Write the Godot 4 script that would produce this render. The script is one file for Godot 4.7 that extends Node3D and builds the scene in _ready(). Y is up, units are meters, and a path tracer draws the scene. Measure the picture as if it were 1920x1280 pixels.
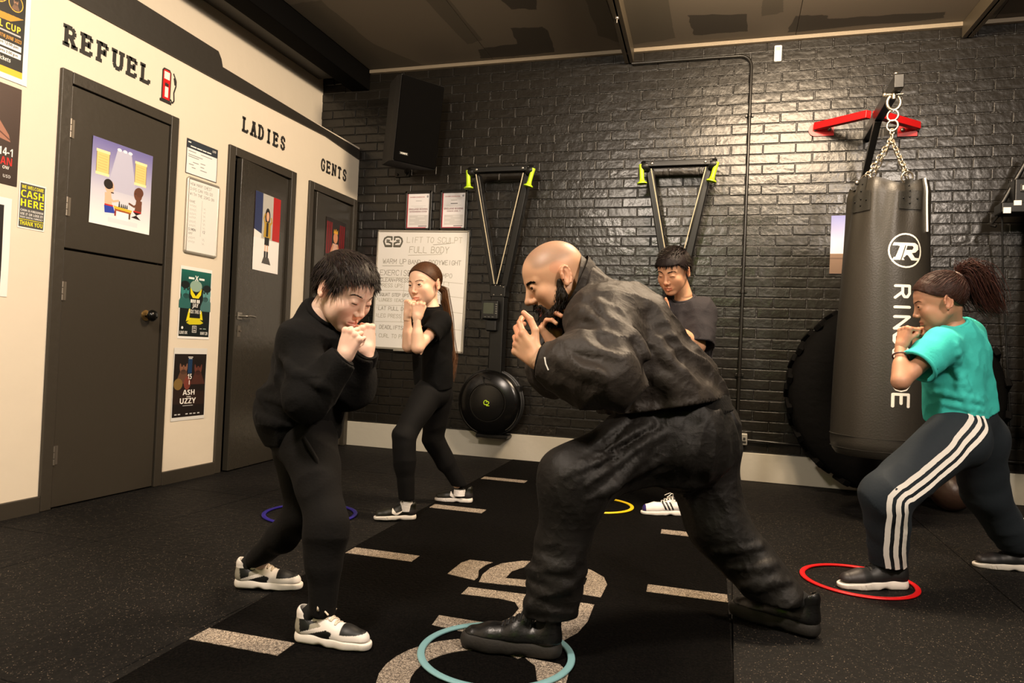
extends Node3D
# A boxing gym: a coach and four children drill footwork on rubber flooring in front of a black painted brick wall. Metres, y up; the camera stands at x = z = 0.

const LEFT := -3.076      # face of the cream partition wall
const BACK := -5.392      # face of the black brick wall
const RIGHT := 3.7
const FRONT := 4.6
const HIGH := 3.171       # ceiling

var M := {}

func _ready() -> void:
	var cam := Camera3D.new()
	cam.name = "camera"
	cam.position = Vector3(0, 0.85, 0)
	cam.rotation_degrees = Vector3(0.771, 16.993, 2.495)
	cam.fov = 51.094
	cam.near = 0.05
	add_child(cam)
	var env := Environment.new()
	env.background_mode = Environment.BG_COLOR
	env.background_color = Color(0.02, 0.02, 0.025)
	env.tonemap_mode = Environment.TONE_MAPPER_LINEAR
	env.tonemap_exposure = 1.0
	env.sdfgi_enabled = true
	env.ssao_enabled = true
	env.ssil_enabled = true
	var we := WorldEnvironment.new()
	we.name = "environment"
	we.environment = env
	add_child(we)
	make_materials()
	ceiling_lamp(Vector3(0.08, 2.96, -3.4), 0.2, 5.6, "left globe of the pair under the ceiling above the girl in teal, outside the frame", Color(1.0, 0.89, 0.75))
	ceiling_lamp(Vector3(0.62, 2.96, -3.4), 0.2, 5.6, "right globe of the pair under the ceiling above the girl in teal, outside the frame", Color(1.0, 0.89, 0.75))
	ceiling_lamp(Vector3(-1.2, 2.9, -0.5), 0.2, 8.0, "round white globe lamp under the ceiling above the camera's left, outside the frame")
	ceiling_lamp(Vector3(1.9, 2.9, -0.6), 0.2, 9.0, "round white globe lamp under the ceiling to the right behind the camera, outside the frame")
	lime_sign(Vector3(-1.0, 2.82, FRONT - 0.05), 2.0, 0.34, 1.3)

	build_floor()
	build_back_wall()
	build_left_wall()
	build_ceiling()
	build_doors()
	build_lettering()
	build_posters()
	build_back_wall_fittings()
	build_ergometers()
	build_bag()
	build_floor_things()
	build_people()

func ceiling_lamp(p: Vector3, r: float, power: float, label: String, tint := Color(1.0, 0.93, 0.86)) -> void:   # an opal globe on a short rod, its light inside the glowing glass
	var t := thing("globe_lamp", label, "lamp", Vector3(p.x, HIGH, p.z), "globe lamps under the ceiling")
	var b := MB.new()
	b.xf = Transform3D(Basis(), p)
	b.lathe([Vector2(0.012, r - 0.005), Vector2(0.012, HIGH - p.y - 0.02), Vector2(0.055, HIGH - p.y - 0.018), Vector2(0.06, HIGH - p.y)], 24)
	part(t, "rod", b, M.white_metal)
	b = MB.new()
	b.sphere(p, Vector3.ONE * r, 32)
	part(t, "lamp_globe", b, M.lamp_glow)
	var a := OmniLight3D.new()
	a.name = "lamp_light"
	a.light_size = r * 0.95
	a.light_color = tint
	a.light_energy = power
	a.shadow_enabled = true
	a.omni_range = 16.0
	a.omni_attenuation = 2.0
	a.position = p - t.position
	t.add_child(a)

func lime_sign(p: Vector3, w: float, h: float, power: float) -> void:   # lime light box high on the wall behind the camera; the glossy bricks mirror it
	var t := thing("lime_light_box", "long lime green light box high on the wall behind the camera, outside the frame", "light", Vector3(p.x, p.y, FRONT))
	var b := MB.new()
	b.box(p, Vector3(w + 0.04, h + 0.04, 0.06), 0.006)
	part(t, "light_housing", b, M.black_metal)
	b = MB.new()
	b.box(p + Vector3(0, 0, -0.032), Vector3(w, h, 0.008), 0.003)
	part(t, "light_panel", b, M.lime_glow)
	var a := AreaLight3D.new()
	a.name = "sign_light"
	a.area_size = Vector2(w, h)
	a.light_color = Color(0.62, 0.85, 0.12)
	a.light_energy = power
	a.shadow_enabled = true
	a.area_range = 16.0
	a.area_attenuation = 2.0
	a.position = p + Vector3(0, 0, -0.04) - t.position
	t.add_child(a)

# ---------------------------------------------------------------- materials
func make_materials() -> void:
	M.white_metal = mat(Color(0.85, 0.85, 0.83), 0.5)
	M.lamp_glow = mat(Color(1, 1, 1), 0.6)
	M.lamp_glow.emission_enabled = true
	M.lamp_glow.emission = Color(1.0, 0.93, 0.82)
	M.lamp_glow.emission_energy_multiplier = 2.0
	var fine := noise_tex(0.03, 5)
	var lumpy := noise_tex(0.012, 9)
	M.fine = fine
	var wr := FastNoiseLite.new()
	wr.seed = 14
	wr.frequency = 0.014
	wr.fractal_type = FastNoiseLite.FRACTAL_RIDGED
	wr.fractal_octaves = 2
	wr.domain_warp_enabled = true
	wr.domain_warp_amplitude = 26.0
	wr.domain_warp_frequency = 0.012
	M.wrinkle = NoiseTexture2D.new()
	M.wrinkle.width = 512
	M.wrinkle.height = 512
	M.wrinkle.seamless = true
	M.wrinkle.noise = wr
	M.lumpy = lumpy
	M.brick_paint = []
	for k in 3:
		var b := relief(mat([Color(0.092, 0.081, 0.066), Color(0.102, 0.09, 0.074), Color(0.086, 0.076, 0.062)][k], [0.29, 0.26, 0.32][k]), lumpy, 0.165, 3.1 + k * 0.7)
		b.metallic_specular = 0.54
		M.brick_paint.append(b)
	M.mortar = relief(mat(Color(0.086, 0.076, 0.062), 0.45), fine, 0.25, 4.0)
	M.cream = relief(mat(Color(0.86, 0.815, 0.74), 0.75), lumpy, 0.12, 2.0)
	M.black_trim = relief(mat(Color(0.16, 0.145, 0.125), 0.5), lumpy, 0.06, 3.0)
	M.door_paint = relief(mat(Color(0.215, 0.195, 0.165), 0.36), lumpy, 0.05, 4.0)
	M.frame_paint = relief(mat(Color(0.215, 0.195, 0.165), 0.4), lumpy, 0.08, 5.0)
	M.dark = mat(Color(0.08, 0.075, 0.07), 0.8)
	M.ceiling = relief(mat(Color(0.42, 0.385, 0.335), 0.8), lumpy, 0.1, 1.0)
	M.grey_board = relief(mat(Color(0.72, 0.7, 0.65), 0.65), lumpy, 0.08, 3.0)
	M.steel = mat(Color(0.62, 0.6, 0.57), 0.35, 0.9)
	M.black_metal = mat(Color(0.06, 0.058, 0.055), 0.4, 0.2)
	M.channel_paint = mat(Color(0.27, 0.24, 0.19), 0.45, 0.2)
	M.black_plastic = mat(Color(0.05, 0.05, 0.05), 0.45)
	M.rubber = []
	var flecks := fleck_tex(3, 1024, Color(0.055, 0.05, 0.045), [Color(0.34, 0.3, 0.26), Color(0.2, 0.18, 0.15), Color(0.55, 0.49, 0.42), Color(0.03, 0.028, 0.025)], 0.022, 0.35)
	for k in 2:
		var r := mat([Color(1, 1, 1), Color(0.93, 0.93, 0.95)][k], 0.72)
		r.albedo_texture = flecks
		relief(r, noise_tex(0.12, 21 + k), 0.3, 0.75)
		r.metallic_specular = 0.3
		M.rubber.append(r)
	M.turf = mat(Color(1, 1, 1), 0.95)
	M.turf.albedo_texture = fleck_tex(4, 512, Color(0.04, 0.036, 0.032), [Color(0.08, 0.07, 0.06), Color(0.02, 0.02, 0.02)], 0.2, 0.4)
	relief(M.turf, noise_tex(0.2, 31), 0.8, 1.3)
	M.turf.metallic_specular = 0.15
	M.turf_print = mat(Color(1, 1, 1), 0.95)
	M.turf_print.albedo_texture = fleck_tex(6, 512, Color(0.6, 0.55, 0.49), [Color(0.36, 0.32, 0.28), Color(0.72, 0.67, 0.6), Color(0.28, 0.25, 0.22)], 0.35, 0.25)
	relief(M.turf_print, noise_tex(0.2, 32), 0.8, 1.3)
	M.lettering = mat(Color(0.14, 0.13, 0.12), 0.6)
	M.worn_steel = mat(Color(0.5, 0.47, 0.43), 0.45, 0.8)
	M.gloss_black = mat(Color(0.03, 0.029, 0.028), 0.22)
	M.brass = mat(Color(0.72, 0.58, 0.36), 0.3, 0.9)
	M.door_gloss = relief(mat(Color(0.2, 0.185, 0.16), 0.24), lumpy, 0.06, 4.0)
	M.red_paint = mat(Color(0.78, 0.09, 0.1), 0.4)
	M.white_paint = mat(Color(0.9, 0.89, 0.86), 0.5)
	M.alu = mat(Color(0.72, 0.7, 0.66), 0.4, 0.6)
	M.black_gloss_paint = mat(Color(0.1, 0.092, 0.08), 0.3)
	M.speaker_box = relief(mat(Color(0.06, 0.052, 0.047), 0.7), fine, 0.08, 8.0)
	M.grille = relief(mat(Color(0.028, 0.025, 0.023), 0.85), fine, 0.1, 14.0)
	M.cord = mat(Color(0.72, 0.68, 0.58), 0.7)
	M.lime = mat(Color(0.7, 0.84, 0.13), 0.45)
	M.bag_strap = relief(mat(Color(0.12, 0.115, 0.1), 0.5), fine, 0.06, 6.0)
	M.tyre = relief(mat(Color(0.032, 0.029, 0.027), 0.8), lumpy, 0.25, 4.0)
	M.bright_steel = mat(Color(0.74, 0.7, 0.63), 0.3, 0.9)
	M.stripe = mat(Color(0.92, 0.9, 0.87), 0.7)
	M.sock_black = mat(Color(0.04, 0.038, 0.036), 0.9)
	M.grille.metallic_specular = 0.15
	M.lime_glow = mat(Color(0.6, 0.8, 0.1), 0.5)
	M.lime_glow.emission_enabled = true
	M.lime_glow.emission = Color(0.62, 0.85, 0.12)
	M.lime_glow.emission_energy_multiplier = 1.5
	M.tyre.metallic_specular = 0.2
	M.paper = mat(Color(0.9, 0.89, 0.87), 0.6)

# ---------------------------------------------------------------- floor
func build_floor() -> void:
	var mb := MB.new()
	mb.box(Vector3((LEFT + RIGHT) * 0.5 - 0.8, -0.1, (BACK + FRONT) * 0.5), Vector3(RIGHT - LEFT + 2.0, 0.17, FRONT - BACK + 0.4))
	var fl := struct("floor", mb, M.dark)
	var r := RandomNumberGenerator.new()
	r.seed = 11
	var xs := [-4.7, -3.45, -2.45, -1.45, -0.45, 0.04, 1.04, 2.04, 3.04, 3.75]   # rubber tiles a metre square, a few millimetres apart
	var zs := [4.68, 3.68, 2.68, 1.68, 0.68, -0.32, -1.32, -2.32, -3.32, -4.32, -5.4]
	for a in xs.size() - 1:
		for b in zs.size() - 1:
			var x0: float = xs[a]
			var x1: float = xs[a + 1]
			var z1: float = zs[b]
			var z0: float = zs[b + 1]
			mb = MB.new()
			mb.box(Vector3((x0 + x1) * 0.5, -0.012 + r.randf_range(-0.0006, 0.0006), (z0 + z1) * 0.5), Vector3(x1 - x0 - 0.003, 0.024, z1 - z0 - 0.003), 0.003)
			part(fl, "rubber_tile", mb, M.rubber[r.randi() % 2])
	# the turf runner laid on the tiles, a touch askew to the room
	var t := thing("turf_runner", "long black turf runner with pale dashes and a big pale emblem, underfoot", "floor mat", Vector3(-0.7, 0, -2.5))
	mb = MB.new()
	var p := PackedVector2Array([Vector2(-1.43, 1.6), Vector2(-1.395, 1.3), Vector2(-1.45, 2.3), Vector2(-1.5, 3.3), Vector2(-1.545, 4.4), Vector2(-1.59, 5.36), Vector2(-0.12, 5.36), Vector2(-0.04, 4.4), Vector2(0.015, 3.2), Vector2(0.04, 2.0), Vector2(0.07, 0.5), Vector2(0.09, -0.6), Vector2(-1.33, -0.6), Vector2(-1.36, 0.5)])
	p.remove_at(0)
	mb.xf = Transform3D(Basis(Vector3(1, 0, 0), Vector3(0, 0, -1), Vector3(0, 1, 0)), Vector3.ZERO)   # outline x, -z, pulled up along y
	mb.prism(p, 0.0, 0.006)
	part(t, "turf", mb, M.turf)
	var flat := mb.xf
	for q in [[-1.415, -1.13, 1.71], [-1.455, -1.165, 2.628], [-1.487, -1.195, 3.545], [-1.528, -1.232, 4.48], [-0.255, 0.027, 2.665], [-0.285, -0.02, 3.556], [-0.3, -0.045, 4.47], [-0.235, 0.05, 1.74], [-1.385, -1.1, 0.8], [-0.21, 0.075, 0.82]]:
		mb = MB.new()
		mb.xf = flat
		mb.prism(PackedVector2Array([Vector2(q[0], q[2] - 0.043), Vector2(q[1], q[2] - 0.043 + 0.004), Vector2(q[1] - 0.004, q[2] + 0.047), Vector2(q[0] - 0.004, q[2] + 0.043)]), 0.004, 0.0075)
		part(t, "turf_dash", mb, M.turf_print)
	# the emblem: a ring with a notch, a U that opens to the left, and a big C, pale turf let into the black
	var em := [
		[Vector2(-0.98, 2.509), Vector2(-0.983, 2.66), Vector2(-0.965, 2.713), Vector2(-0.871, 2.719), Vector2(-0.885, 2.67), Vector2(-0.888, 2.6), Vector2(-0.872, 2.552), Vector2(-0.862, 2.52), Vector2(-0.862, 2.481)],
		[Vector2(-0.853, 2.324), Vector2(-0.856, 2.402), Vector2(-0.663, 2.412), Vector2(-0.406, 2.411), Vector2(-0.398, 2.25), Vector2(-0.409, 2.15), Vector2(-0.44, 2.065), Vector2(-0.5, 2.02), Vector2(-0.6, 2.005), Vector2(-0.836, 2.031), Vector2(-0.847, 2.112), Vector2(-0.7, 2.112), Vector2(-0.652, 2.13), Vector2(-0.63, 2.19), Vector2(-0.63, 2.27), Vector2(-0.66, 2.325), Vector2(-0.72, 2.335)],
	]
	var c := []
	for k in 25:   # the C: a wide arc open on the far right
		var a := deg_to_rad(62 + 290.0 * k / 24)
		c.append(Vector2(-0.6, 1.745) + Vector2(cos(a) * 0.24, sin(a) * 0.255))
	for k in 25:
		var a := deg_to_rad(352 - 290.0 * k / 24)
		c.append(Vector2(-0.598, 1.74) + Vector2(cos(a) * 0.155, sin(a) * 0.185))
	em.append(c)
	em.append([Vector2(-0.51, 1.918), Vector2(-0.47, 1.88), Vector2(-0.443, 1.8), Vector2(-0.36, 1.72), Vector2(-0.375, 1.87), Vector2(-0.41, 1.914)])
	for o in em:
		mb = MB.new()
		mb.xf = flat
		mb.prism(PackedVector2Array(o), 0.004, 0.0075)
		part(t, "emblem", mb, M.turf_print)
	var outer := PackedVector2Array([Vector2(-0.84, 2.468), Vector2(-0.858, 2.56), Vector2(-0.856, 2.64), Vector2(-0.835, 2.72), Vector2(-0.77, 2.79), Vector2(-0.66, 2.825), Vector2(-0.57, 2.823), Vector2(-0.488, 2.79), Vector2(-0.425, 2.72), Vector2(-0.4, 2.64), Vector2(-0.398, 2.493), Vector2(-0.6, 2.5)])
	var inner := PackedVector2Array([Vector2(-0.765, 2.552), Vector2(-0.768, 2.642), Vector2(-0.735, 2.72), Vector2(-0.65, 2.765), Vector2(-0.577, 2.765), Vector2(-0.523, 2.739), Vector2(-0.482, 2.68), Vector2(-0.476, 2.6), Vector2(-0.6, 2.58)])
	mb = MB.new()   # the ring is cut open by a bridge as thin as a hair so that it stays one outline
	mb.xf = flat
	var loop := PackedVector2Array(outer)
	loop.append(outer[0])
	for k in inner.size() + 1: loop.append(inner[(inner.size() - k) % inner.size()] + Vector2(0.0, 0.0002 if k == inner.size() else 0.0))
	loop[outer.size()] += Vector2(-0.0003, 0.0002)
	mb.prism(loop, 0.004, 0.0075)
	part(t, "emblem", mb, M.turf_print)

# ---------------------------------------------------------------- back wall of painted brick
func build_back_wall() -> void:
	var mb := MB.new()
	mb.box(Vector3(0.0, HIGH * 0.5, BACK - 0.1045), Vector3(9.6, HIGH + 0.2, 0.2))
	var wall := struct("wall_back", mb, M.mortar)
	var r := RandomNumberGenerator.new()
	r.seed = 8
	var kinds := []
	for k in 6:   # a few bricks with uneven arrises
		mb = MB.new()
		mb.box(Vector3.ZERO, Vector3(0.2145 + r.randf_range(-0.002, 0.002), 0.068 + r.randf_range(-0.0012, 0.0012), 0.03), 0.005)
		for j in mb.v.size():
			var p := mb.v[j]
			mb.v[j] += Vector3(sin(p.y * 90.0 + k * 2.0), sin(p.x * 37.0 + k), sin(p.x * 29.0 + p.y * 61.0 + k * 1.7) * 0.8) * 0.0012
		kinds.append(mb)
	var half := MB.new()
	half.box(Vector3.ZERO, Vector3(0.101, 0.0645, 0.03), 0.006)
	var meshes := []
	for k in kinds: meshes.append(k.done())
	var spots := []
	for row in range(-22, 19):
		var y := 1.825 + 0.0735 * (row + 0.5)
		if y > HIGH - 0.01: continue
		var phase := 0.061 if row % 2 == 0 else 0.171
		for k in range(-17, 17):
			spots.append(Vector2(phase + 0.22 * (k + 0.5), y))
	var seen := func(q: Vector2) -> float: return (q - Vector2(0, 0.85)).length() + (100.0 if q.x < -2.9 or q.x > 1.95 or (q.y - 3.02 + q.x * 0.02) > 0.0 else 0.0) + (2.0 if q.x > 0.45 and q.x < 1.6 and q.y < 1.4 else 0.0) + (2.0 if q.x > -1.2 and q.x < 0.05 and q.y < 1.1 else 0.0)
	spots.sort_custom(func(a, b): return seen.call(a) < seen.call(b))
	var rest := MB.new()
	for k in spots.size():
		var q: Vector2 = spots[k]
		var b := Basis.from_euler(Vector3(r.randf_range(-0.008, 0.008), r.randf_range(-0.006, 0.006), r.randf_range(-0.004, 0.004)))
		var at := Vector3(q.x + r.randf_range(-0.0015, 0.0015), q.y, BACK - 0.0135 + r.randf_range(-0.0018, 0.0018))
		if k < 300:
			var o := MeshInstance3D.new()
			o.name = "brick"
			o.mesh = meshes[r.randi() % 6]
			o.material_override = M.brick_paint[r.randi() % 3]
			o.transform = Transform3D(b, at)
			wall.add_child(o, true)
		else:
			rest.add(kinds[r.randi() % 6], Transform3D(b, at))
	var m := part(wall, "bricks_further_off", rest, M.brick_paint[0])
	m.set_meta("kind", "stuff")
	mb = MB.new()   # the grey painted strip along the foot of the bricks
	mb.box(Vector3(0.3, 0.1, BACK + 0.004), Vector3(6.75, 0.2, 0.03), 0.004)
	struct("baseboard_back", mb, M.grey_board)
	mb = MB.new()   # the pale batten where ceiling and bricks meet
	mb.box(Vector3(0.35, HIGH - 0.016, BACK + 0.018), Vector3(6.7, 0.03, 0.036), 0.004)
	struct("trim_1", mb, relief(mat(Color(0.5, 0.455, 0.385), 0.6), M.lumpy, 0.08, 3.0))
	mb = MB.new()
	mb.box(Vector3(RIGHT + 0.1, HIGH * 0.5, (BACK + FRONT) * 0.5), Vector3(0.2, HIGH + 0.2, FRONT - BACK + 0.6))
	struct("wall_right", mb, M.mortar)
	mb = MB.new()
	mb.box(Vector3(0.0, HIGH * 0.5, FRONT + 0.1), Vector3(9.6, HIGH + 0.2, 0.2))
	struct("wall_front", mb, M.mortar)

# ---------------------------------------------------------------- cream partition with three doorways
const DOORS := [[-2.573, -3.322, 2.097], [-3.757, -4.484, 2.077], [-4.656, -5.372, 2.067]]   # outer edges of the frames along z, and their height

func build_left_wall() -> void:
	var mb := MB.new()
	var th := 0.13
	var x := LEFT - th * 0.5
	var top := 2.52
	var z := FRONT + 0.1
	for d in DOORS:
		mb.box(Vector3(x, top * 0.5, (z + d[0] - 0.02) * 0.5), Vector3(th, top, z - d[0] + 0.02))
		mb.box(Vector3(x, (top + d[2] - 0.03) * 0.5, (d[0] + d[1]) * 0.5), Vector3(th, top - d[2] + 0.03, d[0] - d[1] - 0.04))
		z = d[1] + 0.02
	mb.box(Vector3(x, top * 0.5, (z + BACK) * 0.5), Vector3(th, top, z - BACK))
	mb.box(Vector3(-3.56, (top + HIGH) * 0.5 - 0.1, (BACK + FRONT) * 0.5), Vector3(0.2, HIGH - top + 0.3, FRONT - BACK + 0.1))   # the wall above, set back
	struct("wall_left", mb, M.cream)
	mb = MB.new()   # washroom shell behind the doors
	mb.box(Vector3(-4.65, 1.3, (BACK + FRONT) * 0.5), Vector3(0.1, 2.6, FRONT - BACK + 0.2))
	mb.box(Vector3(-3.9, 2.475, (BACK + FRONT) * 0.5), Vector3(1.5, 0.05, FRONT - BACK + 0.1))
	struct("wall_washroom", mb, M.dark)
	mb = MB.new()   # dark band along the top of the partition, taller as far as its step
	mb.xf = on_left(0, 0, 0)
	var p := PackedVector2Array([Vector2(-FRONT, 2.43), Vector2(3.6, 2.43), Vector2(4.85, 2.455), Vector2(-BACK - 0.02, 2.415), Vector2(-BACK - 0.02, 2.5), Vector2(4.82, 2.507), Vector2(3.66, 2.527), Vector2(3.645, 2.57), Vector2(3.615, 2.607), Vector2(2.95, 2.617), Vector2(-FRONT, 2.62)])
	mb.prism(p, -0.05, 0.012)
	struct("trim_2", mb, M.black_trim)
	mb = MB.new()
	var zs := [FRONT, DOORS[0][0], DOORS[0][1], DOORS[1][0], DOORS[1][1], DOORS[2][0]]
	for k in 3: mb.box(Vector3(LEFT + 0.009, 0.036, (zs[k * 2] + zs[k * 2 + 1]) * 0.5), Vector3(0.018, 0.078, zs[k * 2] - zs[k * 2 + 1]), 0.004)
	struct("baseboard_left", mb, M.frame_paint)
	mb = MB.new()   # black roof beam along the wall, with a purlin tucked behind it
	mb.box(Vector3(-3.09, 3.09, (BACK + FRONT) * 0.5), Vector3(0.17, 0.17, FRONT - BACK), 0.006)
	var beam := mat(Color(0.035, 0.032, 0.029), 0.8)
	beam.metallic_specular = 0.15
	struct("trim_3", mb, beam)
	mb = MB.new()
	mb.box(Vector3(-3.36, 3.135, (BACK + FRONT) * 0.5 + 0.03), Vector3(0.2, 0.07, FRONT - BACK - 0.1), 0.01)
	struct("trim_4", mb, M.black_trim)

func on_left(z: float, y: float, off: float) -> Transform3D:   # a frame on the left wall: x along the wall into the room's depth, y up, z off the wall
	return Transform3D(Basis(Vector3(0, 0, -1), Vector3.UP, Vector3(1, 0, 0)), Vector3(LEFT + off, y, z))

func on_back(x: float, y: float, off: float) -> Transform3D:
	return Transform3D(Basis(), Vector3(x, y, BACK + off))

# ---------------------------------------------------------------- ceiling
func build_ceiling() -> void:
	var mb := MB.new()
	mb.box(Vector3(0, HIGH + 0.06, (BACK + FRONT) * 0.5), Vector3(9.6, 0.1, FRONT - BACK + 0.6))
	var ce := struct("ceiling", mb, M.ceiling)
	var base := Color(0.42, 0.385, 0.335)
	var dark := Color(0.245, 0.222, 0.188)
	var mid := Color(0.34, 0.31, 0.265)
	var patches := [[mid, [-3.0, -4.2, -2.75, -4.2, -2.72, -4.9, -2.5, -5.38, -3.0, -5.38]], [mid, [-0.98, -4.0, -0.48, -4.0, -0.46, -5.25, -0.82, -5.3, -1.0, -5.1]], [mid, [-2.05, -3.9, -1.9, -3.9, -1.86, -5.0, -2.0, -5.05]],
		[dark, [-1.56, -4.3, -1.51, -4.58, -1.34, -4.62, -1.28, -4.4, -1.3, -4.3]], [dark, [-1.6, -4.85, -1.37, -4.88, -1.34, -4.93, -1.38, -5.32, -1.99, -5.33, -1.95, -5.15, -1.62, -5.11]],
		[dark, [-0.36, -4.91, 0.02, -4.97, 0.03, -5.24, -0.33, -5.23]], [dark, [0.33, -5.06, 0.52, -5.09, 0.55, -5.15, 1.25, -5.19, 1.27, -5.29, 0.3, -5.31]], [mid, [0.1, -4.1, 0.22, -4.1, 0.25, -5.0, 0.12, -5.02]], [mid, [1.4, -4.4, 2.0, -4.4, 2.0, -5.3, 1.5, -5.3]]]
	var xs := [-3.0, -1.9, -0.86, 0.36, 1.58, 2.8]
	var r := RandomNumberGenerator.new()
	r.seed = 5
	for k in 5:   # ceiling boards with brushed-over patches of darker paint
		var x0: float = xs[k]
		var x1: float = xs[k + 1]
		var pr := Print.new(440, 512, base)
		for q in patches:
			var pts := []
			for j in range(0, q[1].size(), 2): pts.append(Vector2((q[1][j] - x0) / (x1 - x0) * 440, (-3.9 - q[1][j + 1]) / 1.49 * 512))
			var rag := []
			for j in pts.size():   # ragged brush edges
				var a: Vector2 = pts[j]
				var b: Vector2 = pts[(j + 1) % pts.size()]
				for s in 7: rag.append(a.lerp(b, s / 7.0) + Vector2(r.randf_range(-3, 3), r.randf_range(-3, 3)))
			pr.poly(rag, q[0])
		mb = MB.new()
		mb.quad(Vector3(x0 + 0.002, HIGH, -3.9), Vector3(x0 + 0.002, HIGH, -5.39), Vector3(x1 - 0.002, HIGH, -5.39), Vector3(x1 - 0.002, HIGH, -3.9), [Vector2(0, 0), Vector2(0, 1), Vector2(1, 1), Vector2(1, 0)])
		mb.box(Vector3((x0 + x1) * 0.5, HIGH + 0.006, -4.645), Vector3(x1 - x0 - 0.004, 0.0118, 1.486))
		part(ce, "ceiling_board", mb, pr.skin(0.8))
	for q in [[-0.81, -5.37, -0.70, -2.0], [1.43, -5.37, 1.60, -2.0]]:   # slotted steel channels hung under the boards
		var t := thing("steel_channel", ["slotted steel channel on the ceiling, ending above the left ergometer side of the conduit", "slotted steel channel on the ceiling, ending right of the punch bag bracket"][0 if q[0] < 0 else 1], "channel", Vector3(q[0], HIGH, q[1]), "")
		mb = MB.new()
		var a := Vector3(q[0], HIGH - 0.055, q[1])
		var d := Vector3(q[2] - q[0], 0, q[3] - q[1])
		var b := Basis(d.normalized().cross(Vector3.UP), Vector3.UP, -d.normalized())
		var c := a + d * 0.5
		for s in [-1, 1]: mb.box(c + b * Vector3(0.032 * s, 0.0, 0), Vector3(0.003, 0.105, d.length()), 0.001, b)
		mb.box(c + Vector3(0, 0.05, 0), Vector3(0.067, 0.004, d.length()), 0.001, b)
		for s in [-1, 1]: mb.box(c + b * Vector3(0.0195 * s, -0.051, 0), Vector3(0.027, 0.003, d.length()), 0.001, b)
		part(t, "channel", mb, M.channel_paint)
		if q[0] < 0:
			mb = MB.new()
			mb.sphere(Vector3(-0.79, HIGH - 0.112, -4.62), Vector3(0.014, 0.012, 0.014), 12)
			mb.tube([Vector3(-0.79, HIGH - 0.115, -4.62), Vector3(-0.79, HIGH - 0.145, -4.62)], 0.005, 8)
			part(t, "bolt", mb, M.steel)
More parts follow.
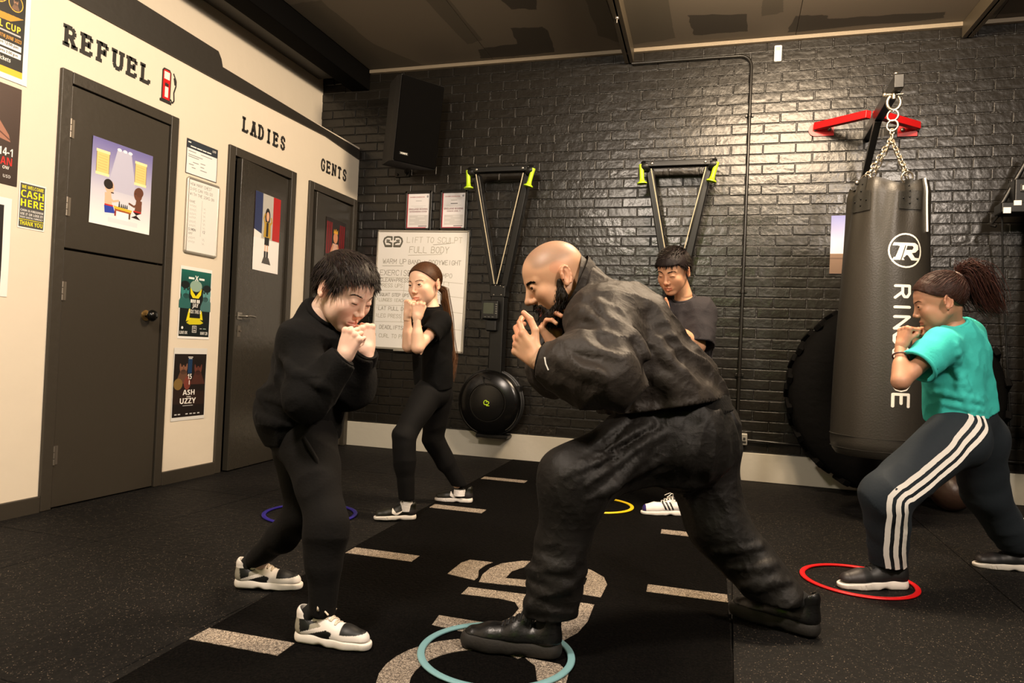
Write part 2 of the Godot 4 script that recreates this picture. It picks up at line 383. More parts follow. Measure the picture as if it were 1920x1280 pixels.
# ---------------------------------------------------------------- doors
func build_doors() -> void:
	for k in 3:
		var d: Array = DOORS[k]
		var z0: float = d[0]
		var z1: float = d[1]
		var top: float = d[2]
		var t := Node3D.new()
		t.name = "door_%d" % (k + 1)
		add_child(t)
		t.position = Vector3(LEFT, 0, (z0 + z1) * 0.5)
		tag(t, ["dark grey stable door in two leaves with a black knob, under the word REFUEL", "dark grey door standing ajar with a lever handle, under the word LADIES", "dark grey door standing ajar in the corner, under the word GENTS"][k], "door", "", "structure")
		var fw := 0.058
		var mb := MB.new()   # frame: two jambs and a head, proud of the wall
		for z in [z0 - fw * 0.5, z1 + fw * 0.5]: mb.box(Vector3(LEFT - 0.05, top * 0.5, z), Vector3(0.135, top, fw), 0.004)
		mb.box(Vector3(LEFT - 0.05, top - fw * 0.5, (z0 + z1) * 0.5), Vector3(0.135, fw, z0 - z1 - fw * 2.0), 0.004)
		for z in [z0 - fw - 0.006, z1 + fw + 0.006]: mb.box(Vector3(LEFT - 0.06, (top - fw) * 0.5, z), Vector3(0.06, top - fw, 0.014), 0.002)
		part(t, "door_frame", mb, M.frame_paint)
		var a := z0 - fw - 0.004
		var b := z1 + fw + 0.004
		if k == 0:
			for leaf in [[0.006, 1.243], [1.252, top - fw - 0.004]]:
				mb = MB.new()
				mb.box(Vector3(LEFT - 0.012, (leaf[0] + leaf[1]) * 0.5, (a + b) * 0.5), Vector3(0.04, leaf[1] - leaf[0], a - b), 0.004)
				part(t, "door_leaf", mb, M.door_paint)
			for y in [1.827, 1.451, 1.045, 0.257]:
				mb = MB.new()
				for s in 3: mb.tube([Vector3(LEFT + 0.012, y - 0.045 + s * 0.031, a + 0.002), Vector3(LEFT + 0.012, y - 0.017 + s * 0.031, a + 0.002)], 0.0075, 10)
				mb.box(Vector3(LEFT + 0.0095, y, a - 0.012), Vector3(0.003, 0.09, 0.02), 0.001)
				part(t, "hinge", mb, M.worn_steel)
			mb = MB.new()
			mb.xf = Transform3D(Basis(Vector3(0, 0, -1), Vector3(1, 0, 0), Vector3(0, -1, 0)), Vector3(LEFT + 0.008, 0.958, -3.154))
			mb.lathe([Vector2(0.012, 0.0), Vector2(0.011, 0.02), Vector2(0.016, 0.026), Vector2(0.028, 0.034), Vector2(0.032, 0.046), Vector2(0.029, 0.058), Vector2(0.018, 0.066), Vector2(0, 0.068)], 28)
			var knob := part(t, "knob", mb, M.gloss_black)
			mb = MB.new()
			mb.xf = Transform3D(Basis(Vector3(0, 0, -1), Vector3(1, 0, 0), Vector3(0, -1, 0)), Vector3(LEFT + 0.008, 0.958, -3.154))
			mb.lathe([Vector2(0.03, 0.0), Vector2(0.029, 0.004), Vector2(0.02, 0.006), Vector2(0.0, 0.006)], 28)
			part(knob, "knob_rose", mb, M.brass)
			mb = MB.new()
			mb.box(Vector3(LEFT + 0.011, 0.965, -3.207), Vector3(0.005, 0.05, 0.018), 0.002)
			part(t, "lock_plate", mb, M.worn_steel)
		else:
			var turn := deg_to_rad(4.5 if k == 1 else 3.0)
			var w := a - b
			var xf := Transform3D(Basis(Vector3.UP, turn), Vector3(LEFT - 0.008, 0, b))   # hung on its far edge, opening into the room
			mb = MB.new()
			mb.xf = xf
			mb.box(Vector3(-0.018, (top - fw) * 0.5, w * 0.5 - 0.012), Vector3(0.042, top - fw - 0.012, w - 0.034), 0.004)
			var leaf := part(t, "door_leaf", mb, M.door_gloss)
			if k == 1:
				mb = MB.new()
				mb.xf = xf
				mb.box(Vector3(0.006, 1.0, w - 0.075), Vector3(0.006, 0.05, 0.05), 0.003)
				mb.tube([Vector3(0.0, 1.0, w - 0.075), Vector3(0.05, 1.0, w - 0.075), Vector3(0.056, 1.0, w - 0.085), Vector3(0.056, 1.004, w - 0.12), Vector3(0.05, 1.0, w - 0.185)], [0.011, 0.009, 0.009, 0.0075, 0.006], 10)
				mb.tube([Vector3(-0.04, 1.0, w - 0.075), Vector3(-0.09, 1.0, w - 0.075), Vector3(-0.096, 1.0, w - 0.03), Vector3(-0.09, 1.0, w + 0.02)], [0.01, 0.009, 0.008, 0.007], 10)
				part(leaf, "lever_handle", mb, M.steel)
				mb = MB.new()
				mb.xf = xf
				mb.box(Vector3(0.005, 0.9, w - 0.075), Vector3(0.005, 0.075, 0.03), 0.002)
				mb.tube([Vector3(0.006, 0.905, w - 0.075), Vector3(0.02, 0.905, w - 0.075)], 0.006, 8)
				part(leaf, "thumb_turn", mb, M.worn_steel)
				mb = MB.new()
				mb.box(Vector3(LEFT - 0.02, top - fw - 0.014, a - 0.03), Vector3(0.03, 0.02, 0.05), 0.002)
				part(t, "door_catch", mb, M.black_metal)

# ---------------------------------------------------------------- slab-serif lettering on the cream wall
func build_lettering() -> void:
	for wd in [["REFUEL", -2.585, -3.118, 2.207, 2.312, 0.021], ["LADIES", -3.885, -4.352, 2.195, 2.297, 0.0195], ["GENTS", -4.812, -5.2, 2.18, 2.28, 0.0175]]:
		var s: String = wd[0]
		var step: float = (wd[1] - wd[2]) / (s.length() - 0.22)
		var high: float = wd[4] - wd[3]
		var t := thing("wall_lettering", "dark slab serif capitals reading %s over the %s door" % [s, {"REFUEL": "nearest", "LADIES": "middle", "GENTS": "corner"}[s]], "lettering", Vector3(LEFT, wd[3], wd[1]))
		for k in s.length():
			var mb := MB.new()
			mb.xf = on_left(wd[1] - k * step, wd[3], 0.0)
			slab_letter(mb, s[k], step * 0.72, high, wd[5])
			part(t, "letter_" + s[k].to_lower(), mb, M.lettering)
	# a petrol pump beside REFUEL
	var t := thing("pump_emblem", "red and white petrol pump cut-out with a black outline beside the word REFUEL", "wall emblem", Vector3(LEFT, 2.156, -3.235))
	var mb := MB.new()
	mb.xf = on_left(-3.185, 2.156, 0.0)
	mb.prism(PackedVector2Array([Vector2(0.008, 0.016), Vector2(0.008, 0.176), Vector2(0.02, 0.19), Vector2(0.062, 0.19), Vector2(0.074, 0.176), Vector2(0.074, 0.016), Vector2(0.083, 0.012), Vector2(0.083, -0.002), Vector2(-0.002, -0.002), Vector2(-0.002, 0.012)]), 0.0, 0.002)
	part(t, "pump_outline", mb, M.lettering)
	mb = MB.new()
	mb.xf = on_left(-3.185, 2.156, 0.0)
	mb.prism(PackedVector2Array([Vector2(0.015, 0.018), Vector2(0.015, 0.172), Vector2(0.024, 0.182), Vector2(0.058, 0.182), Vector2(0.067, 0.172), Vector2(0.067, 0.018)]), 0.0, 0.003)
	part(t, "pump_body", mb, M.red_paint)
	mb = MB.new()
	mb.xf = on_left(-3.185, 2.156, 0.0)
	mb.prism(PackedVector2Array([Vector2(0.021, 0.13), Vector2(0.021, 0.172), Vector2(0.061, 0.172), Vector2(0.061, 0.13)]), 0.0, 0.004)
	part(t, "pump_display", mb, M.white_paint)
	mb = MB.new()
	mb.xf = on_left(-3.185, 2.156, 0.0)
	mb.prism(PackedVector2Array([Vector2(0.03, 0.03), Vector2(0.03, 0.088), Vector2(0.054, 0.088), Vector2(0.054, 0.03)]), 0.0, 0.004)
	part(t, "pump_panel", mb, M.white_paint)
	mb = MB.new()
	mb.xf = on_left(-3.185, 2.156, 0.0)
	mb.prism(PackedVector2Array([Vector2(0.029, 0.092), Vector2(0.029, 0.11), Vector2(0.036, 0.106), Vector2(0.041, 0.114), Vector2(0.047, 0.106), Vector2(0.055, 0.11), Vector2(0.055, 0.092)]), 0.0, 0.004)
	part(t, "pump_crown", mb, M.lettering)
	mb = MB.new()
	mb.xf = on_left(-3.185, 2.156, 0.0)
	mb.stroke([Vector2(0.076, 0.03), Vector2(0.09, 0.012), Vector2(0.103, 0.03), Vector2(0.099, 0.075), Vector2(0.112, 0.115), Vector2(0.112, 0.145), Vector2(0.09, 0.182)], 0.008, 0.0, 0.002)
	part(t, "pump_hose", mb, M.lettering)
	mb = MB.new()
	mb.xf = on_left(-3.185, 2.156, 0.0)
	mb.stroke([Vector2(0.099, 0.158), Vector2(0.108, 0.12)], 0.014, 0.0, 0.0025)
	part(t, "pump_nozzle", mb, M.lettering)

func slab_letter(mb: MB, ch: String, w: float, h: float, pen: float) -> void:   # pen strokes with short slab feet
	var m := pen * 0.5
	for st in Glyphs.strokes(ch):
		var pts := []
		for q in st: pts.append(Vector2(m + q.x * (w - pen), m + q.y * (h - pen)))
		mb.stroke(pts, pen, 0.0, 0.002)
	var feet: Dictionary = {"R": [[0, 0], [0, 1], [1, 0]], "E": [[0, 0], [0, 1]], "F": [[0, 0], [0, 1]], "U": [[0, 1], [1, 1]], "L": [[0, 0], [0, 1]], "A": [[0, 0], [1, 0], [0.5, 1]], "D": [[0, 0], [0, 1]], "I": [[0.5, 0], [0.5, 1]], "N": [[0, 0], [0, 1], [1, 1]], "T": [[0.5, 0]]}
	for f in feet.get(ch, []):
		var x: float = m + f[0] * (w - pen)
		var y: float = m + f[1] * (h - pen)
		mb.stroke([Vector2(x - pen * 0.85, y), Vector2(x + pen * 0.85, y)], pen * 0.9, 0.0, 0.002)
	var ticks: Dictionary = {"E": [[1, 1, -1], [1, 0, 1], [0.75, 0.52, 0]], "F": [[1, 1, -1], [0.75, 0.52, 0]], "L": [[1, 0, 1]], "T": [[0, 1, -1], [1, 1, -1]], "G": [[1, 0.88, -1], [0.85, 0.42, 0]], "S": [[0.95, 0.88, -1], [0.03, 0.12, 1]]}
	for f in ticks.get(ch, []):
		var a := Vector2(m + f[0] * (w - pen), m + f[1] * (h - pen))
		var up := Vector2(0, pen * 0.9 * (f[2] if f[2] != 0 else 1))
		mb.stroke([a - (up * 0.7 if f[2] == 0 else Vector2.ZERO), a + up], pen * 0.85, 0.0, 0.002)

# ---------------------------------------------------------------- posters and boards
func sheet(xf: Transform3D, w: float, h: float, wave := 0.002, seed_ := 1.0) -> MB:   # a sheet of paper pinned flat, its edges lifting a little
	var mb := MB.new()
	mb.xf = xf
	var g := 8
	for side in 2:
		var base := mb.v.size()
		for y in g + 1:
			for x in g + 1:
				var fx := float(x) / g
				var fy := float(y) / g
				var z := wave * (1.0 + sin(fx * 5.0 + seed_ * 3.0) * 0.5 + sin(fy * 7.0 + seed_) * 0.5) + (0.0006 if side == 0 else 0.0)
				mb.vert(Vector3((fx - 0.5) * w, (fy - 0.5) * h, z), Vector3(0, 0, 1 if side == 0 else -1), Vector2(fx, 1.0 - fy))
		for y in g:
			for x in g:
				var q := base + y * (g + 1) + x
				mb.tri(q, q + 1, q + g + 2)
				mb.tri(q, q + g + 2, q + g + 1)
	return mb

func poster(called: String, label: String, category: String, xf: Transform3D, w: float, h: float, pr: Print, rough := 0.45, group := "") -> Node3D:
	var o := part(self, called, sheet(xf, w, h, 0.0015, float(label.length() % 7)), pr.skin(rough))
	tag(o, label, category, group)
	return o

func face(pr: Print, c: Vector2, r: float, skin: Color, hair: Color, look := 0.0) -> void:   # an anonymous printed head
	pr.poly([c + Vector2(-r * 0.5, r * 0.5), c + Vector2(r * 0.5, r * 0.5), c + Vector2(r * 1.5, r * 2.4), c + Vector2(-r * 1.5, r * 2.4)], skin.darkened(0.25))
	pr.oval(c, Vector2(r * 0.78, r * 1.1), skin)
	pr.oval(c + Vector2(0, -r * 0.72), Vector2(r * 0.8, r * 0.5), hair)
	pr.oval(c + Vector2(look * r, r * 0.75), Vector2(r * 0.55, r * 0.36), hair.lerp(skin, 0.5))
	for s in [-1, 1]:
		pr.oval(c + Vector2(s * r * 0.32 + look * r, -r * 0.08), Vector2(r * 0.18, r * 0.09), hair.darkened(0.4))
		pr.line([c + Vector2(s * r * 0.12 + look * r, -r * 0.22), c + Vector2(s * r * 0.52 + look * r, -r * 0.26)], r * 0.1, hair.darkened(0.5))
	pr.poly([c + Vector2(look * r, -r * 0.05), c + Vector2(r * 0.16 + look * r, r * 0.35), c + Vector2(-r * 0.16 + look * r, r * 0.35)], skin.darkened(0.2))
	pr.line([c + Vector2(-r * 0.25 + look * r, r * 0.6), c + Vector2(r * 0.25 + look * r, r * 0.6)], r * 0.1, skin.darkened(0.55))

func build_posters() -> void:
	var ink := Color(0.1, 0.1, 0.1)
	var white := Color(0.93, 0.92, 0.9)
	# stable door: two cartoon fighters at a chess table
	var pr := Print.new(384, 440, white)
	pr.fade(0, 260, Color(0.44, 0.42, 0.66), Color(0.8, 0.8, 0.86))
	pr.fade(260, 440, Color(0.8, 0.8, 0.86), Color(0.97, 0.96, 0.95))
	pr.poly([Vector2(150, 30), Vector2(240, 30), Vector2(285, 250), Vector2(95, 250)], Color(0.74, 0.74, 0.83))
	for x in [162, 198, 232]: pr.oval(Vector2(x, 28), Vector2(14, 8), Color(0.95, 0.95, 0.98))
	for q in [[28, 62, 74, 118], [270, 62, 74, 118]]:   # two scrolls
		pr.rect(q[0] - 2, q[1] - 2, q[2] + 4, q[3] + 4, Color(0.3, 0.2, 0.12))
		pr.rect(q[0], q[1], q[2], q[3], Color(0.93, 0.79, 0.5))
		pr.rect(q[0] - 4, q[1] - 6, q[2] + 8, 14, Color(0.97, 0.89, 0.68))
		pr.rect(q[0] - 4, q[1] + q[3] - 8, q[2] + 8, 14, Color(0.97, 0.89, 0.68))
		for k in 6: pr.line([Vector2(q[0] + 8, q[1] + 22 + k * 14), Vector2(q[0] + q[2] - 10, q[1] + 24 + k * 14)], 2, Color(0.8, 0.64, 0.36))
	for q in [[1.0, 112.0, Color(0.93, 0.72, 0.6), Color(0.12, 0.09, 0.08), Color(0.15, 0.25, 0.66)], [-1.0, 296.0, Color(0.42, 0.25, 0.18), Color(0.38, 0.22, 0.16), Color(0.14, 0.06, 0.07)]]:
		var s: float = q[0]
		var x: float = q[1]
		pr.poly([Vector2(x - s * 28, 268), Vector2(x + s * 10, 262), Vector2(x + s * 20, 330), Vector2(x - s * 26, 336)], q[2])
		pr.line([Vector2(x - s * 6, 284), Vector2(x + s * 24, 306), Vector2(x + s * 56, 296)], 11, q[2])
		pr.oval(Vector2(x, 236), Vector2(28, 36), q[2])
		pr.oval(Vector2(x - s * 8, 222), Vector2(28, 26), q[3])
		if s > 0.0: pr.line([Vector2(x + 12, 262), Vector2(x + 24, 262)], 6, q[3])
		pr.oval(Vector2(x + s * 17, 234), Vector2(3, 4), ink)
		pr.rect(x - 27, 326, 52, 10, Color(0.75, 0.16, 0.16))
		pr.poly([Vector2(x - 29, 334), Vector2(x + 27, 334), Vector2(x + s * 40, 366), Vector2(x - s * 24, 372)], q[4])
	pr.poly([Vector2(140, 326), Vector2(262, 330), Vector2(254, 344), Vector2(146, 340)], Color(0.88, 0.72, 0.2))
	pr.poly([Vector2(146, 340), Vector2(256, 344), Vector2(252, 352), Vector2(150, 350)], Color(0.62, 0.32, 0.16))
	pr.rect(148, 350, 10, 28, Color(0.55, 0.15, 0.12))
	pr.rect(240, 352, 10, 28, Color(0.3, 0.2, 0.12))
	pr.rect(164, 352, 72, 52, Color(0.97, 0.97, 0.97))
	for x in [176, 190, 202, 214, 226]: pr.poly([Vector2(x - 5, 328), Vector2(x + 5, 328), Vector2(x + 2, 296 + (x % 4) * 6), Vector2(x - 2, 296 + (x % 4) * 6)], ink if x % 3 else white)
	pr.rect(110, 392, 190, 24, Color(0.88, 0.88, 0.9))
	poster("door_poster", "cartoon poster of two fighters playing chess, stuck on the REFUEL stable door", "poster", on_left(-2.953, 1.614, 0.01), 0.385, 0.432, pr)
	# LADIES door: a figure before a tricolour
	pr = Print.new(224, 384, white)
	pr.fade(0, 384, Color(0.6, 0.59, 0.57), Color(0.95, 0.94, 0.93))
	pr.rect(0, 0, 66, 200, Color(0.16, 0.2, 0.36))
	pr.rect(158, 0, 66, 220, Color(0.7, 0.12, 0.11))
	pr.rect(66, 0, 92, 220, Color(0.72, 0.71, 0.69))
	pr.poly([Vector2(0, 186), Vector2(62, 200), Vector2(62, 236), Vector2(0, 226)], white)
	pr.rect(0, 224, 224, 160, Color(0.95, 0.94, 0.93))
	pr.oval(Vector2(112, 108), Vector2(22, 42), Color(0.1, 0.08, 0.07))
	pr.oval(Vector2(113, 108), Vector2(13, 24), Color(0.88, 0.68, 0.55))
	pr.poly([Vector2(86, 136), Vector2(140, 136), Vector2(146, 214), Vector2(82, 214)], Color(0.72, 0.58, 0.2))
	pr.line([Vector2(90, 146), Vector2(80, 122), Vector2(90, 98)], 10, Color(0.72, 0.58, 0.2))
	pr.line([Vector2(136, 146), Vector2(150, 130), Vector2(144, 112)], 10, Color(0.72, 0.58, 0.2))
	pr.rect(104, 138, 18, 70, Color(0.12, 0.1, 0.1))
	pr.rect(94, 212, 40, 40, Color(0.1, 0.09, 0.09))
	for x in [102, 122]:
		pr.rect(x - 5, 250, 10, 40, Color(0.88, 0.7, 0.58))
		pr.rect(x - 8, 282, 16, 32, Color(0.12, 0.1, 0.1))
	pr.poly([Vector2(92, 312), Vector2(136, 312), Vector2(156, 346), Vector2(76, 344)], Color(0.3, 0.28, 0.27))
	poster("door_poster", "tall white poster of a figure before a tricolour flag, on the LADIES door", "poster", Transform3D(Basis(Vector3.UP, deg_to_rad(4.5)) * Basis(Vector3(0, 0, -1), Vector3.UP, Vector3(1, 0, 0)), Vector3(LEFT + 0.0165, 1.58, -4.165)), 0.312, 0.525, pr)
	# GENTS door: a figure between red curtains
	pr = Print.new(224, 320, Color(0.14, 0.12, 0.11))
	for x in [8, 30, 52, 150, 172, 194]: pr.rect(x, 20, 16, 170, Color(0.45, 0.06, 0.08))
	pr.oval(Vector2(110, 96), Vector2(24, 30), Color(0.8, 0.55, 0.4))
	pr.poly([Vector2(86, 74), Vector2(90, 50), Vector2(100, 64), Vector2(110, 46), Vector2(120, 64), Vector2(130, 50), Vector2(134, 74)], Color(0.86, 0.64, 0.2))
	pr.poly([Vector2(80, 128), Vector2(140, 128), Vector2(152, 240), Vector2(70, 240)], Color(0.82, 0.66, 0.6))
	pr.line([Vector2(84, 140), Vector2(66, 176), Vector2(92, 190)], 16, Color(0.78, 0.55, 0.42))
	pr.line([Vector2(136, 140), Vector2(156, 176), Vector2(130, 190)], 16, Color(0.78, 0.55, 0.42))
	pr.rect(76, 240, 70, 60, Color(0.35, 0.2, 0.3))
	poster("door_poster", "dark poster of a crowned figure between red curtains, on the GENTS door", "poster", Transform3D(Basis(Vector3.UP, deg_to_rad(3.0)) * Basis(Vector3(0, 0, -1), Vector3.UP, Vector3(1, 0, 0)), Vector3(LEFT + 0.0095, 1.6, -5.06)), 0.33, 0.48, pr, 0.4)
	# notice above the small whiteboard
	pr = Print.new(330, 256, Color(0.92, 0.92, 0.92))
	pr.rect(0, 0, 330, 256, Color(0.2, 0.2, 0.22))
	pr.rect(5, 5, 320, 246, Color(0.92, 0.92, 0.92))
	pr.rect(5, 5, 320, 62, Color(0.17, 0.2, 0.24))
	for q in [[40, 44, 62], [108, 44, 54], [168, 44, 40], [214, 44, 46], [14, 18, 30]]: pr.rect(q[0], q[1], q[2], 9, white)
	pr.text("LSO", Vector2(292, 24), 16, white, 36)
	for q in [[20, 84, 80], [150, 84, 120], [20, 110, 150], [20, 124, 110], [70, 160, 60], [30, 180, 50], [150, 150, 50], [150, 176, 40], [60, 200, 40], [150, 200, 70]]: pr.rect(q[0], q[1], q[2], 5, Color(0.5, 0.5, 0.5))
	poster("notice", "white printed notice with a dark heading, above the small whiteboard", "notice", on_left(-3.532, 1.909, 0.001), 0.262, 0.204, pr)
	# fight bill, teal and yellow
	pr = Print.new(264, 424, white)
	pr.rect(8, 20, 250, 390, Color(0.02, 0.07, 0.07))
	pr.fade(20, 120, Color(0.05, 0.38, 0.33), Color(0.04, 0.25, 0.24))
	pr.rect(0, 20, 8, 100, white)
	pr.rect(258, 20, 6, 100, white)
	pr.oval(Vector2(132, 110), Vector2(50, 34), Color(0.55, 0.66, 0.6))
	pr.poly([Vector2(84, 120), Vector2(132, 170), Vector2(182, 120), Vector2(176, 160), Vector2(150, 190), Vector2(186, 250), Vector2(200, 310), Vector2(132, 300), Vector2(60, 322), Vector2(80, 250), Vector2(114, 190), Vector2(90, 160)], Color(0.88, 0.83, 0.08))
	pr.poly([Vector2(64, 330), Vector2(130, 280), Vector2(206, 326), Vector2(180, 336), Vector2(90, 340)], Color(0.8, 0.76, 0.1))
	face(pr, Vector2(44, 140), 44, Color(0.2, 0.5, 0.48), Color(0.02, 0.07, 0.07), 0.2)
	face(pr, Vector2(226, 150), 44, Color(0.36, 0.58, 0.58), Color(0.03, 0.08, 0.08), -0.2)
	pr.poly([Vector2(94, 182), Vector2(172, 182), Vector2(176, 300), Vector2(88, 300)], Color(0.03, 0.05, 0.05))
	pr.rect(68, 60, 46, 12, white)
	pr.text("X", Vector2(134, 64), 30, white, 30)
	pr.rect(154, 60, 46, 12, white)
	for x in [92, 106, 122, 142, 156]: pr.rect(x, 190, 11, 20, white)
	pr.text("JAY", Vector2(132, 232), 24, white, 52)
	pr.text("FOX THE G", Vector2(132, 262), 22, white, 98)
	pr.rect(114, 346, 36, 40, white)
	pr.rect(117, 349, 30, 34, Color(0.03, 0.05, 0.05))
	pr.text("DA", Vector2(132, 358), 10, white, 20)
	pr.text("ZN", Vector2(132, 374), 10, white, 20)
	pr.text("LIVE UK", Vector2(46, 388), 18, white, 62)
	pr.text("MAY 20", Vector2(216, 388), 18, white, 62)
	pr.oval(Vector2(34, 360), Vector2(8, 8), white)
	pr.rect(176, 358, 20, 6, Color(0.6, 0.6, 0.6))
	pr.rect(206, 358, 26, 6, Color(0.5, 0.6, 0.55))
	poster("fight_poster", "teal and yellow fight poster with two facing heads, on the cream pier between doors", "poster", on_left(-3.534, 1.053, 0.001), 0.264, 0.427, pr)
	# fight bill, dark, ASH and UZZY
	pr = Print.new(276, 428, Color(0.85, 0.84, 0.82))
	pr.rect(6, 36, 266, 372, Color(0.1, 0.07, 0.06))
	pr.poly([Vector2(6, 240), Vector2(272, 260), Vector2(272, 340), Vector2(6, 330)], Color(0.16, 0.1, 0.08))
	pr.rect(120, 60, 34, 90, Color(0.08, 0.2, 0.34))
	face(pr, Vector2(84, 110), 42, Color(0.5, 0.34, 0.26), Color(0.1, 0.07, 0.06))
	face(pr, Vector2(206, 116), 42, Color(0.38, 0.2, 0.16), Color(0.08, 0.05, 0.05))
	pr.oval(Vector2(46, 214), Vector2(36, 34), Color(0.48, 0.38, 0.2))
	pr.oval(Vector2(120, 208), Vector2(28, 40), Color(0.46, 0.22, 0.18))
	pr.text("15", Vector2(138, 170), 30, white, 34)
	pr.rect(134, 192, 6, 26, white)
	pr.text("ASH", Vector2(136, 264), 30, white, 98)
	pr.rect(120, 288, 34, 4, white)
	pr.text("UZZY", Vector2(132, 314), 32, white, 132)
	pr.rect(90, 340, 84, 4, Color(0.7, 0.7, 0.7))
	for x in [26, 54, 116, 150, 180, 214]: pr.rect(x, 388, 20, 7, Color(0.75, 0.75, 0.75))
	pr.rect(118, 52, 40, 4, white)
	pr.rect(124, 60, 28, 4, white)
	poster("fight_poster", "dark fight poster reading ASH and UZZY, lowest on the cream pier between doors", "poster", on_left(-3.518, 0.571, 0.001), 0.272, 0.428, pr)
	# yellow cash notice
	pr = Print.new(208, 336, white)
	pr.rect(8, 10, 192, 316, Color(0.27, 0.27, 0.27))
	var yel := Color(0.93, 0.89, 0.08)
	pr.text("WE WELCOME", Vector2(104, 34), 24, yel, 170)
	pr.text("CASH", Vector2(104, 84), 52, yel, 178)
	pr.text("HERE", Vector2(104, 150), 52, yel, 178)
	pr.text("CASH IS FREEDOM", Vector2(104, 204), 16, white, 176)
	pr.text("USE IT OR LOSE IT!", Vector2(104, 230), 18, white, 176)
	pr.text("RESIST DIGITAL CURRENCY", Vector2(104, 254), 13, white, 176)
	pr.rect(8, 268, 192, 4, yel)
	pr.text("THANK YOU", Vector2(104, 296), 32, yel, 178)
	poster("cash_notice", "small grey and yellow notice reading WE WELCOME CASH HERE, left of the stable door", "notice", on_left(-2.466, 1.413, 0.001), 0.13, 0.209, pr)
	# posters cut by the left edge of the picture
	pr = Print.new(420, 400, Color(0.05, 0.05, 0.05))
	pr.rect(0, 352, 420, 26, Color(0.9, 0.72, 0.16))
	pr.rect(0, 378, 420, 22, white)
	pr.rect(396, 0, 24, 400, white)
	for q in [[350, 90, 34], [270, 70, 44]]:
		pr.oval(Vector2(q[0], q[1]), Vector2(q[2], q[2]), Color(0.88, 0.7, 0.2))
		pr.oval(Vector2(q[0], q[1]), Vector2(q[2] - 4, q[2] - 4), Color(0.16, 0.14, 0.13))
		face(pr, Vector2(q[0], q[1] - 6), q[2] * 0.4, Color(0.6, 0.44, 0.34), Color(0.12, 0.1, 0.09))
	pr.poly([Vector2(180, 150), Vector2(390, 140), Vector2(330, 170), Vector2(200, 176)], Color(0.75, 0.55, 0.15))
	pr.text("L CUP", Vector2(330, 190), 26, Color(0.96, 0.82, 0.2), 96)
	pr.rect(270, 210, 110, 7, Color(0.7, 0.7, 0.7))
	pr.text("SUNDAY 11TH JUNE 2023", Vector2(300, 238), 14, Color(0.9, 0.62, 0.2), 170)
	pr.rect(210, 252, 176, 22, white)
	pr.rect(210, 282, 176, 22, white)
	pr.text("Doors Open 12:00 pm", Vector2(296, 263), 10, ink, 150)
	pr.text("Boxing Starts 2:00 pm", Vector2(296, 293), 10, ink, 150)
	pr.text("Tickets", Vector2(310, 322), 16, white, 60)
	poster("event_poster", "black and gold event poster reading CUP, topmost at the left edge of the picture", "poster", on_left(-2.2, 2.165, 0.001), 0.42, 0.445, pr)
	pr = Print.new(420, 440, Color(0.2, 0.13, 0.1))
	pr.fade(0, 440, Color(0.26, 0.18, 0.15), Color(0.16, 0.09, 0.06))
	pr.poly([Vector2(0, 120), Vector2(300, 130), Vector2(372, 220), Vector2(380, 250), Vector2(250, 230), Vector2(0, 320)], Color(0.62, 0.42, 0.34))
	pr.line([Vector2(290, 190), Vector2(376, 240)], 6, Color(0.36, 0.2, 0.15))
	pr.oval(Vector2(140, 90), Vector2(60, 76), Color(0.58, 0.4, 0.32))
	pr.text("14-1", Vector2(362, 296), 34, white, 64)
	pr.text("MAN", Vector2(350, 338), 34, Color(0.78, 0.1, 0.08), 86)
	pr.text("OW", Vector2(366, 366), 14, white, 30)
	pr.text("USD", Vector2(372, 404), 14, Color(0.8, 0.8, 0.8), 34)
	poster("event_poster", "brown fight poster with a red name and 14-1, second down at the left edge", "poster", on_left(-2.178, 1.704, 0.001), 0.42, 0.435, pr)
	pr = Print.new(420, 440, white)
	pr.rect(20, 34, 366, 372, Color(0.07, 0.05, 0.07))
	face(pr, Vector2(200, 150), 70, Color(0.4, 0.28, 0.24), Color(0.08, 0.06, 0.06))
	pr.rect(340, 90, 30, 60, Color(0.4, 0.4, 0.42))
	poster("event_poster", "white edged dark poster, lowest of those cut by the left edge", "poster", on_left(-2.16, 1.21, 0.001), 0.42, 0.435, pr)
	# blue sky print behind the punch bag
	pr = Print.new(200, 280, white)
	pr.fade(0, 184, Color(0.45, 0.47, 0.72), Color(0.86, 0.86, 0.9))
	pr.fade(184, 280, Color(0.5, 0.4, 0.33), Color(0.42, 0.33, 0.27))
	pr.rect(0, 204, 200, 6, Color(0.36, 0.27, 0.22))
	poster("sky_poster", "poster of blue sky over brown ground, half hidden behind the punch bag", "poster", on_back(0.785, 1.687, 0.006), 0.29, 0.405, pr)

	# the small whiteboard on the pier
	var t := thing("small_whiteboard", "small whiteboard with a faint list of names, between the two nearer doors", "whiteboard", Vector3(LEFT, 1.35, -3.55))
	pr = Print.new(256, 430, Color(0.9, 0.895, 0.88))
	var grey := Color(0.5, 0.5, 0.49)
	pr.scrawl("HOW MANY CHEST", Vector2(12, 34), 17, grey, 2, 2)
	pr.scrawl("DIPS CAN YOU DO", Vector2(12, 64), 17, grey, 2, 3)
	pr.scrawl("WITH THE 20KG ON", Vector2(12, 94), 17, grey, 2, 4)
	var rr := RandomNumberGenerator.new()
	rr.seed = 77
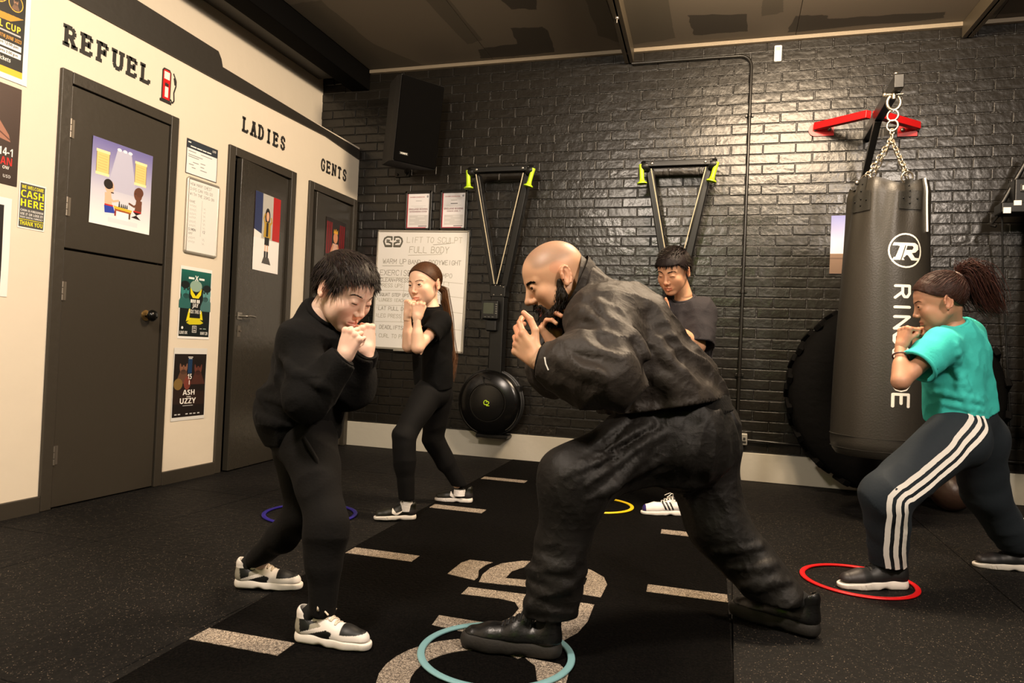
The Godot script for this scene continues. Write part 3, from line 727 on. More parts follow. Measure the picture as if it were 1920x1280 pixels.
	for k in 11:   # most of the list is too faint to read
		var y := 130.0 + k * 24
		if k == 0 or k == 7 or k == 8:
			pr.scrawl({0: "NAME", 7: "SIMON", 8: "AMY"}[k], Vector2(12, y + 8), 15, Color(0.2, 0.2, 0.2) if k == 7 else Color(0.6, 0.6, 0.59), 2, 10 + k)
			if k == 7: pr.scrawl("12", Vector2(132, y + 8), 15, Color(0.2, 0.2, 0.2), 2, 9)
		else:
			for q in [[12.0, 5], [132.0, 2]]:
				var pts := []
				for j in q[1] * 2: pts.append(Vector2(q[0] + j * 6.5, y + (8.0 if j % 2 else -6.0) + rr.randf_range(-3, 3)))
				pr.line(pts, 1.6, Color(0.68, 0.68, 0.67))
	pr.line([Vector2(118, 110), Vector2(116, 330)], 2, Color(0.6, 0.6, 0.6))
	var mb := MB.new()
	mb.xf = on_left(-3.55, 1.567, 0.0)
	mb.box(Vector3(0, 0, 0.006), Vector3(0.25, 0.425, 0.01), 0.001)
	mb.quad(Vector3(-0.124, -0.211, 0.0112), Vector3(0.124, -0.211, 0.0112), Vector3(0.124, 0.211, 0.0112), Vector3(-0.124, 0.211, 0.0112), [Vector2(0, 1), Vector2(1, 1), Vector2(1, 0), Vector2(0, 0)])
	part(t, "board", mb, pr.skin(0.25))
	mb = MB.new()
	mb.xf = on_left(-3.55, 1.567, 0.0)
	var loop := []
	for k in 32:   # rounded aluminium edging
		var a := TAU * k / 32.0
		loop.append(Vector3(signf(cos(a)) * 0.118 + cos(a) * 0.012, signf(sin(a)) * 0.205 + sin(a) * 0.012, 0.008))
	mb.tube(loop, 0.0085, 8, false, 1.0, true)
	part(t, "board_frame", mb, M.alu)

	# two framed certificates
	for k in 2:
		t = thing("framed_certificate", ["black framed certificate above the left half of the whiteboard", "black framed certificate next to the ergometer's left handle"][k], "certificate", Vector3([-2.499, -2.187][k], 1.81, BACK), "")
		pr = Print.new(230, 330, Color(0.9, 0.89, 0.9))
		pr.rect(0, 0, 8, 330, Color(0.72, 0.1, 0.16))
		pr.rect(0, 322, 200, 8, Color(0.72, 0.3, 0.36))
		pr.text("COACHING QUALIFICATION", Vector2(100, 32), 10, Color(0.55, 0.2, 0.25), 150)
		pr.oval(Vector2(206, 28), Vector2(9, 12), Color(0.55, 0.55, 0.58))
		pr.rect(86, 66, 60, 5, Color(0.65, 0.65, 0.66))
		if k == 1: pr.rect(84, 96, 70, 7, Color(0.3, 0.3, 0.32))
		for q in [[40, 116, 150], [70, 128, 90]]: pr.rect(q[0], q[1], q[2], 3, Color(0.75, 0.75, 0.76))
		pr.text("ENGLAND BOXING", Vector2(115, 148), 16, Color(0.4, 0.18, 0.22), 190)
		pr.text(["SAFEGUARDING COURSE", "COACH LEVEL 1"][k], Vector2(115, 172), 13, Color(0.4, 0.18, 0.22), [180, 130][k])
		pr.rect(24, 206, 190, 96, Color(0.8, 0.79, 0.79))
		for q in [[30, 230, 60], [110, 214, 70], [30, 270, 50], [130, 250, 60]]: pr.rect(q[0], q[1], q[2], 12, Color(0.86, 0.85, 0.85))
		pr.rect(120, 308, 90, 7, Color(0.35, 0.32, 0.33))
		mb = MB.new()
		mb.xf = on_back([-2.499, -2.187][k], 1.97, 0.0)
		mb.box(Vector3(0, 0, 0.012), Vector3(0.205, 0.29, 0.008))
		mb.quad(Vector3(-0.1, -0.142, 0.0165), Vector3(0.1, -0.142, 0.0165), Vector3(0.1, 0.142, 0.0165), Vector3(-0.1, 0.142, 0.0165), [Vector2(0, 1), Vector2(1, 1), Vector2(1, 0), Vector2(0, 0)])
		part(t, "certificate", mb, pr.skin(0.5))
		mb = MB.new()
		mb.xf = on_back([-2.499, -2.187][k], 1.97, 0.0)
		for s in [-1, 1]:
			mb.box(Vector3(s * 0.11, 0, 0.014), Vector3(0.022, 0.328, 0.026), 0.005)
			mb.box(Vector3(0, s * 0.153, 0.014), Vector3(0.24, 0.022, 0.026), 0.005)
		part(t, "picture_frame", mb, M.gloss_black)

	# the big whiteboard with its hand lettering
	t = thing("large_whiteboard", "large whiteboard with a handwritten workout and a twin G emblem, behind the girl in black", "whiteboard", Vector3(-2.45, 0.82, BACK))
	pr = Print.new(800, 980, Color(0.92, 0.91, 0.9))
	var pen := Color(0.68, 0.66, 0.61)
	var dark := Color(0.55, 0.53, 0.49)
	for s in [-1, 1]:   # the twin G emblem
		var c := Vector2(134 + s * 47, 82)
		var em := Color(0.36, 0.35, 0.31)
		pr.line([c + Vector2(-s * 34, -34), c + Vector2(s * 6, -36), c + Vector2(s * 30, -22), c + Vector2(s * 38, 2), c + Vector2(s * 30, 24), c + Vector2(s * 22, 38)], 15, em)
		pr.line([c + Vector2(-s * 34, -34), c + Vector2(-s * 34, -12)], 15, em)
		pr.line([c + Vector2(-s * 34, 42), c + Vector2(s * 18, 42)], 20, em)
		pr.line([c + Vector2(-s * 34, 42), c + Vector2(-s * 34, 18), c + Vector2(-s * 6, 8), c + Vector2(s * 8, 8)], 15, em)
		pr.line([c + Vector2(-s * 14, -6), c + Vector2(s * 10, -8)], 12, em)
	pr.scrawl("LIFT TO SCULPT", Vector2(262, 92), 45, pen, 4, 1)
	pr.line([Vector2(500, 108), Vector2(650, 96)], 4, dark)
	pr.scrawl("FULL BODY", Vector2(290, 176), 50, pen, 5, 2)
	pr.line([Vector2(280, 200), Vector2(580, 186)], 4, pen)
	pr.scrawl("WARM UP", Vector2(52, 272), 40, dark, 4, 3)
	pr.line([Vector2(50, 292), Vector2(240, 288)], 4, dark)
	pr.scrawl("BAND + BODYWEIGHT", Vector2(285, 272), 35, dark, 4, 4)
	pr.scrawl("EXERCISE", Vector2(32, 370), 44, dark, 4, 5)
	pr.scrawl("TEMPO", Vector2(540, 380), 36, dark, 3, 6)
	pr.line([Vector2(20, 392), Vector2(260, 386), Vector2(780, 424)], 3, pen)
	var rows := [["CLEAN+PRESS", 424], ["PRESS UPS", 470], ["SQUAT STEP UPS", 546], ["LUNGES (EACH", 590], ["LAT PULL DOWNS", 664], ["LEG PRESS (20)", 726], ["DEADLIFTS", 822], ["CURL TO PRESS", 894]]
	for k in rows.size():
		pr.scrawl(rows[k][0], Vector2(36 if k < 6 else 54, rows[k][1]), 30 if k != 2 and k != 3 else 25, dark if k % 2 == 0 else pen, 4, 20 + k)
		pr.scrawl(["1", "2", "1", "3"][k % 4], Vector2(14, rows[k][1] - 8), 20, pen, 3, 40 + k)
	for y in [500, 626, 764]: pr.line([Vector2(12, y), Vector2(250, y - 6), Vector2(790, y + 40)], 3, pen)
	pr.line([Vector2(262, 390), Vector2(250, 760)], 3, pen)
	for k in 3: pr.scrawl(["2 1 1", "2 1", "1 1 3"][k], Vector2(560, 446 + k * 50 + (40 if k == 2 else 0)), 30, pen, 3, 60 + k)
	mb = MB.new()
	mb.xf = Transform3D(Basis(Vector3(0, 0, 1), deg_to_rad(-0.8)), Vector3(-2.452, 1.313, BACK + 0.005))
	mb.box(Vector3(0, 0, 0.012), Vector3(0.8, 0.97, 0.016))
	mb.quad(Vector3(-0.398, -0.484, 0.0204), Vector3(0.398, -0.484, 0.0204), Vector3(0.398, 0.484, 0.0204), Vector3(-0.398, 0.484, 0.0204), [Vector2(0, 1), Vector2(1, 1), Vector2(1, 0), Vector2(0, 0)])
	part(t, "board", mb, pr.skin(0.3))
	mb = MB.new()
	mb.xf = Transform3D(Basis(Vector3(0, 0, 1), deg_to_rad(-0.8)), Vector3(-2.452, 1.313, BACK + 0.005))
	for s in [-1, 1]:
		mb.box(Vector3(s * 0.401, 0, 0.014), Vector3(0.018, 0.99, 0.024), 0.004)
		mb.box(Vector3(0, s * 0.487, 0.014), Vector3(0.82, 0.018, 0.024), 0.004)
	part(t, "board_frame", mb, M.alu)
	mb = MB.new()
	mb.box(Vector3(-2.5, 0.815, BACK + 0.035), Vector3(0.3, 0.012, 0.05), 0.003)
	part(t, "pen_tray", mb, M.alu)

# ---------------------------------------------------------------- pipe, boxes, loudspeaker
func build_back_wall_fittings() -> void:
	var t := thing("conduit", "black steel conduit that runs under the ceiling batten, bends and drops down the brick wall", "pipe", Vector3(0.07, 0.3, BACK))
	var pts := [Vector3(-0.79, 3.058, BACK + 0.022), Vector3(-0.4, 3.058, BACK + 0.022)]
	for k in 7:
		var a := PI * 0.5 * k / 6.0
		pts.append(Vector3(-0.01 + sin(a) * 0.08, 2.97 + cos(a) * 0.085, BACK + 0.022))
	for y in [2.6, 2.2, 1.7, 1.2, 0.8, 0.33]: pts.append(Vector3(0.071, y, BACK + 0.022))
	var mb := MB.new()
	mb.tube(pts, 0.0115, 10)
	part(t, "pipe", mb, M.black_gloss_paint)
	for y in [2.62, 1.35, 0.75]:
		mb = MB.new()
		mb.xf = Transform3D(Basis(), Vector3(0.071, y, BACK + 0.022))
		mb.lathe([Vector2(0.0112, -0.014), Vector2(0.016, -0.012), Vector2(0.016, 0.012), Vector2(0.0112, 0.014)], 12)
		mb.box(Vector3(0, 0, -0.012), Vector3(0.06, 0.022, 0.012), 0.003)
		part(t, "pipe_clip", mb, M.black_gloss_paint)
	t = thing("socket_box", "metal clad double wall socket at the foot of the black conduit", "socket", Vector3(0.095, 0.255, BACK))
	mb = MB.new()
	mb.box(Vector3(0.095, 0.296, BACK + 0.026), Vector3(0.094, 0.082, 0.05), 0.006)
	part(t, "socket_body", mb, M.alu)
	for x in [0.08, 0.12]:
		mb = MB.new()
		mb.box(Vector3(x, 0.3, BACK + 0.052), Vector3(0.016, 0.018, 0.006), 0.002)
		mb.box(Vector3(x, 0.276, BACK + 0.0515), Vector3(0.026, 0.016, 0.002))
		part(t, "socket_switch", mb, M.dark)
	mb = MB.new()
	mb.tube([Vector3(0.14, 0.29, BACK + 0.018), Vector3(0.4, 0.283, BACK + 0.018), Vector3(0.95, 0.28, BACK + 0.018), Vector3(1.9, 0.275, BACK + 0.018)], 0.009, 8)
	tag(part(self, "low_conduit", mb, M.black_gloss_paint), "thin black conduit running level along the bricks right of the socket", "pipe")
	t = thing("sensor_box", "small white upright box on the bricks just below the ceiling batten", "sensor", Vector3(0.247, 2.99, BACK))
	mb = MB.new()
	mb.box(Vector3(0.247, 3.05, BACK + 0.018), Vector3(0.053, 0.118, 0.035), 0.007)
	part(t, "sensor_body", mb, M.white_metal)
	mb = MB.new()
	mb.box(Vector3(0.247, 3.082, BACK + 0.0355), Vector3(0.03, 0.026, 0.004), 0.003)
	part(t, "sensor_window", mb, mat(Color(0.75, 0.72, 0.62), 0.3))
	# the loudspeaker on its bracket, turned to face the room
	t = thing("loudspeaker", "black loudspeaker cabinet hung on the brick wall in the corner above the certificates", "speaker", Vector3(-2.45, 2.3, BACK + 0.25))
	var b := Basis(Vector3.UP, deg_to_rad(56)) * Basis(Vector3.RIGHT, deg_to_rad(7))
	var xf := Transform3D(b, Vector3(-2.49, 2.6, BACK + 0.3))
	mb = MB.new()
	mb.xf = xf * Transform3D(Basis(Vector3.RIGHT, Vector3(0, 0, -1), Vector3.UP), Vector3(0, -0.33, 0))
	mb.prism(PackedVector2Array([Vector2(-0.19, -0.17), Vector2(0.19, -0.17), Vector2(0.19, -0.1), Vector2(0.1, 0.17), Vector2(-0.1, 0.17), Vector2(-0.19, -0.1)]), 0.0, 0.64)
	part(t, "cabinet", mb, M.speaker_box)
	mb = MB.new()
	mb.xf = xf
	mb.box(Vector3(0, -0.01, 0.174), Vector3(0.376, 0.636, 0.014), 0.006)
	var g := part(t, "grille", mb, M.grille)
	mb = MB.new()
	mb.xf = xf
	mb.box(Vector3(-0.11, -0.265, 0.1825), Vector3(0.075, 0.022, 0.003), 0.001)
	part(g, "maker_plate", mb, M.black_plastic)
	var f := SystemFont.new()
	f.font_names = ["Droid Sans"]
	f.font_weight = 700
	var tm := TextMesh.new()
	tm.text = "VONYX"
	tm.font = f
	tm.font_size = 32
	tm.pixel_size = 0.00055
	tm.depth = 0.002
	var o := part(g, "maker_letters", tm, M.white_paint)
	o.transform = xf * Transform3D(Basis(), Vector3(-0.11, -0.265, 0.1845))
	o.position -= where(g)
	mb = MB.new()
	mb.xf = xf
	mb.tube([Vector3(-0.145, 0.12, 0.03), Vector3(-0.172, 0.12, 0.04)], [0.017, 0.014], 12)
	part(t, "pole_knob", mb, M.black_plastic)
	mb = MB.new()
	mb.tube([Vector3(-2.62, 2.3, BACK + 0.02), Vector3(-2.55, 2.29, BACK + 0.15), Vector3(-2.43, 2.33, BACK + 0.29)], 0.02, 10)
	mb.box(Vector3(-2.66, 2.29, BACK + 0.01), Vector3(0.13, 0.07, 0.02), 0.003)
	for x in [-2.7, -2.62]: mb.sphere(Vector3(x, 2.275, BACK + 0.022), Vector3(0.011, 0.011, 0.005), 10)
	part(t, "wall_bracket", mb, M.black_metal)

# ---------------------------------------------------------------- wall ergometers
func build_ergometers() -> void:
	var a := make_ergometer()
	tag(a, "wall mounted ski ergometer with lime handles, left of the coach, its round flywheel showing", "exercise machine", "wall ski ergometers")
	a.position = Vector3(-1.735, 0, BACK)
	var b := a.duplicate()
	b.name = numbered("ski_ergometer")
	add_child(b)
	b.position = Vector3(-0.4, 0, BACK)
	tag(b, "wall mounted ski ergometer with lime handles, directly behind the boy in the charcoal shirt", "exercise machine", "wall ski ergometers")
	# the machine cut by the right edge of the picture
	var t := thing("cable_machine", "black cable machine with pale labels at the right edge of the picture", "exercise machine", Vector3(1.85, 0, BACK + 0.2))
	var mb := MB.new()
	mb.box(Vector3(1.96, 1.1, BACK + 0.3), Vector3(0.34, 2.2, 0.3), 0.02)
	part(t, "column", mb, M.black_metal)
	mb = MB.new()
	mb.box(Vector3(1.72, 1.87, BACK + 0.24), Vector3(0.3, 0.07, 0.14), 0.01)
	mb.tube([Vector3(1.59, 1.84, BACK + 0.2), Vector3(1.55, 1.79, BACK + 0.22), Vector3(1.54, 1.77, BACK + 0.24), Vector3(1.56, 1.76, BACK + 0.26)], 0.009, 8)
	mb.box(Vector3(1.74, 1.97, BACK + 0.24), Vector3(0.2, 0.16, 0.13), 0.01)
	part(t, "arm", mb, M.black_metal)
	mb = MB.new()
	mb.tube([Vector3(1.6, 1.9, BACK + 0.2), Vector3(1.76, 2.26, BACK + 0.25)], 0.016, 8)
	part(t, "stay", mb, M.black_metal)
	mb = MB.new()
	mb.tube([Vector3(1.6, 1.88, BACK + 0.22), Vector3(1.66, 1.4, BACK + 0.1), Vector3(1.71, 0.9, BACK + 0.06), Vector3(1.74, 0.5, BACK + 0.06)], 0.006, 8)
	part(t, "cable", mb, M.black_plastic)
	var pr := Print.new(128, 40, Color(0.1, 0.1, 0.1))
	for x in [8, 26, 48, 66, 84, 104]: pr.rect(x, 10, 13, 22, Color(0.8, 0.78, 0.74))
	for q in [[1.6, 1.85, 0.04, 0.036, 0], [1.655, 1.895, 0.04, 0.03, 0], [1.72, 1.99, 0.1, 0.05, 1]]:
		mb = MB.new()
		mb.quad(Vector3(q[0] - q[2] * 0.5, q[1] - q[3] * 0.5, BACK + 0.315), Vector3(q[0] + q[2] * 0.5, q[1] - q[3] * 0.5, BACK + 0.315), Vector3(q[0] + q[2] * 0.5, q[1] + q[3] * 0.5, BACK + 0.315), Vector3(q[0] - q[2] * 0.5, q[1] + q[3] * 0.5, BACK + 0.315), [Vector2(0, 1), Vector2(1, 1), Vector2(1, 0), Vector2(0, 0)])
		mb.box(Vector3(q[0], q[1], BACK + 0.311), Vector3(q[2], q[3], 0.006))
		part(t, "machine_label", mb, pr.skin() if q[4] else M.white_metal)

func make_ergometer() -> Node3D:   # built about x = 0 on the wall plane z = 0
	var t := thing("ski_ergometer", "", "", Vector3.ZERO)
	var mb := MB.new()
	mb.box(Vector3(0.0, 0.9, 0.1), Vector3(0.115, 0.84, 0.1), 0.012)
	mb.box(Vector3(0.0, 1.31, 0.1), Vector3(0.13, 0.1, 0.11), 0.01)
	part(t, "column", mb, M.black_metal)
	for s in [-1, 1]:
		mb = MB.new()
		var a := Vector3(0.035 * s, 1.3, 0.1)
		var c := Vector3(0.205 * s, 2.21, 0.16)
		var y := (c - a).normalized()
		var b := Basis(Vector3(0, 0, 1).cross(y).normalized() * -1.0, y, (Vector3(0, 0, 1).cross(y).normalized() * -1.0).cross(y))
		mb.box((a + c) * 0.5, Vector3(0.055, a.distance_to(c), 0.075), 0.008, b)
		part(t, "arm", mb, M.black_metal)
		mb = MB.new()
		mb.tube([Vector3(0.19 * s, 2.2, 0.235), Vector3(0.01 * s - 0.008, 1.36, 0.19)], 0.0042, 6)
		part(t, "cord", mb, M.cord)
		mb = MB.new()
		mb.xf = Transform3D(Basis(Vector3(0, 0, 1), deg_to_rad(4.0 if s < 0 else -14.0)), Vector3(0.262 * s, 2.235, 0.22))
		mb.lathe([Vector2(0, -0.142), Vector2(0.036, -0.14), Vector2(0.036, -0.132), Vector2(0.02, -0.122), Vector2(0.0165, -0.1), Vector2(0.0165, -0.04), Vector2(0.0185, 0.0), Vector2(0.0, 0.002)], 20)
		part(t, "handle", mb, M.lime)
	mb = MB.new()
	mb.box(Vector3(0, 2.245, 0.17), Vector3(0.47, 0.018, 0.15), 0.006)
	mb.box(Vector3(0, 2.235, 0.235), Vector3(0.44, 0.042, 0.016), 0.006)
	for s in [-1, 1]:
		mb.xf = Transform3D(Basis(Vector3(0, 0, 1), Vector3(1, 0, 0), Vector3(0, 1, 0)), Vector3(0.235 * s, 2.225, 0.2))
		mb.lathe([Vector2(0, -0.03), Vector2(0.036, -0.03), Vector2(0.042, -0.02), Vector2(0.042, 0.02), Vector2(0.036, 0.03), Vector2(0, 0.03)], 20)
		mb.xf = Transform3D()
	part(t, "top_bracket", mb, M.black_metal)
	for q in [[-0.185, 2.235, 0.245, 0.011], [0.185, 2.235, 0.245, 0.011], [-0.02, 1.35, 0.157, 0.005], [0.02, 1.35, 0.157, 0.005], [0.045, 1.34, 0.157, 0.005], [-0.03, 1.28, 0.157, 0.005], [0.03, 1.28, 0.157, 0.005]]:
		mb = MB.new()
		mb.sphere(Vector3(q[0], q[1], q[2]), Vector3(q[3], q[3], q[3] * 0.5), 10)
		part(t, "bolt", mb, M.steel)
	mb = MB.new()
	mb.box(Vector3(-0.035, 1.16, 0.2), Vector3(0.135, 0.15, 0.04), 0.012)
	mb.box(Vector3(-0.03, 1.04, 0.17), Vector3(0.09, 0.09, 0.05), 0.012)
	mb.box(Vector3(-0.02, 1.16, 0.165), Vector3(0.05, 0.05, 0.05), 0.006)
	var mon := part(t, "monitor", mb, M.black_plastic)
	mb = MB.new()
	mb.box(Vector3(-0.045, 1.17, 0.221), Vector3(0.085, 0.085, 0.003), 0.001)
	part(mon, "display_glass", mb, mat(Color(0.2, 0.23, 0.19), 0.15))
	var bm := mat(Color(0.4, 0.4, 0.38), 0.5)
	for k in 8:
		mb = MB.new()
		if k < 5: mb.box(Vector3(0.017, 1.2 - k * 0.017, 0.221), Vector3(0.014, 0.008, 0.003), 0.001)
		else: mb.box(Vector3(-0.07 + (k - 5) * 0.03, 1.104, 0.221), Vector3(0.016, 0.005, 0.003), 0.001)
		part(mon, "button", mb, bm)
	# the flywheel drum, its axis off the wall
	mb = MB.new()
	mb.xf = Transform3D(Basis(Vector3(1, 0, 0), Vector3(0, 0, 1), Vector3(0, -1, 0)), Vector3(-0.03, 0.445, 0.03))
	mb.lathe([Vector2(0, 0), Vector2(0.235, 0.0), Vector2(0.25, 0.015), Vector2(0.253, 0.07), Vector2(0.25, 0.12), Vector2(0.238, 0.14), Vector2(0.215, 0.15), Vector2(0.175, 0.165), Vector2(0.15, 0.17), Vector2(0.146, 0.162), Vector2(0.14, 0.162), Vector2(0.136, 0.172), Vector2(0.1, 0.176), Vector2(0.0, 0.178)], 56)
	var drum := part(t, "flywheel_drum", mb, M.gloss_black)
	mb = MB.new()
	mb.xf = Transform3D(Basis(Vector3(1, 0, 0), Vector3(0, 0, 1), Vector3(0, -1, 0)), Vector3(-0.03, 0.445, 0.03))
	mb.lathe([Vector2(0.252, 0.03), Vector2(0.262, 0.034), Vector2(0.262, 0.05), Vector2(0.252, 0.054)], 56)
	mb.lathe([Vector2(0.252, 0.085), Vector2(0.262, 0.089), Vector2(0.262, 0.105), Vector2(0.252, 0.109)], 56)
	part(drum, "drum_rim", mb, M.black_plastic)
	mb = MB.new()   # the lime maker's sign: a C and a 2 grown together
	mb.xf = Transform3D(Basis(), Vector3(-0.055, 0.425, 0.2085))
	mb.stroke([Vector2(0.028, 0.034), Vector2(0.018, 0.04), Vector2(0.006, 0.036), Vector2(0, 0.024), Vector2(0.004, 0.01), Vector2(0.016, 0.006), Vector2(0.026, 0.01)], 0.0055, -0.002, 0.0015)
	mb.stroke([Vector2(0.02, 0.026), Vector2(0.03, 0.032), Vector2(0.042, 0.028), Vector2(0.042, 0.018), Vector2(0.022, 0.0), Vector2(0.046, 0.0)], 0.0055, -0.002, 0.0015)
	part(drum, "maker_sign", mb, M.lime)
	mb = MB.new()
	mb.stroke([Vector2(0, 0.0), Vector2(-0.03, 0.075), Vector2(0.04, 0.05)], 0.009, 0.196, 0.202)
	mb.xf = Transform3D(Basis(), Vector3(0.0, 0, 0))
	var d2 := MB.new()
	d2.add(mb, Transform3D(Basis(), Vector3(-0.05, 0.575, 0.0)))
	part(drum, "damper_lever", d2, M.black_metal)
	mb = MB.new()
	mb.box(Vector3(-0.005, 0.185, 0.08), Vector3(0.26, 0.03, 0.13), 0.008)
	part(t, "base_bracket", mb, M.black_metal)
	for q in [[0.195, 0.56, 0.03, 0.05], [-0.05, 0.7, 0.05, 0.03]]:
		mb = MB.new()
		mb.box(Vector3(q[0], q[1], 0.1), Vector3(q[2], q[3], 0.09), 0.006)
		part(t, "drum_lug", mb, M.black_metal)
	return t
# ---------------------------------------------------------------- wall bracket, chain and punch bag
const BAG := Vector3(0.812, 0.0, -4.427)

func bag_radius(y: float) -> float:
	var r := lerpf(0.252, 0.213, smoothstep(0.3, 1.86, y))
	if y < 0.44: r *= sqrt(maxf(0.0, 1.0 - pow((0.44 - y) / 0.1, 2.0))) * 0.3 + 0.7
	return r

func bag_at(u: float, v: float) -> Vector3:   # u round the bag, v from top to bottom
	var y := lerpf(1.86, 0.36, v)
	var a := -TAU * u
	var r := bag_radius(y)
	var pull := smoothstep(1.35, 1.84, y)   # creases below the straps
	r -= 0.016 * pull * (0.5 + 0.5 * cos(a * 4.0 + 0.9)) + 0.006 * pull * sin(a * 11.0 + y * 4.0)
	r -= 0.012 * smoothstep(1.8, 1.86, y)
	r += 0.0025 * sin(a * 3.0 + y * 5.0)
	y += pull * 0.02 * cos(a * 4.0 - 2.3) * smoothstep(1.75, 1.86, y)
	return BAG + Vector3(cos(a) * r, y, sin(a) * r)

func chain(a: Vector3, b: Vector3, links: int, wire: float) -> MB:
	var mb := MB.new()
	var d := (b - a) / links
	var y := d.normalized()
	var x := y.cross(Vector3(0.3, 0.1, 1)).normalized()
	var z := x.cross(y)
	for k in links:
		var c := a + d * (k + 0.5)
		var s := x if k % 2 == 0 else z
		var pts := []
		for j in 14:
			var t := TAU * j / 14.0
			pts.append(c + y * (signf(sin(t)) * d.length() * 0.2 + sin(t) * (d.length() * 0.36)) + s * cos(t) * d.length() * 0.36)
		mb.tube(pts, wire, 6, false, 1.0, true)
	return mb

func build_bag() -> void:
	var t := thing("bag_bracket", "red and black steel punch bag bracket bolted to the brick wall", "bracket", Vector3(0.83, 2.1, BACK))
	var mid := Vector3(0.815, 2.47, -5.02)
	for s in [-1, 1]:
		var e := Vector3(0.835 + s * 0.32, [2.515, 2.488][0 if s < 0 else 1], BACK + 0.02)
		var m2 := mid + Vector3(0.02 * s, 0.0, 0)
		var y := (m2 - e).normalized()
		var mb := MB.new()
		var z := Vector3.UP
		var x := y.cross(z).normalized()
		mb.box((e + m2) * 0.5, Vector3(0.045, e.distance_to(m2), 0.05), 0.004, Basis(x, y, x.cross(y)))
		part(t, "side_arm", mb, M.red_paint)
		mb = MB.new()
		mb.xf = Transform3D(Basis(), Vector3(e.x + s * 0.0, e.y - 0.02, BACK))
		var p := PackedVector2Array()
		for k in 13:
			var a := PI * 0.5 + PI * k / 12.0
			p.append(Vector2(cos(a) * 0.045 * -s * -1.0 * (1 if s > 0 else 1) * (-s) * -1.0, sin(a) * 0.045))
		p.append(Vector2(-s * 0.12, -0.045))
		p.append(Vector2(-s * 0.12, 0.045))
		mb.prism(Geometry2D.convex_hull(p).slice(1), 0.0, 0.012)
		part(t, "wall_plate", mb, M.red_paint)
		mb = MB.new()
		for dx in [0.0, -s * 0.09]: mb.sphere(Vector3(e.x + dx, e.y - 0.02, BACK + 0.015), Vector3(0.015, 0.015, 0.009), 12)
		part(t, "bolt", mb, M.steel)
	var root := Vector3(0.845, 2.44, BACK + 0.02)
	var tip := Vector3(0.832, 2.425, -4.33)
	var mb := MB.new()
	var y := (tip - root).normalized()
	mb.box((root + tip) * 0.5, Vector3(0.05, root.distance_to(tip), 0.075), 0.004, Basis(Vector3.RIGHT, y, Vector3.RIGHT.cross(y)))
	part(t, "beam", mb, M.black_metal)
	mb = MB.new()
	mb.sphere(Vector3(0.815, 2.466, -4.335), Vector3(0.012, 0.008, 0.012), 10)
	part(t, "bolt", mb, M.steel)
	mb = MB.new()
	var low := Vector3(0.81, 2.0, BACK + 0.02)
	var up := Vector3(0.835, 2.4, -4.93)
	y = (up - low).normalized()
	mb.box((low + up) * 0.5, Vector3(0.04, low.distance_to(up), 0.04), 0.003, Basis(Vector3.RIGHT, y, Vector3.RIGHT.cross(y)))
	mb.box(Vector3(0.81, 2.05, BACK + 0.008), Vector3(0.06, 0.16, 0.014), 0.002)
	part(t, "brace", mb, M.black_metal)
	mb = MB.new()
	mb.sphere(Vector3(0.795, 2.115, BACK + 0.022), Vector3(0.017, 0.017, 0.01), 12)
	part(t, "bolt", mb, M.steel)

	t = thing("bag_chain", "steel shackle and four chains between the bracket tip and the punch bag", "chain", Vector3(0.825, 2.35, -4.42))
	mb = MB.new()
	var c := Vector3(0.826, 2.335, -4.42)
	var pts := []
	for k in 15:
		var a := deg_to_rad(125 + 290.0 * k / 14)
		pts.append(c + Vector3(cos(a + PI * 0.0) * 0.034, sin(a) * 0.042, 0))
	mb.tube(pts, 0.0085, 8)
	mb.tube([c + Vector3(-0.045, 0.045, 0), c + Vector3(0.045, 0.045, 0)], 0.008, 8)
	mb.sphere(c + Vector3(-0.048, 0.045, 0), Vector3(0.012, 0.014, 0.012), 10)
	mb.tube([Vector3(0.826, 2.39, -4.42), Vector3(0.826, 2.355, -4.42)], 0.012, 8)
	part(t, "shackle", mb, M.bright_steel)
	mb = MB.new()
	mb.tube([c + Vector3(0, -0.045, 0), Vector3(0.824, 2.285, -4.42)], 0.007, 8)
	part(t, "eye_bolt", mb, M.bright_steel)
	for yy in [2.262, 2.205]:
		mb = MB.new()
		var ring := []
		for k in 18:
			var a := TAU * k / 18.0
			ring.append(Vector3(0.823 + cos(a) * 0.026, yy + sin(a) * 0.03, -4.42 + cos(a) * 0.01))
		mb.tube(ring, 0.0065, 8, false, 1.0, true)
		part(t, "swivel_ring", mb, M.bright_steel)
	mb = chain(Vector3(0.823, 2.185, -4.42), Vector3(0.82, 2.125, -4.42), 2, 0.0045)
	part(t, "chain_strand", mb, M.bright_steel)
	var from := Vector3(0.82, 2.13, -4.42)
	for k in 4:
		var a := deg_to_rad(100.5 + [38.0, -32.0, 142.0, -140.0][k])
		var ring_at := BAG + Vector3(cos(a) * 0.172, 1.895, sin(a) * 0.172)
		part(t, "chain_strand", chain(from, ring_at, 9, 0.0042), M.bright_steel)
		mb = MB.new()
		var ring := []
		for j in 16:
			var an := TAU * j / 16.0
			ring.append(ring_at + Vector3(0, -0.02, 0) + Vector3(-sin(a), 0, cos(a)) * cos(an) * 0.032 + Vector3(cos(a) * 0.2, 1, sin(a) * 0.2) * sin(an) * 0.03)
		mb.tube(ring, 0.0048, 8, false, 1.0, true)
		part(t, "split_ring", mb, M.bright_steel)

	t = thing("punch_bag", "tall black punch bag with a round R emblem and white lettering down its side", "punch bag", BAG + Vector3(0, 0.34, 0))
	mb = MB.new()
	mb.patch(bag_at, 96, 60)
	var pr := Print.new(1408, 1500, Color(0.175, 0.162, 0.142))
	var r := RandomNumberGenerator.new()
	r.seed = 3
	for k in 5000: pr.rect(r.randf() * 1408, r.randf() * 1500, 2, 2, Color(0.175, 0.162, 0.142).lightened(r.randf_range(-0.02, 0.05)))
	var w := Color(0.9, 0.88, 0.84)
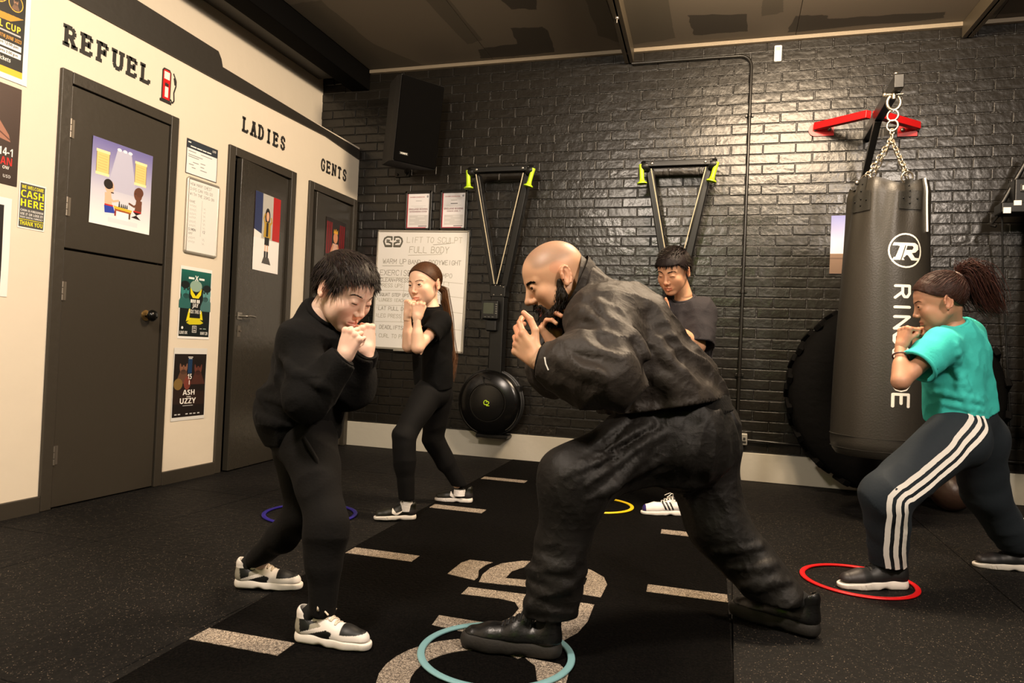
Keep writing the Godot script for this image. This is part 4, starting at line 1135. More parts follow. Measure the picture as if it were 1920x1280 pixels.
	var e := Vector2(0.796 * 1408, (1.86 - 1.475) * 1000)
	pr.oval(e, Vector2(94, 94), w)
	pr.oval(e, Vector2(85, 85), Color(0.16, 0.15, 0.135))
	# the emblem: a slanting slab R whose leg runs out into a tail
	var k := 84.0
	var rr := [[-0.78, -0.5, 0.62, -0.5, 0.86, -0.36, 0.88, -0.1, 0.66, 0.1, 0.4, 0.16, 0.6, 0.44, 0.74, 0.46, 0.98, 0.44, 0.9, 0.62, 0.36, 0.62, 0.12, 0.3, 0.02, 0.3, -0.1, 0.44, -0.18, 0.44, -0.1, 0.62, -0.84, 0.62, -0.78, 0.44, -0.66, 0.42, -0.4, -0.26, -0.56, -0.3, -0.86, -0.3]]
	for q in rr:
		var pp := []
		for j in range(0, q.size(), 2): pp.append(e + Vector2(q[j], q[j + 1]) * k)
		pr.poly(pp, w)
	pr.poly([e + Vector2(0.1, -0.3) * k, e + Vector2(0.46, -0.3) * k, e + Vector2(0.52, -0.2) * k, e + Vector2(0.42, -0.05) * k, e + Vector2(0.02, -0.03) * k], Color(0.16, 0.15, 0.135))
	pr.line([e + Vector2(-0.02, -0.3) * k, e + Vector2(-0.32, 0.62) * k], 5, Color(0.16, 0.15, 0.135))
	var word := "RINGSIDE"
	for j in word.length():   # letters stacked down the bag, lying on their sides
		var yy := (1.86 - 1.285) * 1000 + j * 82.0
		for st in Glyphs.strokes(word[j]):
			var line := []
			for q in st: line.append(Vector2(0.788 * 1408 - 40 + q.y * 72, yy + q.x * 62))
			pr.line(line, 15, w)
	var m := pr.skin(0.42)
	relief_uv(m)
	part(t, "bag_cover", mb, m)
	mb = MB.new()   # lid and base
	mb.xf = Transform3D(Basis(), BAG)
	mb.lathe([Vector2(0.185, 1.835), Vector2(0.1, 1.845), Vector2(0, 1.848)], 48)
	mb.lathe([Vector2(0.0, 0.352), Vector2(0.17, 0.354), Vector2(0.2, 0.37)], 48)
	part(t, "bag_end", mb, M.bag_strap)
	for yy in [0.47, 0.4]:
		mb = MB.new()
		mb.xf = Transform3D(Basis(), BAG)
		mb.lathe([Vector2(bag_radius(yy) - 0.004, yy - 0.004), Vector2(bag_radius(yy) + 0.004, yy), Vector2(bag_radius(yy) - 0.004, yy + 0.004)], 64)
		part(t, "seam", mb, M.bag_strap)
	var edge := []
	for j in 14: edge.append(bag_at(0.9, 0.0 + j * 0.014) + (bag_at(0.9, j * 0.014) - BAG - Vector3(0, bag_at(0.9, j * 0.014).y, 0)).normalized() * 0.004)
	mb = MB.new()
	mb.tube(edge, 0.0055, 6)
	part(t, "pale_edging", mb, M.white_paint, "pale edging down the upper right of the bag")
	for j in 4:
		var u := fposmod(-(deg_to_rad(100.5 + [38.0, -32.0, 142.0, -140.0][j])) / TAU, 1.0)
		mb = MB.new()
		var hw := 0.062
		mb.patch(func(a, b):
			var wide := hw if b > 0.45 else 0.026
			var p := bag_at(u + (a - 0.5) * wide * 2.0 / (TAU * 0.21) * 1.0, -0.012 + b * 0.12)
			return p + Vector3(p.x - BAG.x, 0, p.z - BAG.z).normalized() * 0.005, 10, 22)
		var strap := part(t, "strap", mb, M.bag_strap)
		mb = MB.new()
		for q in [[0.5, 0.2], [0.5, 0.4], [0.5, 0.62], [0.2, 0.68], [0.8, 0.68], [0.5, 0.82]]:
			var wide2 := hw if q[1] > 0.45 else 0.026
			var p := bag_at(u + (q[0] - 0.5) * wide2 * 2.0 / (TAU * 0.21), -0.012 + q[1] * 0.12)
			mb.sphere(p + Vector3(p.x - BAG.x, 0, p.z - BAG.z).normalized() * 0.006, Vector3(0.005, 0.005, 0.005), 8)
		part(strap, "rivet", mb, M.gloss_black)

func relief_uv(m: StandardMaterial3D) -> void:   # leather grain on a printed skin
	m.heightmap_enabled = true
	m.heightmap_texture = noise_tex(0.25, 44, 512)
	m.heightmap_scale = 0.06

# ---------------------------------------------------------------- tyre, ball, hoops, wires
func build_floor_things() -> void:
	var c := Vector3(1.02, 0.665, -5.21)
	var t := thing("tractor_tyre", "big black tractor tyre leaning on the brick wall behind the punch bag", "tyre", Vector3(c.x, 0, c.z))
	var mb := MB.new()
	mb.xf = Transform3D(Basis(Vector3.RIGHT, Vector3(0, 0, 1), Vector3(0, -1, 0)), c)
	mb.lathe([Vector2(0.33, -0.1), Vector2(0.4, -0.135), Vector2(0.52, -0.14), Vector2(0.6, -0.115), Vector2(0.63, -0.09), Vector2(0.632, 0.09), Vector2(0.6, 0.115), Vector2(0.52, 0.14), Vector2(0.4, 0.135), Vector2(0.33, 0.1), Vector2(0.32, 0.08), Vector2(0.45, 0.06), Vector2(0.45, -0.06), Vector2(0.32, -0.08), Vector2(0.33, -0.1)], 72, 0.3)
	part(t, "tyre_body", mb, M.tyre)
	for k in 40:
		var a := TAU * k / 40.0
		var out := Vector3(cos(a), sin(a), 0)
		var tan_ := Vector3(-sin(a), cos(a), 0)
		var side := 1.0 if k % 2 else -1.0
		mb = MB.new()
		var z := (Vector3(0, 0, side) + tan_ * 0.55).normalized()
		mb.box(c + out * 0.636 + Vector3(0, 0, side * 0.062), Vector3(0.036, 0.055, 0.125), 0.006, Basis(out, z.cross(out).normalized(), z))
		part(t, "tread_lug", mb, M.tyre)
	mb = MB.new()
	mb.sphere(Vector3(1.31, 0.118, -4.93), Vector3(0.12, 0.118, 0.12), 28)
	mb.tube([Vector3(1.19, 0.118, -4.93), Vector3(1.31, 0.118, -4.81), Vector3(1.43, 0.118, -4.93), Vector3(1.31, 0.118, -5.05)], 0.003, 6, false, 1.0, true)
	tag(part(self, "medicine_ball", mb, relief(mat(Color(0.24, 0.17, 0.13), 0.4), M.lumpy, 0.12, 6.0, false)), "scuffed brown ball on the floor, behind the legs of the girl in teal", "ball")
	for q in [["purple", -1.953, -3.108, 0.229, Color(0.13, 0.08, 0.5), "between the boy's legs and the girl in black"], ["pale blue", -0.588, -1.904, 0.2185, Color(0.5, 0.68, 0.7), "around the coach's front shoe"], ["yellow", -0.687, -3.983, 0.2125, Color(0.93, 0.78, 0.08), "behind the coach's front leg"], ["red", 0.519, -3.122, 0.2165, Color(0.86, 0.07, 0.09), "around the front shoe of the girl in teal"]]:
		mb = MB.new()
		var y := 0.0075 if q[1] > -1.4 and q[1] < 0.0 else 0.0
		mb.xf = Transform3D(Basis(), Vector3(q[1], y, q[2]))
		mb.ring(q[3], q[3] - 0.021, 0.009)
		tag(part(self, "agility_hoop", mb, mat(q[4], 0.42)), "flat %s plastic hoop on the floor %s" % [q[0], q[5]], "hoop", "agility hoops")
	for k in 2:
		mb = MB.new()
		var p := [Vector3(1.57, 0.03, -4.86), Vector3(1.64, 0.012, -4.84), Vector3(1.72, 0.006, -4.82), Vector3(1.86, 0.006, -4.83), Vector3(2.05, 0.006, -4.86)] if k == 0 else [Vector3(1.58, 0.006, -4.76), Vector3(1.68, 0.006, -4.74), Vector3(1.8, 0.006, -4.76), Vector3(2.0, 0.006, -4.8)]
		mb.tube(p, 0.0055, 6)
		tag(part(self, "white_wire", mb, M.white_paint), ["thin white wire curling up from the floor at the right edge", "thin white wire lying flat on the floor at the right edge"][k], "wire")
# joints of the five figures, in metres
const JOINTS := {
	"boy": {"pel": Vector3(-1.257, 0.587, -1.941), "hipR": Vector3(-1.194, 0.546, -1.877), "hipL": Vector3(-1.323, 0.528, -2.005), "kneR": Vector3(-1.083, 0.340, -1.809), "ankR": Vector3(-1.075, 0.067, -1.795), "kneL": Vector3(-1.266, 0.312, -1.984), "ankL": Vector3(-1.529, 0.066, -2.106), "neck": Vector3(-1.200, 0.932, -1.912), "shR": Vector3(-1.199, 0.851, -1.809), "shL": Vector3(-1.198, 0.883, -2.039), "elR": Vector3(-1.135, 0.698, -1.768), "wrR": Vector3(-1.041, 0.814, -1.795), "fiR": Vector3(-1.041, 0.875, -1.794), "elL": Vector3(-1.105, 0.714, -1.965), "wrL": Vector3(-1.030, 0.831, -1.902), "fiL": Vector3(-1.041, 0.893, -1.877), "head": Vector3(-1.117, 1.009, -1.905)},
	"coach": {"pel": Vector3(-0.155, 0.631, -2.340), "hipL": Vector3(-0.185, 0.613, -2.248), "hipR": Vector3(-0.107, 0.595, -2.481), "kneL": Vector3(-0.413, 0.502, -1.970), "ankL": Vector3(-0.469, 0.101, -1.980), "kneR": Vector3(-0.010, 0.295, -2.473), "ankR": Vector3(0.194, 0.083, -2.433), "neck": Vector3(-0.450, 1.049, -2.202), "shL": Vector3(-0.358, 0.944, -2.065), "shR": Vector3(-0.498, 0.966, -2.398), "elL": Vector3(-0.322, 0.795, -1.910), "wrL": Vector3(-0.506, 0.827, -1.906), "haL": Vector3(-0.523, 0.897, -1.910), "elR": Vector3(-0.561, 0.799, -2.339), "wrR": Vector3(-0.513, 0.861, -2.144), "haR": Vector3(-0.545, 0.964, -2.091), "head": Vector3(-0.529, 1.081, -2.157)},
	"girl": {"pel": Vector3(-1.482, 0.625, -3.472), "hipL": Vector3(-1.481, 0.601, -3.389), "hipR": Vector3(-1.485, 0.593, -3.555), "kneL": Vector3(-1.521, 0.407, -3.222), "ankL": Vector3(-1.487, 0.078, -3.216), "kneR": Vector3(-1.512, 0.361, -3.571), "ankR": Vector3(-1.393, 0.075, -3.695), "neck": Vector3(-1.481, 1.052, -3.393), "shL": Vector3(-1.392, 0.979, -3.317), "shR": Vector3(-1.581, 0.999, -3.488), "elL": Vector3(-1.447, 0.846, -3.176), "wrL": Vector3(-1.455, 0.990, -3.172), "fiL": Vector3(-1.448, 1.058, -3.173), "elR": Vector3(-1.558, 0.849, -3.309), "wrR": Vector3(-1.552, 1.004, -3.267), "fiR": Vector3(-1.535, 1.062, -3.251), "head": Vector3(-1.506, 1.172, -3.363)},
	"boy2": {"pel": Vector3(-0.232, 0.662, -4.136), "hipL": Vector3(-0.196, 0.636, -4.084), "hipR": Vector3(-0.281, 0.628, -4.152), "kneL": Vector3(-0.213, 0.362, -4.020), "ankL": Vector3(-0.250, 0.074, -4.013), "kneR": Vector3(-0.125, 0.368, -4.152), "ankR": Vector3(-0.040, 0.115, -4.286), "neck": Vector3(-0.256, 1.179, -4.100), "shL": Vector3(-0.156, 1.110, -4.058), "shR": Vector3(-0.354, 1.119, -4.144), "elL": Vector3(-0.158, 0.918, -4.008), "wrL": Vector3(-0.323, 1.045, -3.873), "haL": Vector3(-0.360, 1.137, -3.818), "elR": Vector3(-0.377, 0.894, -4.015), "wrR": Vector3(-0.401, 1.050, -3.901), "haR": Vector3(-0.407, 1.118, -3.846), "head": Vector3(-0.313, 1.329, -4.007)},
	"teal": {"pel": Vector3(0.921, 0.621, -3.338), "hipL": Vector3(0.839, 0.576, -3.188), "hipR": Vector3(0.993, 0.567, -3.445), "kneL": Vector3(0.581, 0.371, -2.987), "ankL": Vector3(0.605, 0.081, -3.082), "kneR": Vector3(1.074, 0.318, -3.536), "ankR": Vector3(1.213, 0.073, -3.623), "neck": Vector3(0.852, 1.030, -3.269), "shL": Vector3(0.774, 0.938, -3.122), "shR": Vector3(0.924, 0.993, -3.355), "elL": Vector3(0.621, 0.797, -3.014), "wrL": Vector3(0.635, 0.933, -3.100), "fiL": Vector3(0.659, 1.007, -3.127), "elR": Vector3(0.826, 0.806, -3.411), "wrR": Vector3(0.751, 0.942, -3.344), "fiR": Vector3(0.723, 1.006, -3.293), "head": Vector3(0.795, 1.123, -3.230)},
}
const AIMS := {
	"boy": {"face": Vector3(0.860, -0.479, 0.175), "fistR": Vector3(0.340, 0.940, 0.017), "palmR": Vector3(-0.055, 0.120, -0.991), "fistL": Vector3(-0.118, 0.988, 0.102), "palmL": Vector3(-0.782, 0.089, -0.617)},
	"coach": {"face": Vector3(-0.801, -0.459, 0.384), "handL": Vector3(-0.760, 0.615, -0.211), "palmL": Vector3(0.291, 0.188, -0.938), "handR": Vector3(-0.410, 0.912, 0.030), "palmR": Vector3(0.944, 0.130, 0.303)},
	"girl": {"face": Vector3(-0.290, -0.165, 0.943), "fistL": Vector3(0.105, 0.991, 0.085), "palmL": Vector3(-0.295, 0.113, -0.949), "fistR": Vector3(0.086, 0.992, 0.091), "palmR": Vector3(0.531, 0.042, -0.847)},
	"boy2": {"face": Vector3(-0.363, -0.439, 0.822), "handL": Vector3(-0.485, 0.833, 0.265), "palmL": Vector3(-0.580, 0.104, -0.808), "handR": Vector3(-0.203, 0.962, 0.183), "palmR": Vector3(0.394, 0.146, -0.908)},
	"teal": {"face": Vector3(-0.947, -0.307, -0.096), "fistL": Vector3(0.207, 0.977, -0.049), "palmL": Vector3(0.875, 0.045, -0.482), "fistR": Vector3(0.058, 0.998, -0.004), "palmR": Vector3(0.474, -0.005, 0.881)},
}
# ---------------------------------------------------------------- the five figures
func person(called_label: String, J: Dictionary) -> Node3D:
	var foot: Vector3 = (J.ankL + J.ankR) * 0.5
	return thing("person", called_label, "person", Vector3(foot.x, 0, foot.z), "")

func hoop_tube(c: Vector3, axis: Vector3, r: float, thick: float, squash := 1.0, across := Vector3(0.3, 0, 1)) -> MB:   # a knitted band round a neck, wrist or waist
	var mb := MB.new()
	var y := axis.normalized()
	var x := (across - y * across.dot(y)).normalized()
	var z := x.cross(y)
	var pts := []
	for k in 40:
		var a := TAU * k / 40.0
		pts.append(c + x * cos(a) * r + z * sin(a) * r * squash)
	mb.tube(pts, thick, 10, false, 1.0, true)
	return mb

var fist_shape: Field
var open_shape: Field
var cupped_shape: Field

func build_people() -> void:
	people_materials()
	fist_shape = hand_field(true)
	open_shape = hand_field(false, 0.55, [[24, 34, 20], [32, 36, 22], [40, 38, 24], [46, 40, 26]])
	cupped_shape = hand_field(false, 0.3, [[40, 50, 30], [46, 52, 32], [52, 54, 34], [58, 54, 34]])
	build_boy()
	build_coach()
	build_girl()
	build_far_boy()
	build_teal_girl()

func build_boy() -> void:
	var J: Dictionary = JOINTS.boy
	var A: Dictionary = AIMS.boy
	var t := person("boy in a black sweatshirt and black and white trainers, fists under his chin", J)
	var tone := lin(0.9, 0.75, 0.67)
	var body := body_mesh(J, 0.72, tone)
	var hd := frame(J.head, A.face, Vector3.UP, 0.94)
	var face_o := {"tone": tone, "lip": lin(0.82, 0.6, 0.55), "lid": 0.0016, "lid_low": 0.005, "slant": 0.12, "jaw": 0.98, "cheek": 1.12, "nose": 0.92, "look": Vector3(0, -0.8, 1), "neck_at": J.neck, "neck_r": 0.8, "iris": lin(0.1, 0.06, 0.04), "lash": lin(0.06, 0.05, 0.04), "brow": 0.8, "brow_col": lin(0.16, 0.12, 0.09)}
	add_head(t, body, hd, face_o)
	for q in ["R", "L"]:
		body.add(hand_mesh(fist_shape, tone, hand_frame(J["wr" + q], A["fist" + q], A["palm" + q], q == "L", 0.8), q == "L"), Transform3D())
	part(t, "body", body, M.skin)
	# short thick hair with a ragged fringe
	var line := func(p: Vector3) -> float:
		if p.z > 0.05: return lerpf(0.05, 0.072, clampf((p.z - 0.05) / 0.03, 0.0, 1.0))
		if p.z > 0.012: return lerpf(-0.002, 0.044, clampf((p.z - 0.03) / 0.02, 0.0, 1.0))
		if p.z > -0.03: return lerpf(0.02, -0.004, clampf((p.z + 0.03) / 0.042, 0.0, 1.0)) + 0.012
		return lerpf(-0.055, 0.03, clampf((p.z + 0.07) / 0.04, 0.0, 1.0))
	var flow := func(p: Vector3) -> Vector3:
		if p.y > 0.075 or p.z > 0.03: return Vector3(p.x * 3.0 + 0.1, -0.25 - maxf(0.0, p.z) * 8.0, 0.8)
		return Vector3(p.x * 2.0, -0.9, 0.25)
	short_hair(t, hd, lin(0.13, 0.095, 0.075), line, 0.0105, 3400, 0.03, flow, 12)
	# sweatshirt
	var f := garment(only(J, ["pel", "neck", "shR", "shL", "elR", "elL", "wrR", "wrL"]), 0.0062, 0.14)
	var chest: Vector3 = J.pel.lerp(J.neck, 0.66)
	var waist: Vector3 = J.pel.lerp(J.neck, 0.18) + Vector3(-0.012, 0, 0)
	var lat: Vector3 = (J.shL - J.shR).normalized()
	for s in [-1.0, 1.0]:
		f.cap(waist + lat * 0.045 * s, chest + lat * 0.045 * s, 0.096, 0.086, 0.05)
		f.cap(J.pel + Vector3(-0.005, 0.01, 0) + lat * 0.045 * s, waist + lat * 0.045 * s, 0.098, 0.1, 0.04)
	f.cap(J.pel + Vector3(-0.05, 0.03, -0.02), J.pel + Vector3(-0.04, 0.05, 0.06), 0.065, 0.06, 0.04)   # the hem bags out behind
	f.cap(J.shR.lerp(J.neck, 0.12), J.shL.lerp(J.neck, 0.12), 0.05, 0.05, 0.05)
	f.cap(chest, J.neck, 0.085, 0.058, 0.05)
	for q in ["R", "L"]:
		f.cap(J["sh" + q], J["el" + q], 0.058, 0.056, 0.035)
		f.cap(J["el" + q], J["wr" + q], 0.055, 0.037, 0.012)
		f.cap(J["el" + q] + Vector3(0, -0.008, 0), J["el" + q].lerp(J["wr" + q], 0.3), 0.056, 0.05, 0.02)
	var er: Vector3 = J.elR
	creases(f, [[er + Vector3(0.02, 0.05, 0.045), er + Vector3(0.07, 0.03, 0.05), 0.008], [er + Vector3(-0.02, 0.06, 0.05), er + Vector3(0.05, 0.06, 0.055), 0.008], [J.shR + Vector3(-0.02, -0.05, 0.045), J.shR + Vector3(0.05, -0.09, 0.05), 0.009], [J.shR + Vector3(-0.05, -0.1, 0.02), J.shR + Vector3(0.02, -0.14, 0.06), 0.009],
		[waist + Vector3(-0.06, -0.02, 0.12), waist + Vector3(0.06, -0.05, 0.13), 0.01], [waist + Vector3(-0.05, 0.03, 0.12), waist + Vector3(0.07, 0.02, 0.12), 0.008], [waist + Vector3(0.0, 0.12, 0.12), waist + Vector3(0.05, -0.02, 0.13), 0.008], [waist + Vector3(-0.08, 0.06, 0.1), waist + Vector3(-0.03, 0.0, 0.13), 0.009]])
	f.rough(fold_noise, -0.009, along(J.shR, J.pel, 1.0, 0.6))
	f.rough(fold_noise, -0.009, along(J.elR, J.wrR, 0.9, 0.9), J.elR, 0.16)
	var nax: Vector3 = (J.head - J.neck).normalized()
	f.slice(J.neck + nax * 0.012, nax, J.neck + nax * 0.05, 0.085)
	f.cap(J.neck - nax * 0.01, J.neck + nax * 0.1, 0.047, 0.055, 0.004, true)
	for q in ["R", "L"]:
		var d: Vector3 = (J["wr" + q] - J["el" + q]).normalized()
		f.slice(J["wr" + q] - d * 0.004, d, J["wr" + q] + d * 0.03, 0.055)
	f.slice(J.pel + Vector3(0, -0.05, 0), Vector3(0.12, -1, 0), J.pel + Vector3(0, -0.15, 0), 0.2)
	var mb := MB.new()
	f.net(mb, Transform3D())
	var top_m := cloth(Color(0.055, 0.051, 0.047), 0.9, 0.08)
	var sw := part(t, "sweatshirt", mb, top_m)
	part(sw, "neckband", hoop_tube(J.neck + nax * 0.012, nax, 0.054, 0.009), top_m)
	for q in ["R", "L"]:
		var d: Vector3 = (J["wr" + q] - J["el" + q]).normalized()
		mb = MB.new()
		mb.tube([J["wr" + q] - d * 0.042, J["wr" + q] - d * 0.036, J["wr" + q] - d * 0.008, J["wr" + q] - d * 0.001], [0.037, 0.04, 0.0385, 0.034], 24)
		part(sw, "cuff", mb, top_m)
	# joggers
	f = garment(only(J, ["pel", "hipR", "hipL", "kneR", "kneL", "ankR", "ankL"]), 0.0065, 0.13)
	f.cap(J.pel + lat * 0.04, J.pel - lat * 0.04, 0.088, 0.088, 0.04)
	for q in ["R", "L"]:
		f.cap(J["hip" + q], J["kne" + q], 0.08, 0.055, 0.05)
		f.cap(J["kne" + q], J["ank" + q] + Vector3(0, 0.03, 0), 0.055, 0.033, 0.03)
		f.cap(J["kne" + q].lerp(J["ank" + q], 0.1), J["kne" + q].lerp(J["ank" + q], 0.4), 0.053, 0.046, 0.03)
		f.rough(fold_noise, -0.006, along(J["kne" + q], J["ank" + q], 0.35), J["kne" + q].lerp(J["ank" + q], 0.6), 0.22)
		f.slice(J["ank" + q] + Vector3(0, 0.012, 0), Vector3.DOWN, J["ank" + q], 0.08)
	f.rough(fold_noise, -0.006, along(J.hipR, J.kneR, 0.5), J.hipR, 0.25)
	f.slice(J.pel + Vector3(0, 0.06, 0), Vector3.UP, J.pel + Vector3(0, 0.1, 0), 0.16)
	mb = MB.new()
	f.net(mb, Transform3D())
	var pm := cloth(Color(0.07, 0.063, 0.057), 0.88, 0.07)
	var tr := part(t, "joggers", mb, pm)
	mb = MB.new()
	var k0 := f.hit(J.hipR + Vector3(0.05, 0.0, 0.2), Vector3(0, 0, -1), 0.3)
	mb.tube([k0 + Vector3(-0.02, 0.03, 0.003), k0 + Vector3(0.0, 0.005, 0.006), k0 + Vector3(0.025, -0.03, 0.004), k0 + Vector3(0.03, -0.05, 0.0)], [0.004, 0.006, 0.006, 0.003], 6)
	part(tr, "pocket_edge", mb, pm)
	var paint := func(p: Vector3) -> Color:   # white overlays on black mesh, grey heel and wedge
		var w := lin(0.93, 0.9, 0.87)
		var g := lin(0.6, 0.58, 0.52)
		var b := lin(0.06, 0.055, 0.05)
		if p.y > 0.085 and p.z < 0.05: return w
		if p.z < 0.035 - (p.y - 0.05) * 0.2: return g
		if p.z > 0.186: return b if p.y > 0.05 + maxf(0.0, p.z - 0.24) * 0.2 else w
		if p.y < 0.04 and p.z > 0.15: return w
		if absf(p.x) < 0.022 and p.y > 0.065 and p.z > 0.07: return w
		if p.y > 0.1 - (p.z - 0.07) * 0.42 - 0.012 and p.z > 0.068 and p.z < 0.2: return w
		var m := 0.034 + (p.z - 0.04) * 0.36
		if absf(p.y - m) < 0.0075 and p.z < 0.14: return w
		if p.z > 0.155 and p.z < 0.185: return w
		if p.y > m and p.y < m + 0.024 and p.z > 0.07 and p.z < 0.12: return g
		return b
	shoe(t, Vector3(-1.15, 0.0078, -1.785), Vector3(-0.916, 0.0078, -1.795), {"sock": M.sock_black, "ankle": J.ankR, "paint": paint, "sole": 0.032, "lace_r": 0.0038, "lace": M.lace_cream, "tongue": true}, "trainer")
	shoe(t, Vector3(-1.592, 0.0065, -2.085), Vector3(-1.366, 0.0065, -2.15), {"sock": M.sock_black, "ankle": J.ankL, "paint": paint, "sole": 0.032, "lace_r": 0.0038, "lace": M.lace_cream, "tongue": true}, "trainer")

func build_coach() -> void:
	var J: Dictionary = JOINTS.coach
	var A: Dictionary = AIMS.coach
	var t := person("bearded man with a shaved head stooping in a dark nylon jacket, hands before his face", J)
	var tone := lin(0.78, 0.6, 0.47)
	var body := body_mesh(J, 1.0, tone)
	var hd := frame(J.head, A.face, Vector3.UP, 1.0)
	add_head(t, body, hd, {"tone": tone, "lip": lin(0.55, 0.26, 0.22), "lid": 0.0046, "lid_low": 0.0005, "nose": 1.15, "mouth": 0.011, "plump": 0.8, "cheek": 0.92, "look": Vector3(0.25, -0.25, 1), "neck_at": J.neck, "neck_r": 1.12, "brow": 1.7, "brow_y": 0.0165, "arch": 0.5, "brow_n": 90, "brow_col": lin(0.07, 0.05, 0.04), "stubble": Color(0.14, 0.1, 0.075, 1.6)})
	body.add(hand_mesh(open_shape, tone, hand_frame(J.wrL, A.handL, A.palmL, true, 0.95), true), Transform3D())
	body.add(hand_mesh(cupped_shape, tone, hand_frame(J.wrR, A.handR, A.palmR, false, 0.95), false), Transform3D())
	part(t, "body", body, M.skin)
	# full beard: from the sideburns round the jaw and over the lip
	strand_rng.seed = 31
	var bf := Field.new(Vector3(-0.09, -0.15, -0.05), Vector3(0.09, 0.02, 0.12), 0.0035)
	for s in [-1.0, 1.0]:
		bf.cap(Vector3(s * 0.066, -0.012, 0.006), Vector3(s * 0.056, -0.055, 0.016), 0.009, 0.016, 0.012)
		bf.cap(Vector3(s * 0.056, -0.055, 0.016), Vector3(s * 0.022, -0.106, 0.064), 0.018, 0.024, 0.015)
		bf.cap(Vector3(s * 0.024, -0.058, 0.086), Vector3(s * 0.004, -0.054, 0.094), 0.005, 0.0055, 0.004)
		bf.cap(Vector3(s * 0.028, -0.06, 0.082), Vector3(s * 0.03, -0.09, 0.07), 0.006, 0.012, 0.008)
	bf.ell(Vector3(0, -0.11, 0.072), Vector3(0.034, 0.024, 0.028), 0.02)
	bf.rough(skin_noise, 0.0035)
	var hb := MB.new()
	var bc := lin(0.085, 0.06, 0.045)
	bf.net(hb, Transform3D(), func(p): return bc)
	var made := 0
	while made < 900:
		var p := Vector3(strand_rng.randf_range(-0.075, 0.075), strand_rng.randf_range(-0.13, -0.02), strand_rng.randf_range(0.0, 0.1))
		var dd := bf.at(p)
		if absf(dd) > 0.003: continue
		made += 1
		hb.col = bc * strand_rng.randf_range(0.6, 1.6)
		lock(hb, p, Vector3(p.x * 6.0, -0.2, 0.5).normalized(), Vector3(p.x * 2.0, -0.8, 0.3), 0.014, 0.0013, Vector3.ONE * 0.001, Vector3.ZERO, 2, 0.1, 0.3)
	var world := MB.new()
	world.add(hb, hd)
	part(t, "beard", world, M.hair)
	# jacket
	var lat: Vector3 = (J.shL - J.shR).normalized()
	var chest: Vector3 = J.pel.lerp(J.neck, 0.66)
	var waist: Vector3 = J.pel.lerp(J.neck, 0.2)
	var back: Vector3 = (J.neck - J.pel).normalized().cross(lat).normalized()
	if back.x < 0.0: back = -back
	var f := garment(only(J, ["pel", "neck", "shR", "shL", "elR", "elL", "wrR", "wrL"]), 0.0072, 0.24)
	for s in [-1.0, 1.0]:
		f.cap(waist + lat * 0.075 * s, chest + lat * 0.085 * s, 0.155, 0.145, 0.07)
		f.cap(J.pel + lat * 0.07 * s + (J.neck - J.pel) * 0.1, waist + lat * 0.075 * s, 0.15, 0.155, 0.05)
	f.cap(J.shL.lerp(J.neck, 0.15), J.shR.lerp(J.neck, 0.15), 0.085, 0.085, 0.07)
	f.cap(chest, J.neck, 0.13, 0.085, 0.06)
	f.cap(waist + back * 0.03, chest + back * 0.045, 0.15, 0.13, 0.06)
	f.cap(J.pel + (J.neck - J.pel) * 0.14 + back * 0.05, waist + back * 0.03, 0.13, 0.15, 0.05)
	for q in ["L", "R"]:
		f.cap(J["sh" + q], J["el" + q], 0.098, 0.09, 0.045)
		f.cap(J["el" + q], J["wr" + q], 0.086, 0.05, 0.02)
		f.cap(J["el" + q], J["el" + q].lerp(J["wr" + q], 0.5), 0.088, 0.072, 0.03)
	var sl: Vector3 = J.shL
	var el: Vector3 = J.elL
	creases(f, [[sl + Vector3(-0.06, 0.03, 0.085), sl + Vector3(0.03, -0.02, 0.1), 0.012], [sl + Vector3(0.0, 0.05, 0.06), sl + Vector3(0.08, -0.05, 0.07), 0.012], [sl + Vector3(-0.08, -0.04, 0.1), sl + Vector3(0.04, -0.09, 0.13), 0.012], [el + Vector3(-0.09, 0.08, 0.05), el + Vector3(0.04, 0.05, 0.075), 0.012], [el + Vector3(-0.1, 0.03, 0.06), el + Vector3(0.02, 0.0, 0.085), 0.011],
		[sl + Vector3(0.1, -0.06, 0.02), waist + Vector3(0.0, 0.12, 0.17), 0.014], [sl + Vector3(0.15, -0.04, -0.02), waist + Vector3(0.08, 0.09, 0.16), 0.013], [waist + Vector3(-0.12, 0.02, 0.17), waist + Vector3(0.08, 0.08, 0.17), 0.013], [waist + Vector3(-0.1, -0.04, 0.16), waist + Vector3(0.12, 0.0, 0.15), 0.012], [waist + Vector3(0.0, 0.16, 0.15), waist + Vector3(0.12, 0.06, 0.14), 0.012]], 0.02)
	f.rough(fold_noise, -0.014, along(J.shL, J.hipR, 1.0, 0.45), J.pel.lerp(J.neck, 0.4), 0.42)
	f.rough(fold_noise, -0.004, Basis.from_scale(Vector3.ONE * 1.5))
	f.rough(fold_noise, -0.013, along(J.shL, J.elL, 0.8, 0.6), J.elL, 0.22)
	var nax: Vector3 = (J.head - J.neck).normalized()
	f.slice(J.neck + nax * 0.02, nax, J.neck + nax * 0.07, 0.11)
	f.cap(J.neck - nax * 0.02, J.neck + nax * 0.12, 0.068, 0.08, 0.005, true)
	for q in ["L", "R"]:
		var d: Vector3 = (J["wr" + q] - J["el" + q]).normalized()
		f.slice(J["wr" + q] - d * 0.008, d, J["wr" + q] + d * 0.03, 0.08)
		f.cap(J["wr" + q] - d * 0.04, J["wr" + q] + d * 0.03, 0.031, 0.035, 0.004, true)
	var up: Vector3 = (J.neck - J.pel).normalized()
	up = Vector3(-0.2, 1, 0).normalized()
	var hem: Vector3 = J.pel + Vector3(0, 0.075, 0)
	f.slice(hem, -up, hem - up * 0.16, 0.42)
	var mb := MB.new()
	f.net(mb, Transform3D())
	var jm := relief(mat(Color(0.15, 0.128, 0.108), 0.62), M.wrinkle, 0.55, 1.5)
